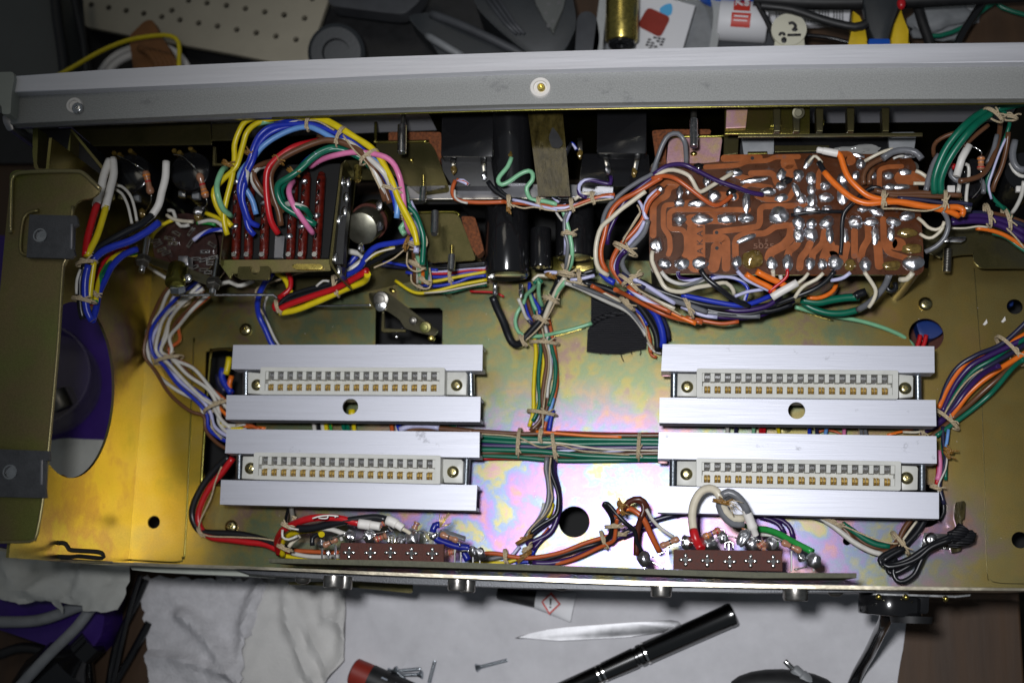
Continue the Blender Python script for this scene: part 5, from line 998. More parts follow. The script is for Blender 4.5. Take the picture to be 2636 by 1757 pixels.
SJ = [('H',330,1020,62,66,0),('H',405,1200,60,48,0),('H',565,1195,62,55,0),('H',740,1195,68,58,0),('H',1080,1190,46,60,0),('H',1230,1160,90,80,1),('H',1410,1200,45,60,0),('H',1560,1190,40,68,0),('H',1770,1200,38,50,0),('H',1885,1200,35,46,0),('H',2005,1190,58,60,0),
 ('H',540,625,48,38,0),('H',545,535,30,62,0),('H',705,632,76,38,0),('H',870,560,58,50,0),('H',1172,620,36,90,0),('H',545,780,58,52,0),('H',755,780,90,52,0),('H',985,775,76,48,0),('H',1175,770,66,42,0),('H',1170,965,88,28,-.4),('H',1245,415,112,26,-.12),('H',1060,345,76,38,0),('H',1500,360,34,52,.3),
 ('H',1500,470,40,34,0),('H',1500,580,50,32,-.2),('H',1375,525,66,38,0),('H',1660,370,42,50,0),('H',1640,510,28,62,-.4),('H',1690,590,38,44,0),('H',1780,400,38,52,0),('H',1785,500,32,50,0),('H',1790,610,38,62,0),('H',1785,690,58,40,0),('H',1480,750,76,70,0),('H',1665,700,42,34,0),('H',1660,815,46,56,-.3),('H',1660,930,46,62,0),
 ('H',1785,820,38,40,0),('H',1780,920,46,62,-.5),('H',1925,815,56,52,-.7),('H',1955,930,30,66,0),('H',2100,930,26,60,0),('H',1915,465,40,38,0),('H',1920,575,56,38,0),('H',360,497,36,32,0),('H',800,425,34,46,0),('H',1050,570,28,38,0),('H',965,640,30,24,0),('H',935,435,34,28,0),('H',1755,245,28,60,.5),('H',2080,400,44,50,0),('H',2080,540,44,92,0),('H',1930,690,40,34,0),('H',625,520,22,30,0),
 ('P',765,195,46,52,0),('P',900,330,44,40,0),('P',1090,330,50,44,0),('P',1290,290,66,34,0),('P',1110,465,60,34,0),('P',1240,465,82,28,0),('P',705,330,36,44,0),('P',1310,105,80,22,0),('P',735,90,60,20,.3),('P',705,890,66,68,0),('P',890,880,68,44,0),('P',950,760,76,46,.4),('P',935,1040,36,92,0),('P',1155,880,66,48,.3),('P',1125,1030,36,82,0),('P',1320,812,72,50,0),('P',1320,1012,90,48,1),('P',1370,1200,92,50,1),('P',1385,1370,96,78,0),('P',820,1385,58,74,0),('P',640,1390,52,60,1),('P',1130,1400,84,48,1),('P',790,730,50,34,0)]
for v, x, y, rx, ry, ex in SJ:
    s_ = V[v][2]*.155; bm = new(); fx = ex == 1; ell(bm, av(v,x,y,ZB+.2), rx*s_*(1.3 if v == 'P' or x > 1450 else 1.15), ry*s_*(1.25 if v == 'P' or x > 1450 else 1.15), min(rx,ry)*s_*.75, 20, -(ex if not fx else 0), .24)
    if not fx and min(rx,ry) > 34: cyl(bm, av(v,x,y,ZB+.2), av(v,x+random.uniform(-8,8),y+random.uniform(-8,8),ZB+.2)+Vector((0,0,min(rx,ry)*s_*.75+.7)), .38, seg=8)
    obj('solder_joint', bm, 'flux' if fx else 'solder', PCB, True)
for x, y in ((720,290),(1030,530),(1550,420)):
    bm = new(); ell(bm, av('H',x,y,ZB+.3), 2.3,1.6,.7,14,.2,.4); obj('flux_residue', bm, 'black_plastic', PCB, True)
# standoff posts holding the board
for x, y in ((1690,430),(1690,690),(2360,690),(2350,430)):
    bm = new(); cyl(bm, at(x,y,ZB-1.7), Vector((at(x,y,ZB).x, at(x,y,ZB).y, 0)), 2.4); obj('standoff', bm, 'dark_steel', PCB, True)
# ================= WIRING =================
# --- arched loom over the switch bank ---
loom('wire_loom', 'arched loom of yellow, blue, brown, green and pink wires over the switch bank', 'F', [60,66,70,70,68,62], [
 ('ye',[268,955,248,890,238,790,262,660,305,490,325,340,325,230,362,120,415,40,520,8,700,-6,880,-2,1030,12,1200,100,1390,230,1480,300,1545,410,1600,540,1660,700,1720,830,1790,980]),
 ('ye',[303,885,220,790,166,680,162,590,240,500,338,405,388,250,425,130,500,58,620,20,760,8,900,6,1050,34,1240,135,1430,250,1530,390,1590,500,1640,640,1700,760,1770,900,1800,1040]),
 ('lg',[300,802,232,745,192,640,184,545,222,440,260,410]),('lg',[470,90,560,45,700,30]),
 ('bl',[488,955,438,900,408,780,372,650,366,560,408,430,450,345,478,250,528,150,618,82,760,62,900,58,1000,78,1200,160,1370,280,1480,395,1560,520,1610,640,1640,790]),
 ('bl',[520,882,452,850,412,750,388,640,420,480,472,360,512,250,572,165,680,102,850,74,980,100,1150,170,1330,280]),
 ('bw',[400,640,420,480,446,345]),('bw',[600,62,700,42,850,48,905,60]),
 ('sk',[500,790,470,680,425,600,372,520,368,465,415,395,480,330,545,248,650,170,800,102,920,84,1010,115,1130,180,1290,245,1420,330,1540,430,1620,560,1640,700,1634,820]),
 ('wh',[1010,92,1150,160,1290,240,1400,330,1500,420,1560,500,1600,620]),
 ('re',[678,945,622,850,592,700,580,540,592,430,640,362,720,295,820,240,930,212,1010,195],None,.85),
 ('br',[700,880,682,765,642,655,618,540,622,450,700,345,850,262,1000,205,1110,192,1250,232,1370,322,1450,430,1520,550,1580,700],None,.85),
 ('br',[720,770,600,660,522,560,482,480,492,420,560,382,640,358]),('wh',[565,642,492,560,472,478,512,415,592,396]),
 ('Bw',[1000,165,1120,160,1220,195,1330,270,1430,390,1490,520,1540,680]),
 ('gr',[982,872,850,802,722,722,672,620,680,545,760,492,850,432,960,335,1080,268,1200,270,1350,338,1440,420],None,.85),
 ('gw',[945,812,890,742,800,712,722,692],None,.8),('gr',[722,692,700,600,745,520,830,445,905,370,1000,292,1120,250,1250,282,1370,330],None,.85),
 ('wb',[840,430,920,345,1010,290,1060,285]),
 ('pi',[958,942,890,850,805,722,765,620,772,565,800,520]),('pi',[935,405,1020,352,1140,312,1300,288,1500,312,1600,370,1655,480,1680,600,1695,740,1720,880,1740,940],[60,68,70,68,62,50]),
 ('lg',[1690,560,1712,650,1720,760,1700,860,1668,900,1700,950],50),('gr',[1700,700,1780,780,1830,900,1850,1000,1840,1200],[52,46]),('lv',[1690,760,1770,860,1800,960,1790,1100],50)],
 ties=[(925,52,95,3.6,70),(1180,165,110,4.4,70),(1410,330,140,4.6,68),(1600,600,20,5.2,64),(1690,800,25,4.2,56),(272,388,20,2.6,68,'twine_wax'),(455,300,15,2.6,68,'twine_wax'),(680,355,40,3.0,68,'twine_wax'),(800,455,30,3.0,68,'twine_wax')],
 lace=[('F',[1200,150,1290,270,1400,380,1450,480,1500,580],[71,70,68]),('F',[900,30,1000,40,1130,110],72)])
# trunk down the right side of the arch and the flat bundle into the capacitor
loom('wire_loom', 'downward trunk of mixed thin wires tied beside the olive brackets', 'F', [46,42,34,24,14], bundle('F', [1700,700,1770,880,1820,1050,1830,1230,1840,1340], [48,42,36,28,20], ['lv','gr','br','og','ye','lg','wh','br'], 5.6, .62, .5, 3),
 ties=[(1690,820,20,3.4,50),(1790,1040,20,4.0,44),(1800,1200,25,4.2,34),(1860,1330,30,3.0,26)], lace=[('F',[1860,940,1880,1020,1840,1080,1740,1070],46),('F',[1720,1090,1720,1200,1790,1250,1870,1220],38),('F',[1750,1270,1760,1340,1850,1390,1910,1360,1900,1220],26)])
loom('wire_loom', 'flat bundle of black, red, blue and yellow wires entering the left of the capacitor', 'G', 14, [('bk',[-330,1375,-150,1370,60,1380,250,1395,560,1370],18,.95),('bk',[-60,1400,100,1420,300,1410,560,1385],17,.9),('bl',[-420,1360,-200,1400,0,1430,100,1440],20,.85),('lv',[-100,1440,60,1460,300,1440,560,1420],18,.8),('re',[-150,1430,0,1470,200,1470,400,1440,560,1440],18,.85),
 ('bl',[-200,1460,0,1500,200,1500,400,1460,560,1455],17,1.0),('ye',[-60,1560,100,1540,300,1500,560,1455],18,1.0),('bl',[-120,1560,60,1590,260,1560,400,1510,560,1490],16,1.0),('ye',[-300,1540,-120,1650,60,1640,300,1580,560,1530],16,1.0),('gr',[0,1640,200,1650,400,1600,560,1580],13,.8),('re',[400,1640,620,1650,720,1690],10,.5),('cr',[-30,1655,150,1640,350,1600,560,1560],19,.4)],
 ties=[(222,1480,85,6,16),(-90,1560,70,4,16)])
# lower black-red-yellow bundle
loom('wire_loom', 'sagging bundle of black, red and yellow wires below the switch bank', 'F', [40,30,26,24], [
 ('bk',[1750,1010,1600,1090,1400,1190,1150,1330,900,1400,760,1450,670,1530],None,.95),('bk',[1700,1050,1500,1140,1300,1250,1130,1360,900,1440,720,1500],None,1.0),
 ('re',[1400,1240,1250,1330,1130,1390,950,1450,780,1510,680,1555,650,1530,700,1450],None,1.25),('re',[700,1450,770,1390,775,1300,740,1240],24,1.0),
 ('ye',[1400,1270,1370,1330,1200,1400,1000,1490,820,1560,690,1585],None,1.25),('ye',[640,1245,730,1310,770,1400,800,1440],22,1.0),('ye',[1600,1050,1520,1090,1400,1180,1350,1200],None,1.0),
 ('bl',[1780,990,1640,1015,1480,1045,1400,1110,1350,1200,1290,1250,1180,1300],[46,40,30],1.1),('bl',[1320,1110,1260,1180,1180,1280],22,1.3),('nv',[1500,1195,1600,1205,1730,1215],12,.9),('cr',[1620,1060,1470,1100,1380,1170],42,.45),('wh',[1240,1250,1310,1200,1350,1170],30,.8),('wh',[1220,1080,1340,1110,1360,1150],30,.8),('wh',[985,1370,1040,1325,1090,1330],30,.5)],
 ties=[(1725,1020,110,3.6,44,'twine_wax'),(1145,1370,75,5,28),(680,1535,70,3.6,26)], lace=[('F',[1700,1070,1600,1150,1450,1220],41)])
# loom at the left: sleeved red, yellow, black and blue
loom('wire_loom', 'left loom of red, yellow, black and blue wires with white sleeves', 'E', [84,84,82,80], [
 ('sleeve',[885,40,840,160,815,270,775,405],[72,82],2.0),('re',[785,390,745,520,705,680,690,810],[82,86],1.75),('sleeve',[912,30,918,150,890,270,850,430],[72,82],1.95),('ye',[858,410,820,540,780,660,740,740,700,820],[82,86],1.6),
 ('sleeve',[1342,50,1335,180,1305,300,1280,400,1222,492],[70,70],1.9),('bk',[1235,475,1150,550,1030,610,900,680,800,740,735,800],[70,84],1.7),('bl',[1285,540,1180,620,1050,690,930,730,830,775,740,850],[70,84],1.8),
 ('wh',[850,260,900,240,980,250,1050,320,1085,420,1105,530],66,.75),('wh',[925,270,985,310,1030,400,1050,480,1065,550],65,.75),
 ('bk',[690,880,650,980,645,1120,655,1250,675,1320],[88,84],1.7),('bl',[715,880,690,1000,688,1140,705,1260,745,1335],[89,84],1.7),('bl',[745,1335,775,1240,795,1120,840,1020,900,900,1000,800,1110,755],[82,64],1.6),
 ('ye',[760,850,745,960,730,1080,720,1180],[87,84],1.4),('re',[1030,735,920,770,850,850,800,950,775,1060,740,1200],[58,80],1.4),('yg',[1100,800,1000,795,910,830,840,930,790,1040,770,1180],[56,80],1.4),('gr',[1095,780,960,800,880,870,820,980],[54,76],.8),('wn',[650,920,622,1000,615,1120],90,.7)],
 ties=[(700,870,-10,4.2,88,'twine'),(680,1170,10,5.0,87),(775,1120,30,2.2,80)])
for wv, pts, z, c, r, lb in (('E',[1355,445,1400,450,1420,520,1460,570,1530,560],46,'wh',.95,'twisted white wire ending at the large solder blob, lower one'),('E',[1345,480,1400,515,1480,530,1560,535],47,'cr',.95,'cream wire meeting the large solder blob'),
 ('E',[1660,465,1750,500,1820,540,1880,570],46,'ye',1.1,'short yellow wire from the flux blob to the switch bank'),('E',[1600,545,1680,525,1750,535,1800,575],45,'wh',1.0,'white wire passing behind the switch frame'),('E',[1590,545,1670,545,1740,560],44,'gg',.9,'green and white wire end near the flux blob'),
 ('E',[1560,685,1620,640,1700,605,1800,600],46,'wb',1.1,'blue and white wire reaching into the rotary wafer'),('E',[1220,665,1260,610,1330,550,1400,520],46,'ye',1.0,'short yellow wire at the top of the rotary wafer'),
 ('E',[1780,1040,1850,1020,1920,1050,1980,1040,2050,1010],22,'wh',1.1,'wavy white wire between rotary switch and mounting tab'),('E',[1200,900,1260,940,1340,990],14,'wh',.9,'white wire slipping under the rotary switch collar')):
    wire(wv, pts, z, c, r, None, 'wire', lb)
wire('E', [2200,950,2120,1060,2080,1180,2090,1290,2140,1400,2200,1530,2280,1600], [24,10,5], 'bl', 1.5, None, 'wire', 'blue wire dropping to the topmost left rail')
wire('E', [2160,1130,2130,1230,2170,1370,2230,1500,2290,1590], 6, 'wn', .7, None, 'wire', 'thin white wire beside the dropping blue wire')
wire('F', [940,1240,820,1270,700,1310,560,1360,500,1400,505,1500,560,1600], [26,10], 'twine', .45, None, 'cord', 'loose twine looping below the mounting tab', cat='twine')
# left loom down to the slot
rows = bundle('J', [1620,-520,1470,-400,1360,-250,1300,-120,1290,10,1350,110,1480,240,1640,370,1740,480,1770,590,1860,650,1990,640], [26,24,14,9,7,6,6,6,5,5,6,6], ['ru','wh','br','wh','bw','wh','lv','bl','wh','br'], 12.5, .85, .55, 11)
loom('wire_loom', 'curved loom of white, blue and brown wires left of the card connectors', 'J', 6, rows, ties=[(1365,80,-15,6.8,8),(1760,455,-25,6.8,8),(1480,-370,-25,3.4,22)], lace=[('J',[1700,560,1720,640,1790,720],8),('J',[1900,610,1960,590,2040,590],9)])
loom('wire_loom', 'short tail of orange, yellow and white wires between the left rails', 'K', 6, [('og',[40,620,130,700,260,770,420,790],6),('ye',[60,740,150,790,240,800],6,1.2),('wh',[0,620,60,720,140,790],7,.9),('ru',[130,720,250,750,380,800],7,.8)])
for x, c in ((810,'wh'),(850,'bk'),(878,'wh'),(905,'ye'),(942,'yg'),(1045,'gw'),(1080,'gr'),(1130,'ye'),(1435,'ru'),(1480,'bw'),(1500,'bl')):
    wire('K', [x-6,700,x,760,x+10,850], [10,4], c, 1.0 if c != 'yg' else .8, None, 'wire', {810:'leftmost white',850:'black',878:'second white',905:'first yellow',942:'yellow and green',1045:'green and white',1080:'dark green',1130:'thicker yellow, below the rail hole,',1435:'rust orange',1480:'blue and white',1500:'plain blue'}[x]+' wire crossing the gap between the left rail pairs', group='wires crossing the gap between the left rails')
loom('wire_loom', 'bundle of white and blue wires leaving the right end of the left rail gap', 'K', 8, [('bl',[1530,740,1650,760,1750,760],9,1.0),('lv',[1500,800,1600,770,1720,770,1820,785],9,1.2),('br',[1560,800,1750,790,1950,800,2100,815],8,1.2),('re',[1640,740,1720,745],7,.9),('gr',[1850,745,1960,770],7,.8)])
# yellow inside the rail hole, dark slot wires
wire('K', [1115,640,1117,700], 14, 'ye', 1.6, None, 'wire', 'short yellow wire seen through the hole of the left rail')
loom('wire_loom', 'dim blue, orange and yellow wires in the slot left of the upper left connector', 'J', -6, [('bl',[1800,150,1790,220,1830,300,1870,350],None,1.6),('og',[1870,210,1850,280,1860,350],None,1.2),('ye',[1850,60,1840,130,1820,200],None,1.5),('nv',[1760,200,1770,270,1820,340],None,1.5)])
# red and black supply pair at lower left
loom('wire_loom', 'black and red supply pair curving round the lower left rail ends', 'J', [10,8,6,6,6,8], [('bk',[1850,860,1740,960,1640,1090,1570,1230,1550,1330,1580,1420,1640,1470,1800,1480,1950,1490,2120,1530,2300,1600,2420,1640],None,1.55),('re',[1880,870,1800,980,1700,1100,1630,1230,1600,1340,1620,1440,1700,1510,1850,1530,2000,1550,2150,1570,2300,1640,2400,1660],None,1.5)],
 ties=[(1625,1470,50,2.6,8)], lace=[('J',[1790,940,1740,1060,1700,1200,1620,1370,1610,1450,1680,1500,1900,1510,2100,1520,2250,1545],10)])
# --- centre vertical loom ---
cv = [620,60,660,280,700,430,730,640,735,880,735,1080,725,1260,700,1380,640,1470]
zz_ = [22,12,6,5,5,5,5,5,6]
rows = [('ye',[640,600,655,760,640,950,632,1120,632,1280,615,1370,590,1450],5,1.2),('gr',[610,230,640,420,690,620,700,760,680,920,680,1080,690,1220,660,1330,620,1400],6,1.1),('ye',[700,700,728,820,712,1000,700,1150,660,1300],4,1.0),
 ('br',[570,250,620,400,690,560,730,700,755,850,735,1000,715,1160,720,1290,690,1400,600,1490],6.5,1.25),('br',[760,700,775,900,760,1080,765,1220,745,1320,700,1400,640,1500],5,1.2),('wh',[740,500,765,620,780,760,795,920,770,1060,760,1180],6.2,.9),
 ('lv',[755,560,790,720,800,860,790,1000],5,.9),('gr',[780,620,810,740,840,880,830,1060,800,1180,775,1260],6.4,1.25),('ru',[775,440,810,620,840,800,850,940,850,1060,820,1200,790,1300,750,1400,730,1490],5,1.1),('bl',[780,430,790,560,820,720],4,.9),
 ('bl',[815,1290,790,1400,775,1500],6,1.3),('sk',[820,1180,790,1290,745,1400],6,1.1),('bl',[545,270,570,370,620,480],8,1.0),('bl',[595,100,600,200,680,330,690,400],10,1.1),('lg',[600,210,630,300,660,360],11,1.0),('gy',[745,490,775,640,790,800],4.5,1.0)]
loom('wire_loom', 'central vertical loom of yellow, green, brown and orange wires on the floor plate', 'L', 6, rows, ties=[(735,672,3,6.6,6),(715,1325,8,6.6,6)], lace=[('L',[640,200,665,380,710,520,735,640,770,760,775,900,745,1100,730,1240,720,1330,720,1420,705,1560],9)])
# pale green wire and black sleeved wires at the capacitor
wire('L', [665,70,640,140,560,220,540,290,485,370,460,470,490,560,560,600,700,600,850,570,1020,530,1180,480], [26,12,9,9,9,5,5], 'lg', 1.15, None, 'wire', 'pale green wire looping over the central loom to the cloth tape')
wire('L', [688,80,680,160,690,250,715,320], [26,12], 'lg', 1.2, None, 'wire', 'short pale green wire beside the looping one at the capacitor')
wire('L', [700,620,850,598,1000,560,1120,522], 3.4, 'brass', .25, None, 'wire', 'thin bare wire lying under the pale green wire')
loom('wire_loom', 'black sleeved wires in a V shape under the capacitor lugs', 'L', [24,12,10,10,14,26], [('bk',[248,230,290,340,350,470,390,580,430,660,480,680,530,660],[22,14,10],2.3),('bk',[520,650,600,560,680,470,740,380,780,290,830,170,880,60],[10,14,26],2.0),('cr',[730,450,770,340,820,230,870,130,930,50],[16,28],1.4),('lg',[830,230,880,150,935,90],[22,28],1.3),('wh',[490,250,530,340,560,420,620,480],[20,10],1.0),('nv',[530,310,560,420,620,490],12,1.0)],
 ties=[(530,645,60,3,12),(700,450,25,3.8,16),(795,262,25,3.8,22)], lace=[('L',[560,640,640,570,720,480,780,390,840,270,880,180,930,110],[15,26])])
# --- top cross harness between the meter housings ---
loom('wire_loom', 'orange and white harness strung across the grey rail', 'G', [50,50,49,48,46], [('rw',[275,590,350,620,385,640,340,600,290,600],50,1.0),('ru',[262,600,235,680,245,750,310,790,450,805,600,805,720,800],50,1.2),('wh',[258,690,262,760,320,800,380,812],51,.5),('ru',[720,800,900,815,1050,830,1250,845,1400,830,1550,775,1650,745,1760,735],49,1.25),('rw',[800,790,950,820,1100,840,1250,860,1360,840,1500,790,1640,750,1750,760],50,1.0),
 ('lv',[800,780,900,800,1010,830,1150,860,1220,880],51,.8),('bk',[570,610,620,680,700,740,780,780,900,790,1010,820],50,1.5),('bk',[650,640,700,710,770,760],50,1.1),('kw',[1000,800,1200,830,1300,820],49,.9)],
 ties=[(770,800,80,3.4,50),(1048,812,80,3.2,49),(1355,832,80,3.4,49),(1550,765,80,3.2,49),(765,860,85,2.4,49,'twine_wax')], lace=[('G',[800,830,900,860,1010,850,1150,880,1300,880,1400,850,1540,800,1740,770],51)])
wire('G', [790,385,755,470,680,560,665,610,700,640,770,610,870,540,950,510,990,540,985,600,935,660,940,720,980,780,1100,795,1220,825], [52,52,52,52,50,50], 'lg', 1.35, None, 'wire', 'zigzag pale green wire from the middle lug')
wire('G', [1350,250,1310,340,1270,430,1220,530,1170,620,1165,700,1190,760,1240,800], 52, 'kw', 1.1, None, 'wire', 'black and white wire hanging over the amber tape strip')
wire('G', [1720,560,1720,630,1640,620,1560,600,1480,600,1425,650,1430,730,1500,760], 51, 'pw', 1.2, None, 'wire', 'purple and white wire curling below the right meter housing')
wire('G', [1350,250,1370,260,1400,310], 52, 'wb', .9, None, 'wire', 'short white striped wire end at the upper lug')
wire('G', [1380,780,1450,730,1530,720], 50, 'cr', 1.1, None, 'wire', 'cream wire stub at the right end of the orange harness')
loom('wire_loom', 'grey and pale green wires hanging down with a twine knot over the dark cylinder', 'G', [46,44,42,40,32], [('lg',[1200,800,1270,880,1310,1000,1340,1120,1360,1250,1350,1380,1300,1470],None,1.25),('gy',[1320,890,1290,960,1290,1080,1320,1200,1310,1330,1300,1460],None,1.15),('lv',[1345,890,1310,980,1295,1080,1295,1200,1290,1300],None,.8),('wh',[1200,880,1230,930,1270,980],46,.5),('cr',[1340,1300,1320,1400,1290,1480],None,.6)],
 ties=[(1330,1105,5,3.6,44),(1310,1480,10,4.6,34)])
loom('wire_loom', 'short black and white horizontal wires tied at the centre knot', 'G', 26, [('kw',[1100,1450,1250,1470,1400,1480,1560,1500],26,1.2),('lv',[1340,1530,1450,1520,1570,1490],27,1.1),('bk',[1400,1500,1500,1460,1580,1440],24,1.3),('cr',[990,1540,1040,1490,1130,1500],26,1.0),('gr',[1000,1568,1040,1520,1080,1560],26,1.0)], ties=[(1425,1500,80,3.6,28),(1300,1450,60,4.0,30),(1160,1500,20,2.8,28,'twine_wax')])
# --- big loop left of the circuit board ---
loom('wire_loom', 'long loop of orange, grey, white and purple wires left of the circuit board', 'G', [52,50,48,46,44,42,40,38], [
 ('gy',[2150,420,2120,530,2000,600,1850,700,1720,820,1660,930,1640,1050],None,1.35),('pu',[2188,520,2080,600,1950,700,1850,800,1760,960,1700,1100,1690,1200],[50,40],1.3),('ru',[2200,570,2100,630,1950,720,1830,780,1740,870,1690,990,1660,1120,1630,1250,1640,1370,1690,1460],None,1.55),('cr',[2050,700,1930,790,1820,870,1720,960,1640,1030,1600,1130,1580,1260,1590,1380,1630,1450,1700,1490],None,1.35),
 ('rw',[1980,780,2010,830,2030,900],46,1.0),('lv',[2160,690,2080,760,2040,860,2040,930,2070,970],[50,48],1.2),('ru',[2180,700,2090,790,2050,880,2020,970,1930,1090,1820,1200,1760,1290,1730,1400,1780,1500,1850,1580],None,1.45),('lv',[2040,980,1990,1080,1920,1160,1850,1250,1780,1350,1760,1450,1800,1560],None,1.1),('gy',[2070,970,2040,1080,1980,1160,1880,1260,1830,1340,1840,1420,1900,1500,2000,1570],None,1.5),('pu',[1860,1260,1800,1330,1780,1440,1840,1540,1920,1600],None,1.2),('cr',[2000,900,1960,960,1900,1060,1840,1150],48,.6),
 ('bl',[1630,1460,1700,1530,1760,1560],36,1.9)],
 ties=[(1860,1250,30,6.5,48),(1930,1530,-30,5.8,42)], lace=[('G',[1970,830,2000,900,1950,990,1880,1090,1830,1180],50)])
# --- harness under the board ---
loom('wire_loom', 'thick harness of orange, white, blue and black wires under the circuit board', 'H', [44,36,30,28,28,30,30], [
 ('ru',[-60,1440,60,1500,250,1600,420,1680,560,1720,760,1750],None,1.4),('rw',[60,1410,150,1490,300,1580,460,1650],42,1.4),('og',[700,1760,560,1700,360,1600,160,1490],34,1.4),('gy',[90,1350,250,1440,420,1520,600,1580,800,1650],[44,34],1.6),('lv',[110,1340,260,1420,400,1510,500,1570],[45,38],1.3),('cr',[130,1440,300,1530,500,1620],[36],1.1),
 ('bk',[100,1330,300,1430,520,1510,760,1580,1000,1610,1250,1610,1500,1570],[38,32],2.0),('bk',[160,1390,400,1500,700,1600,950,1660,1200,1670,1400,1620],[30],1.8),('bl',[560,1490,700,1520,900,1560,1100,1590,1250,1560,1400,1500],[38,34],1.5),('nv',[0,1290,100,1360,220,1430],44,1.4),('pu',[900,1600,1100,1640,1350,1600,1500,1500],[34],1.4),('pu',[800,1680,1000,1700,1250,1690,1500,1600,1620,1540],26,1.6),('bk',[1000,1560,1200,1640,1400,1640,1600,1580],30,1.6),('gy',[700,1640,950,1670,1150,1690,1300,1690],30,1.5),('lv',[560,1600,760,1680,900,1700],30,1.2),('ru',[600,1700,800,1740,950,1760,1100,1740],26,1.2)],
 ties=[(75,1390,40,6.8,44),(620,1600,65,6.5,34)], lace=[('H',[120,1420,250,1500,400,1590,560,1680],46)])
loom('wire_loom', 'diagonal loom of black, blue and orange wires running down to the right rails', 'L', [30,20,12,8,8], [('wh',[930,100,1080,160,1220,230,1370,300,1480,350,1560,410,1640,510,1690,600],None,1.1),('gy',[1000,110,1200,190,1400,270,1520,350,1610,450,1690,570,1720,680],None,1.1),('ru',[1180,130,1300,190,1430,240,1540,300,1620,390,1680,500,1720,620,1730,760],None,1.2),('cr',[1000,90,1150,130,1300,200,1450,280],[30,22],.7),
 ('bk',[1100,100,1300,150,1500,240,1620,320,1710,440,1780,580,1800,740],[28,14],1.9),('bk',[1480,200,1640,310,1730,400,1800,530,1830,680],[24,12],1.7),('bl',[1510,190,1600,240,1700,310,1780,400,1830,520,1850,640,1840,700],[28,16],2.0),('nv',[1700,300,1810,390,1880,520,1900,640],[16,8],1.6),('bl',[1540,320,1650,400,1700,500],14,1.1),('ru',[1730,620,1720,720,1740,780,1790,800],6,.9),('br',[1640,440,1700,560,1740,680,1830,770],8,.7),('wh',[1700,660,1760,740,1830,765],9,.6)],
 ties=[(1510,300,45,4.2,24),(1600,270,30,3.2,26)], lace=[('L',[940,80,1100,120,1250,160,1400,240,1520,290,1600,370,1680,500,1700,620,1760,730],[33,22,13,10])])
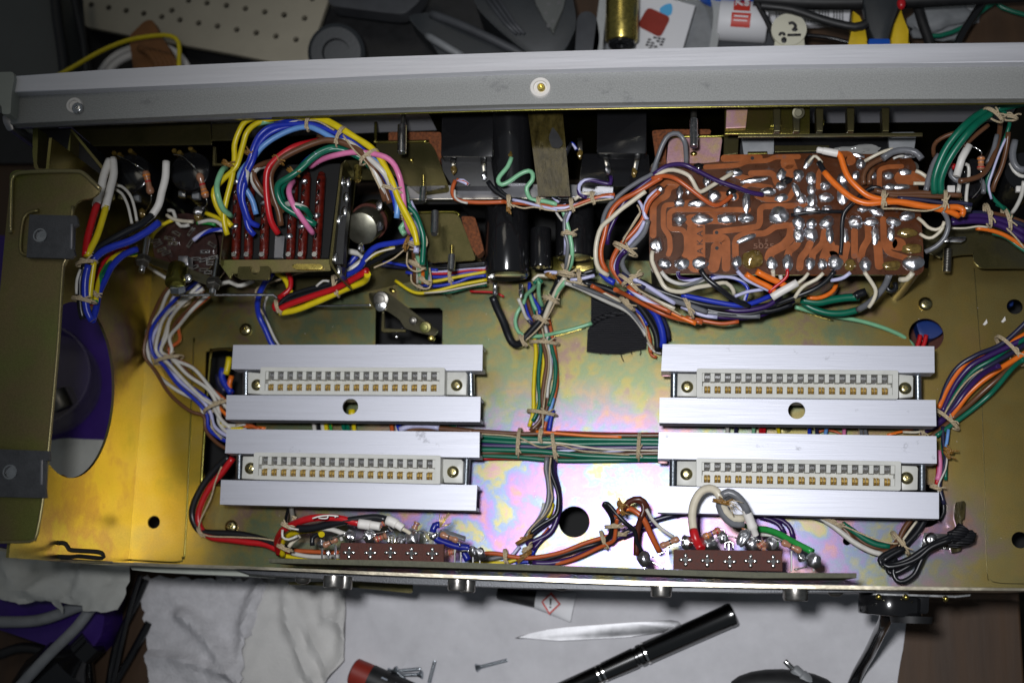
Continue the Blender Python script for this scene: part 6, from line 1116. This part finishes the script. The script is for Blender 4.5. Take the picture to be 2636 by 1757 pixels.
# --- wires soldered on the board ---
for v, pts, z, c, r, lb in (
 ('H',[300,362,420,285,540,265,630,285,760,350,900,420,1100,490,1210,530,1330,552],[51,55,51,47.5],'pu',1.35,'dark purple wire arching across the upper left of the circuit board'),
 ('H',[315,368,440,320,540,330,640,380,692,470,738,525,860,460,980,385,1045,350],[51,55,51,47.5],'cr',1.25,'cream wire with a V bend on the upper left of the circuit board'),
 ('H',[285,400,400,375,510,402,630,485,780,600,880,652,960,620,1035,560],[51,55,51,47.5],'ru',1.35,'rust orange wire ending in the upper middle of the board'),
 ('H',[290,350,330,230,390,70,450,-10,530,-22,590,50,605,150,608,262],[50,56,58,50],'gy',1.4,'grey wire forming a tall loop at the upper left board corner'),
 ('H',[292,1080,285,1170,350,1320,420,1430,560,1462,700,1422,860,1395],[47,46,42],'cr',1.3,'cream wire from the lower left corner joint'),
 ('H',[372,1270,430,1340,540,1388,650,1388,780,1345],[46,42],'wg',1.2,'grey and white wire from the second bottom joint'),
 ('H',[530,1275,545,1330,640,1350,760,1345,900,1325],[46,40],'pw',1.2,'purple and white wire from the third bottom joint'),
 ('H',[740,1250,800,1335,920,1430,1050,1530,1200,1600],[48,46,36],'bk',1.5,'black wire running off the fourth bottom joint'),
 ('H',[840,1335,980,1318,1100,1350,1185,1430,1155,1545],[42,38],'wb',1.1,'lilac striped wire hooking below the board'),('H',[840,1395,980,1378,1045,1440,1055,1490],[42,36],'cr',1.2,'cream wire end turning down below the board'),
 ('H',[1085,1265,1160,1340,1280,1400,1390,1450],[46,42],'lv',1.1,'lilac white wire from the left of the fluxed joint'),('H',[1062,1505,1180,1462,1330,1438],[40,40],'lv',1.0,'lilac white wire crossing under the orange pair'),
 ('H',[1165,1295,1250,1350,1400,1425,1440,1470],[47,43],'og',1.7,'split orange wire end below the fluxed joint, left strand'),('H',[1265,1270,1380,1330,1500,1385,1550,1420],[47,43],'og',1.9,'split orange wire end below the fluxed joint, right strand'),
 ('H',[1420,1265,1425,1300,1420,1340],[47,44],'cr',1.2,'cream stub under the sixth bottom joint'),('H',[1490,1300,1500,1350,1515,1400],[44,42],'wh',1.2,'white stub hanging beside the red wire'),
 ('H',[1555,1245,1555,1310,1500,1370,1420,1430,1385,1470],[47,44],'re',1.0,'thin red wire bending left below the board'),
 ('H',[1755,1285,1710,1340,1640,1390],[47,46],'cr',1.0,'cream wire entering the white sleeve below the board'),('H',[1650,1375,1560,1425,1480,1470,1410,1515],[46,44],'sleeve',2.3,'white insulating sleeve lying below the board'),
 ('H',[1895,1285,1830,1345,1730,1395,1670,1450,1625,1520],[47,42],'cr',1.1,'cream wire curving left next to the white sleeve'),('H',[2000,1265,1920,1360,1800,1440,1600,1520,1450,1580],[47,38],'bk',1.4,'black wire running left under the right bottom joints'),
 ('H',[2150,1280,2090,1325,2030,1345,1965,1355],[47,44],'lv',1.1,'lilac wire from the right bottom joints'),
 ('I',[690,1460,740,1530,790,1610,795,1670,765,1740,730,1790],[47,40],'cr',1.25,'long cream wire hanging from the joint near the right bottom corner'),
 ('O',[925,20,885,120,800,230,720,300,630,355],[44,24],'gy',1.7,'grey sleeve slanting down from the lower right board corner'),('O',[930,60,900,140,940,180,985,150,975,100],[36],'bk',1.3,'black loop behind the grey sleeve, lower right'),
 ('O',[640,235,520,240,380,260,250,285,90,262],[22],'gr',2.1,'thick dark green wire under the board, upper of two'),('O',[700,185,640,205,600,235],[24],'bk',2.1,'black sleeve joining the upper green wire'),
 ('O',[640,352,500,385,350,385,210,345,110,290],[18],'gr',1.8,'dark green wire under the board, lower of two'),('O',[1145,5,1090,65,1020,70],[46,42],'cr',1.4,'cream stub at the lower right board corner'),
 ('O',[40,328,200,372,400,415,620,452,800,500,950,555,1060,610,1150,690],[12,6,3,-3],'lg',1.15,'long pale green wire ending in the right floor hole'),
 ('O',[430,100,400,170,330,220,240,245,150,235],[26],'og',1.2,'orange wire curling between the green wires'),
 ('O',[20,345,160,390,400,460],2,'brass',.25,'thin bare wire under the long pale green wire'),
 ('I',[160,440,215,372,255,390,292,435],[47,49,48],'cr',.95,'small cream wire bridge at the top of the board'),('I',[262,430,290,480,330,540],[49,51],'bk',1.75,'black sleeve on the lower orange wire'),
 ('I',[0,925,120,905,250,893,380,890,500,893],[47,49,47],'bk',1.15,'thin black jumper wire lying flat across the board'),('I',[465,1300,478,1150,480,1000,500,900,570,820,680,720,760,665,830,670,860,700],[46,50,52],'bk',1.25,'black wire running up the board and over the orange wires'),
 ('I',[690,640,678,570,715,480,800,420,880,390],[50],'br',1.6,'brown wire arching behind the orange wires'),('I',[740,640,735,560,780,490],[49],'br',1.5,'second brown wire inside the brown arch'),
 ('I',[860,395,950,335,1060,315,1170,335,1230,400],[52],'gy',2.1,'thick grey sleeve arching at the upper right of the board'),('I',[690,420,790,365,880,325,960,305],[48,52],'cr',1.1,'cream wire rising to the grey sleeve'),
 ('I',[960,395,1010,375,1060,370],[49],'wh',.8,'white wire stub at the upper right joint'),
 ('I',[1170,510,1220,530,1285,575],[48],'cr',1.25,'short cream wire from the upper of two right joints'),('I',[1150,628,1200,628,1270,630],[48],'cr',1.15,'short cream wire from the lower of two right joints'),
 ('I',[1190,950,1240,990,1290,1040,1360,1062,1420,1035,1440,985],[47,50],'cr',1.1,'cream wire with a sag beside the grey curve, upper'),('I',[1210,1100,1270,1135,1330,1135,1400,1080,1430,1030],[47,50],'cr',1.05,'cream wire with a sag beside the grey curve, lower'),
 ('I',[1420,880,1460,940,1478,1030,1440,1140,1360,1220,1260,1270],[54,50,46],'gy',1.5,'shiny grey wire curving down to the right edge of the board')):
    wire(v, pts, z, c, r, None, 'wire', lb)
# orange pair and brown wires to the right
t = loom('wire_loom', 'bright orange pair with brown and black wires tied over the right board half', 'I', [56,56,55,54], [
 ('og',[415,330,465,370,495,470,540,570,620,660,720,740,850,780,1000,800,1200,835,1400,855,1560,850,1620,880,1600,930],None,1.9),('og',[310,520,400,620,500,710,600,780,720,815,850,805,1000,800,1150,820,1350,860,1500,895,1580,935],[53,55,56,55,52],1.9),
 ('br',[780,690,900,715,1050,720,1250,715,1400,730,1600,740],[54],1.6),('br',[850,730,1000,745,1200,745,1450,755],[54],1.4),('nv',[1000,765,1150,775,1300,792,1460,815],[55],1.3),('nv',[1440,800,1600,810,1700,830],[50],1.3)],
 ties=[(865,775,95,4.4,57),(1440,790,95,5.2,56)], lace=[('I',[860,865,1000,865,1150,880,1280,885,1380,860,1430,830],57)])
bm = new(); lathe(bm, av('I',240,310,56), av('I',430,345,56)-av('I',240,310,56), [(0,.8),(.4,1.25),(2.4,1.25),(2.6,1.45),(8.4,1.6),(8.4,1.35)], 20); obj('sleeve', bm, 'sleeve', t, True)
# --- right wiring ---
loom('wire_loom', 'pair of thick dark green wires arching up at the right', 'Z', [56,60,64,66,62], [('gr',[440,980,432,850,470,700,550,520,640,390,730,290,850,180,990,95],None,2.5),('gr',[505,980,500,850,545,710,620,570,710,440,800,330,900,230,1040,130],None,2.5),('gr',[1080,90,1200,60,1386,20],58,2.6),('gr',[1130,90,1220,160,1230,260,1150,480,1040,720,990,880,1050,1020,1180,1150],[58,46,38],1.3)],
 ties=[(1060,150,40,6,64),(1230,180,10,4.2,60)])
loom('wire_loom', 'brown and grey wires looping round the small resistor at the right', 'Z', [46,52,56], [('br',[430,590,425,500,460,430,560,370,700,325],None,1.5),('br',[1010,255,900,340,800,430,740,490],[58],1.5),('br',[1140,200,1120,380,1080,540,1010,700,930,790,800,835,700,850],None,1.8),('gy',[800,838,700,852,620,800,590,710],[50],1.9),('br',[1220,330,1200,500,1150,700,1080,860,1050,960],[54,46],1.7),('gy',[1100,360,1060,520,1000,660],[50],1.6),('gy',[480,570,430,660,380,800,345,960],[54],1.9),('gy',[930,830,960,900,955,980],44,1.6),('lv',[1190,400,1120,560,1050,760,1010,900,1040,1040],[56,48],.5)])
bm = new(); tube(bm, [av('Z',805,465,58), av('Z',725,610,57), av('Z',670,800,56)], 1.5, 16); single('white_sleeve', bm, 'sleeve', 'white insulating sleeve between the green wires and the small resistor', 'sleeve', smooth=False)
wire('Z', [740,670,790,680,802,760,785,900,772,1020,775,1120], [50,46], 'wh', 1.2, None, 'wire', 'white hooked wire under the white sleeve at the right')
wire('Z', [590,680,620,690,650,700], 48, 're', 2.2, None, 'wire', 'dull red wire stub behind the white sleeve')
wire('Z', [700,880,690,970], 48, 'wh', 1.5, None, 'wire', 'short white wire beside the grey contact tab')
wire('Z', [1290,420,1265,560,1280,660,1330,720,1400,730], 54, 'gy', 2.3, None, 'wire', 'fat grey sleeve curving at the right picture edge')
wire('Z', [1240,660,1280,740,1340,790,1400,800], 52, 'wh', 1.3, None, 'wire', 'white wire hugging the fat grey sleeve')
wire('Z', [1386,850,1360,1000,1300,1130,1255,1190], [50,40], 'wh', 1.4, None, 'wire', 'white wire slanting down near the right picture edge')
loom('wire_loom', 'dark purple and orange trunk leaving the board towards the right edge', 'Z', [34,32,30], [('pu',[600,1240,800,1215,1000,1230,1200,1290,1400,1400],None,2.4),('pu',[600,1290,800,1270,1000,1280,1200,1350,1400,1480],None,2.4),('nv',[700,1210,900,1190,1150,1230,1400,1330],None,2.0),('br',[1000,1180,1200,1220,1400,1290],None,1.3),('og',[880,1350,1000,1365,1150,1410,1280,1480,1420,1580],None,1.5),('gr',[1050,1400,1200,1450,1320,1540,1440,1620],30,1.3),('cr',[610,1350,760,1350,900,1330,1000,1340],35,.45),('gr',[1090,1090,1180,1140,1260,1240],36,1.5)],
 ties=[(1000,1220,80,7,36),(1200,1260,75,7,34)], lace=[('Z',[1200,1350,1290,1440,1390,1560],36)])
loom('wire_loom', 'leaf-shaped spread of orange, purple, green and brown wires at the right rails', 'O', [24,16,10,7,6,6], [('nv',[2330,350,2000,660,1750,775,1570,890,1460,1060,1385,1290],None,1.3),('og',[2330,500,2200,585,2040,670,1850,745,1680,820,1550,960,1460,1110,1385,1280],None,1.4),('pu',[2330,560,2060,690,1850,790,1690,880,1560,1030,1480,1180,1420,1310],None,1.5),('gr',[2250,600,2060,705,1900,815,1710,930,1560,1120,1450,1300],None,1.2),('nv',[2260,640,2080,755,1880,870,1720,975,1600,1130,1440,1340],None,1.3),
 ('og',[2330,680,2110,815,1950,915,1780,1035,1660,1150,1560,1280,1480,1390],None,1.5),('br',[2330,740,2120,850,1960,985,1800,1125,1660,1255,1500,1380],None,1.4),('gr',[2190,815,2090,890,1960,1045,1860,1155,1700,1290,1520,1425,1360,1540],None,1.3),('pu',[1950,880,1800,960,1650,1110,1540,1260,1440,1370],None,1.3),('gy',[2100,840,1900,960,1760,1040],8,.7),('br',[2188,640,2130,730,2090,790],14,.6)],
 ties=[(2055,740,50,8,14),(1445,1380,40,7,8)], lace=[('O',[2090,770,1900,860,1720,960,1600,1080,1500,1230,1430,1350],9)])
loom('wire_loom', 'purple and brown wires passing under the right rails from the tie', 'O', 5, [('pu',[1440,1370,1330,1450,1200,1500],None,1.9),('br',[1500,1400,1400,1480,1300,1560],None,1.5),('og',[1240,1450,1100,1480,900,1530],None,.8),('nv',[1380,1350,1260,1430,1150,1480],None,1.5),('cr',[1280,1450,1200,1500,1050,1500],7,.7)], ties=[(1215,1490,60,4,7)])
loom('wire_loom', 'vertical wires behind the right rail ends, pink, black and pale blue', 'M', 10, [('nv',[2110,680,2115,800,2130,900,2105,1010,2085,1100,2120,1230],[6,8,8],1.4),('sk',[2150,700,2140,780,2130,830],8,1.1),('gr',[2110,730,2110,830,2130,930,2130,1060],6,1.2),('pi',[2080,850,2090,930,2085,1010,2070,1060],9,1.7),('re',[2080,950,2075,1030,2065,1100],8,1.5),('wh',[2140,900,2130,980,2080,1090,2080,1150],10,.6),('bk',[2080,1080,2110,1200,2115,1290,2080,1350],4,1.6)],
 ties=[(2150,850,30,2.6,12,'twine_wax'),(2140,880,60,2.4,12,'twine_wax'),(2060,1115,20,3,10)])
for x, c, dx in ((585,'wh',0),(645,'nv',4),(770,'lg',2),(820,'re',2),(845,'re',6),(945,'ye',-12),(1165,'bl',0),(1215,'nv',-10),(1285,'sk',12),(1412,'pi',2),(1530,'gy',-8),(1560,'gy',-12)):
    wire('M', [x+dx,650,x,700,x-dx,770], [12,5], c, 1.35, None, 'wire', {585:'white',645:'navy',770:'pale green',820:'red, left of two,',845:'red, right of two,',945:'yellow',1165:'blue',1215:'second navy',1285:'sky blue',1412:'pink',1530:'grey, left of two,',1560:'grey, right of two,'}[x]+' wire crossing the gap between the right rail pairs', group='wires crossing the gap between the right rails')
wire('M', [1230,720,1270,705,1340,712,1400,740], 4, 'rw', .9, None, 'wire', 'red and white wire curling in the right rail gap')
bm = new(); lathe(bm, at(2020,1095,0), Vector((0,0,1)), [(0,3.4),(.4,3.4),(.6,2.2),(.1,2)], 20); single('floor_rivet', bm, 'chromate_dull', 'ringed rivet on the floor between the right rail pairs', 'rivet')
# --- horizontal loom between the rail sets ---
loom('wire_loom', 'horizontal loom of green, brown and black wires between the rail sets', 'N', 6, [('br',[1150,1106,1240,1110,1340,1116,1420,1115,1520,1119,1600,1120,1710,1120],8,1.0),('og',[1380,1110,1440,1115,1520,1121,1600,1124],8.6,.7),('gr',[1225,1120,1300,1126,1400,1130,1500,1130,1600,1131,1710,1132],7,1.1),('re',[1430,1112,1560,1116,1700,1117],6,.8),('gr',[1225,1132,1320,1138,1450,1142,1600,1141,1710,1142],7,1.0),('pu',[1225,1146,1330,1148,1450,1152,1580,1152,1710,1150],6,1.5),('nv',[1225,1140,1350,1150,1500,1146,1710,1144],5,1.0),
 ('gr',[1225,1156,1320,1158,1400,1162,1500,1172,1600,1176,1710,1178],7,1.2),('cr',[1340,1136,1440,1140,1550,1155,1710,1160],8.4,.4),('br',[1225,1165,1330,1163,1450,1165,1580,1168,1710,1166],6,1.2),('br',[1300,1172,1400,1172,1560,1178,1710,1172],5,.9),('gr',[1225,1172,1330,1176,1430,1184,1560,1184,1710,1182],6,1.0),('re',[1225,1180,1300,1178,1400,1180],5,.9),('wh',[1400,1184,1520,1186,1700,1184],6,.6),('kw',[1225,1150,1400,1158,1600,1160,1710,1155],7,.6)],
 ties=[(1337,1140,92,6.4,7),(1428,1150,80,6.4,7),(1645,1150,92,6.0,7),(1392,1120,92,3,9)], lace=[('N',[1240,1116,1330,1124,1390,1150,1440,1144,1500,1160,1620,1170],10)])
# --- loom from centre down to the rear wall ---
loom('wire_loom', 'downward loom of grey, purple and blue wires beside the large floor hole', 'S', 7, [('gy',[470,-160,462,-70,478,20,485,110,470,210,420,310,340,400,300,470],8,1.5),('gy',[490,-160,478,-60,500,60,500,170,480,250,400,350],7,1.2),('nv',[515,-160,508,-60,535,30,560,130,550,250,510,310,400,390,330,450],8,1.5),('pu',[530,-160,525,-50,558,90,565,220,540,330,490,420,400,470,310,510],6,1.6),('bk',[505,-160,500,-50,538,60,560,160,540,280,420,360,330,430],9,1.2),('wh',[450,190,430,270,380,350,320,420],6,1.2),('ye',[515,190,500,260,470,300],6,1.0),('bl',[530,340,510,400,440,460,380,530,350,590],5,1.5),('ru',[490,380,430,450,370,500],5,1.1),('lv',[260,520,220,570,180,610],6,1.0),('pu',[500,390,430,470,360,550],6,1.2)],
 ties=[(300,470,-30,5,10,'twine_wax'),(320,540,-40,3.2,10)], lace=[('S',[500,-160,490,-40,500,80,510,160,460,270,380,350,320,420],11)])
loom('wire_loom', 'rear loom of orange, black and purple wires running to the right socket block', 'S', [8,8,10,16,12], [('ru',[-120,590,20,575,110,580,200,600,330,610,480,590,600,560,750,500,880,460,960,440],[8,9,12],1.3),('bk',[330,640,450,620,600,580,750,530,880,490,950,440,975,330,940,250,905,205],[7,10,26],1.4),('bk',[905,200,935,195,1000,270,1080,350,1140,400,1160,490,1200,570],[28,26,20],1.3),('pu',[360,650,500,650,650,620,800,560,930,490,1100,420,1300,350],8,1.7),('nv',[1000,450,1150,380,1300,320,1450,280,1560,265],7,1.6),('nv',[1050,455,1200,390,1360,300,1480,285],6,1.3),('ru',[420,650,560,650,700,610,850,540,940,500,985,470,1000,360,1010,300],[7,12,20],1.2),
 ('gy',[-120,620,20,620,130,600,220,610],6,1.3),('ye',[-120,655,60,650,180,640,260,610],6,1.1),('bl',[230,650,290,640,350,640],5,1.1),('ru',[1000,300,1030,235,1100,230,1170,270,1220,330,1260,420,1300,500,1330,560],[26,28,22],1.7),('og',[1060,240,1130,240,1200,290,1240,360,1270,440],[28,24],1.2),('db',[1050,250,1100,180,1180,160,1230,210,1215,270,1180,340,1160,440,1155,590],[28,30,24,20],1.8),('db',[1150,170,1200,190,1210,250,1180,320],29,1.5),('wh',[1230,235,1280,320,1350,390,1440,450],[30,26],1.0)],
 ties=[(300,600,-40,4.8,9,'twine_wax'),(155,600,80,3.8,9),(905,475,70,5,10),(990,370,-5,5,20),(1040,430,-5,3,12),(1040,240,60,3.4,28,'twine_wax'),(1040,200,30,2.2,30,'twine_wax')])
loom('wire_loom', 'loom of white, brown and green wires below the lowest right rail', 'T', 6, [('gy',[470,220,560,245,640,290],8,1.5),('wh',[540,230,640,290,730,360,820,430,950,500,1050,530],8,1.6),('br',[700,290,760,340,820,420,900,480,1000,510,1100,500,1160,465],7,1.6),('br',[720,280,800,340,880,420,960,465,1060,480,1130,460],6,1.2),('gr',[730,280,830,350,920,410,1010,450,1110,465],8,1.6),('br',[1290,240,1230,320,1180,420,1140,460],7,1.6),('bk',[1400,240,1340,340,1260,430,1200,490],7,1.8),('bk',[1360,240,1290,330,1220,420],6,1.5),('cr',[1330,260,1270,340,1220,410],9,.7)],
 ties=[(650,275,25,4.6,9),(1195,440,55,5.5,10)], lace=[('T',[660,270,760,310,880,360,1000,410,1120,440,1180,440],11)])
loom('wire_loom', 'coiled black wire pair ending at the steel tag, lower right', 'T', 14, [('bk',[1180,480,1060,540,1030,580,1070,620,1180,600,1280,560,1400,480,1500,430,1620,380],[12,16],1.5),('bk',[1200,500,1080,570,1060,600,1100,630,1220,610,1340,560,1450,470,1600,410],[14,18],1.4),('bk',[1160,560,1100,640,1110,680,1180,670,1300,600,1400,510,1560,430],[10,14],1.4),('bk',[1150,600,1140,680,1170,740,1230,745,1310,690,1360,590,1420,500,1600,420],[12,14],1.4),('bk',[1230,480,1120,540,1050,590],16,1.4)])
bm = new(); tube(bm, spline([av('T',1600,400,14), av('T',1660,370,14), av('T',1710,310,14)], 1), 2.8, 10); ell(bm, av('T',1680,400,13), 6,3.6,3,14,.2,.4); single('taped_end', bm, 'tape', 'black taped wire end resting on the steel tag', 'tape')
loom('wire_loom', 'two dark purple wires hooking out under the lowest right rail', 'T', 8, [('pu',[60,225,150,250,220,290,260,360],8,1.4),('pu',[150,225,250,260,310,320,330,400],7,1.4)])
# --- loops on the lowest right rail ---
t = thing('wire_loop', 'thick white and grey wire loop tied in front of the lowest right rail', 'wire loop')
wire('M', [345,1420,335,1320,350,1220,400,1140,460,1118,510,1140,540,1200,570,1280,630,1330,700,1330], [44,46,48,50,48,46], 'cr', 2.7, t, label='cream white wire'); wire('M', [545,1170,590,1145,650,1170,700,1230,730,1290], [52,52,50], 'gy', 2.5, t, label='grey wire'); wire('M', [545,1180,530,1240,560,1310,620,1365,700,1370], [50,46], 'gy', 2.5, t, label='grey wire')
tie('M', 545, 1215, 54, 10, 4.4, t, m='twine_wax')
bm = new()
for k in range(14):
    p0 = av('M',570,1215,55); a = random.uniform(-.9,.5); L_ = random.uniform(3,8); tube(bm, spline([p0, p0+Vector((L_*.5*math.cos(a), L_*.5*math.sin(a), .8)), p0+Vector((L_*math.cos(a-.2), L_*math.sin(a-.2), random.uniform(-1,1)))], 1), .16, 4)
obj('frayed_twine', bm, 'twine', t)
bm = new(); a_, b_ = av('M',345,1415,45), av('M',365,1475,45); tube(bm, spline([a_, av('M',352,1450,46), av('M',368,1495,46), av('M',400,1548,48)], 1), 1.75, 14); obj('red_sleeve', bm, 'wire_re', t)
bm = new(); A_ = av('M',715,1265,50); B_ = av('M',785,1450,46); lathe(bm, A_, B_-A_, [(0,1.5),(.2,1.75),(6,1.75),(7,2.0),(8,1.9),(8.8,1.4),((B_-A_).length,1.3)], 20); obj('white_sleeve', bm, 'sleeve', t, True)
wire('M', [700,1390,780,1405,860,1410,950,1440,1050,1495,1190,1568], [20,30,40], 'gg', 2.2, None, 'wire', 'bright green wire ending in a cut sleeve over the right socket')
wire('M', [820,1445,900,1450,960,1470,1010,1490], 24, 'wh', 1.2, None, 'wire', 'white wire just below the bright green wire')
# --- parts soldered round the socket blocks ---
def cluster(v, name, label, tags, leads, res, z=46):
    t = thing(name, label, 'solder tags')
    for x, y, h, r_ in tags:
        s_ = V[v][2]*.155; bm = new(); prism(bm, poly(v, [x-12,y,x+12,y,x+10,y+h,x-10,y+h], z-2), .8, .1); obj('tag', bm, 'bright', t)
        if r_: bm = new(); ell(bm, av(v,x,y,z-1.4), r_, r_*1.15, r_, 14, .3, .35); obj('solder_joint', bm, 'solder', t, True)
    for pts in leads: bm = new(); tube(bm, spline(poly(v, pts, z+.5), .8), .32, 6); obj('bare_lead', bm, 'bright', t)
    for x0, y0, x1, y1, bands, zz in res: resistor(av(v,x0,y0,zz), av(v,x1,y1,zz), 1.35, bands, t)
    return t
YB = [(.26,'band_yel'),(.48,'band_blk'),(.72,'band_brn')]; RB = [(.25,'band_red'),(.5,'band_red'),(.75,'band_brn')]; OB = [(.25,'band_org'),(.5,'band_vio'),(.78,'band_red')]
cluster('U', 'tag_cluster', 'solder tags, resistors and leads behind the left socket block', [(320,200,90,2.2),(570,210,75,2.6),(860,200,95,0),(1135,225,75,3.0),(1410,200,110,1.6),(25,420,110,1.0),(115,310,220,0),(1690,300,260,0),(1770,390,170,0),(1930,400,150,2.0),(2020,430,130,2.2),(985,260,50,2.0),(-60,300,220,1.6)],
 [[60,250,150,200,260,165],[330,260,430,240,520,210],[510,170,540,130,600,140,640,180,600,230],[620,170,740,150,810,130],[800,60,840,110,880,140],[1180,150,1230,130,1300,140,1360,190],[1280,160,1300,220,1350,270],[820,300,820,210,860,185,900,210,905,300],[1700,260,1750,290,1760,340],[1760,395,1840,390,1890,400],[1400,180,1440,160,1490,160]],
 [(150,230,-40,330,YB,45),(1500,170,1740,260,YB,47),(690,60,770,20,OB,48),(640,250,800,190,RB,45),(1155,110,1200,10,[(.25,'res_tan'),(.6,'band_vio')],47),(1600,420,1700,400,RB,42)])
cluster('W', 'tag_cluster', 'solder tags, resistors and leads behind the right socket block', [(600,260,80,2.4),(850,270,90,3.2),(1030,200,60,2.0),(1110,270,85,0),(1230,215,60,0),(1390,280,90,2.8),(1630,280,90,2.6),(85,460,110,2.6),(365,340,240,0),(1870,360,250,0),(2140,480,130,2.8),(1990,450,40,1.4)],
 [[500,240,560,230,620,260],[640,260,680,265,700,260],[380,320,470,300,560,290],[880,260,960,210,1000,160],[980,110,1020,95,1060,120,1060,160],[1070,180,1150,190,1210,210],[1065,350,1068,270,1110,250,1160,270,1160,350],[1240,220,1290,200,1350,180,1400,200,1430,220],[180,440,280,390,360,370],[170,490,240,530,330,580],[1440,230,1500,240,1560,270],[1660,270,1700,240,1760,250],[1900,590,1990,570,2060,550],[1940,400,2000,440,2060,470]],
 [(510,210,280,310,YB,47),(800,200,1010,100,OB,48),(1550,250,1460,320,[(.6,'band_red')],46),(1750,250,1990,370,YB,48),(1310,90,1290,150,OB,47),(1510,330,1560,340,[(.3,'band_red')],45)])
for x, y, dx, dy, lb in ((1270,200,-40,50,'left'),(1310,220,-60,60,'right')):
    bm = new(); c = av('W',x,y,49); ell(bm, c, 1.7,3.6,1.7,16,-.6,.25); single('solder_blob', bm, 'solder', 'long silver solder drop beside the white sleeve, '+lb+' one', 'solder blob', 'twin solder drops')
t = thing('film_capacitor', 'glossy dark blue capacitor pair at the right end of the left socket', 'capacitor')
for p in ([1440,210,1460,245,1700,330,1890,355],[1400,150,1430,60,1500,50]): bm = new(); tube(bm, spline(poly('U', p, 44), 1), 1.4, 12); obj('blue_body', bm, 'capblue', t)
bm = new(); tube(bm, spline(poly('U', [1790,400,1830,450,1870,520], 38), 1), 1.5, 12); obj('blue_body', bm, 'capblue', t)
for k in range(3): bm = new(); tube(bm, spline(poly('U', [1500,140+k*14,1650,165+k*14,1830,225+k*12], 45+k), 1), .7, 8); obj('grey_strand', bm, 'wire_gy', t)
bm = new()
for k in range(12):
    p0 = av('U',1500,80,46); a = random.uniform(.2,1.7); L_ = random.uniform(3,7); tube(bm, [p0, p0+Vector((L_*math.cos(a), L_*math.sin(a), random.uniform(-1,2)))], .2, 4)
obj('frayed_strands', bm, 'gold', t)
# left socket loom
loom('wire_loom', 'curved red, black and yellow wires with white sleeves over the left socket block', 'R', [30,40,46,48,48], [('re',[370,520,360,420,400,340,480,290,580,250,700,232,850,240,950,262,1030,278],[14,34,44,48,48],2.3),('bk',[520,320,620,320,760,290,900,262,1050,240,1160,232,1245,252],[44,48,48],2.3),('ye',[400,540,390,450,440,380,540,345,640,335,700,345,715,370],[14,30,38],1.9),('bk',[640,460,640,400,680,370,720,390],[36],1.5),('wh',[720,320,800,330,880,358,915,372],44,1.5),('wh',[800,310,850,350,880,420],40,1.0),('cr',[450,470,480,430,540,380],34,1.3),('wh',[470,150,480,220,490,270],[8,30],1.5),('bk',[450,150,430,230,420,300],[8,20],1.2),('cr',[1360,320,1400,340,1445,372],[48,46],1.2),
 ('ru',[490,500,600,505,700,510,860,515],12,1.4),('wh',[470,520,600,545,750,550,860,545],13,1.4),('ye',[400,540,470,550,560,560,860,575],10,1.5),('wh',[400,330,400,390,450,410,520,380],44,.8),('wh',[440,300,470,320,530,330],46,.6)],
 ties=[(440,300,20,3.4,44),(420,480,20,4.6,24),(510,250,30,2.2,36)])
for v, pts, r_, lb in (('R',[1015,282,1080,290,1110,295],2.0,'white sleeve on the red wire over the left socket block'),('R',[1100,290,1150,298,1190,305],1.7,'narrow white sleeve next to the one on the red wire'),('R',[1240,252,1290,270,1320,290],2.0,'white sleeve on the black wire over the left socket block'),('R',[1310,280,1350,305,1370,320],1.6,'narrow white sleeve next to the one on the black wire')):
    bm = new(); tube(bm, spline(strip3(v, pts, 49), 1), r_, 14); single('white_sleeve', bm, 'sleeve', lb, 'sleeve', smooth=False)
bm = new(); tube(bm, spline(poly('R', [640,240,700,222,780,215,850,222], 54), 1), .35, 5); tube(bm, spline(poly('R', [690,235,720,240,760,238,765,218], 54.4), 1), .35, 5); tube(bm, spline(poly('R', [820,218,828,232], 54), 1), .35, 5); single('white_thread', bm, 'sleeve', 'thin white printed thread marks on the curved red wire', 'thread', smooth=False)
# left bracket reflections of the outside cable: modelled as brown wires inside the left corner
loom('wire_loom', 'brown wires modelled as a cable reflection below the round side hole', 'J', [30,18,8], [('br',[500,1040,480,1140,440,1250,380,1340,330,1400],None,2.4),('br',[450,1050,430,1140,390,1240,350,1310],None,1.2)])
# specks of dust and scratches on the floor plate
bm = new(); rnd = random.Random(4)
for k in range(90):
    x, y = rnd.uniform(700, 2600), rnd.uniform(740, 1440); p = at(x,y,.05); s_ = rnd.uniform(.08,.22); ell(bm, p, s_, s_*.7, s_*.5, 6, rnd.random()*3)
single('dust_specks', bm, 'sleeve', None, None); bpy.data.objects['dust_specks']['kind'] = 'stuff'
for x, y, a in ((2582,822,.4),(2535,829,0),(1240,1385,.2)):
    bm = new(); prism(bm, [at(x-5,y+6,.2), at(x+5,y-8,.2), at(x+7,y+2,.2), at(x,y+8,.2)], .15); single('paper_chip', bm, 'sleeve', {2582:'pale triangular chip on the floor plate at the upper right',2535:'tiny white chip left of the triangular chip',1240:'white chip on the floor plate right of the left socket block'}[x], 'chip', smooth=False)
settle()
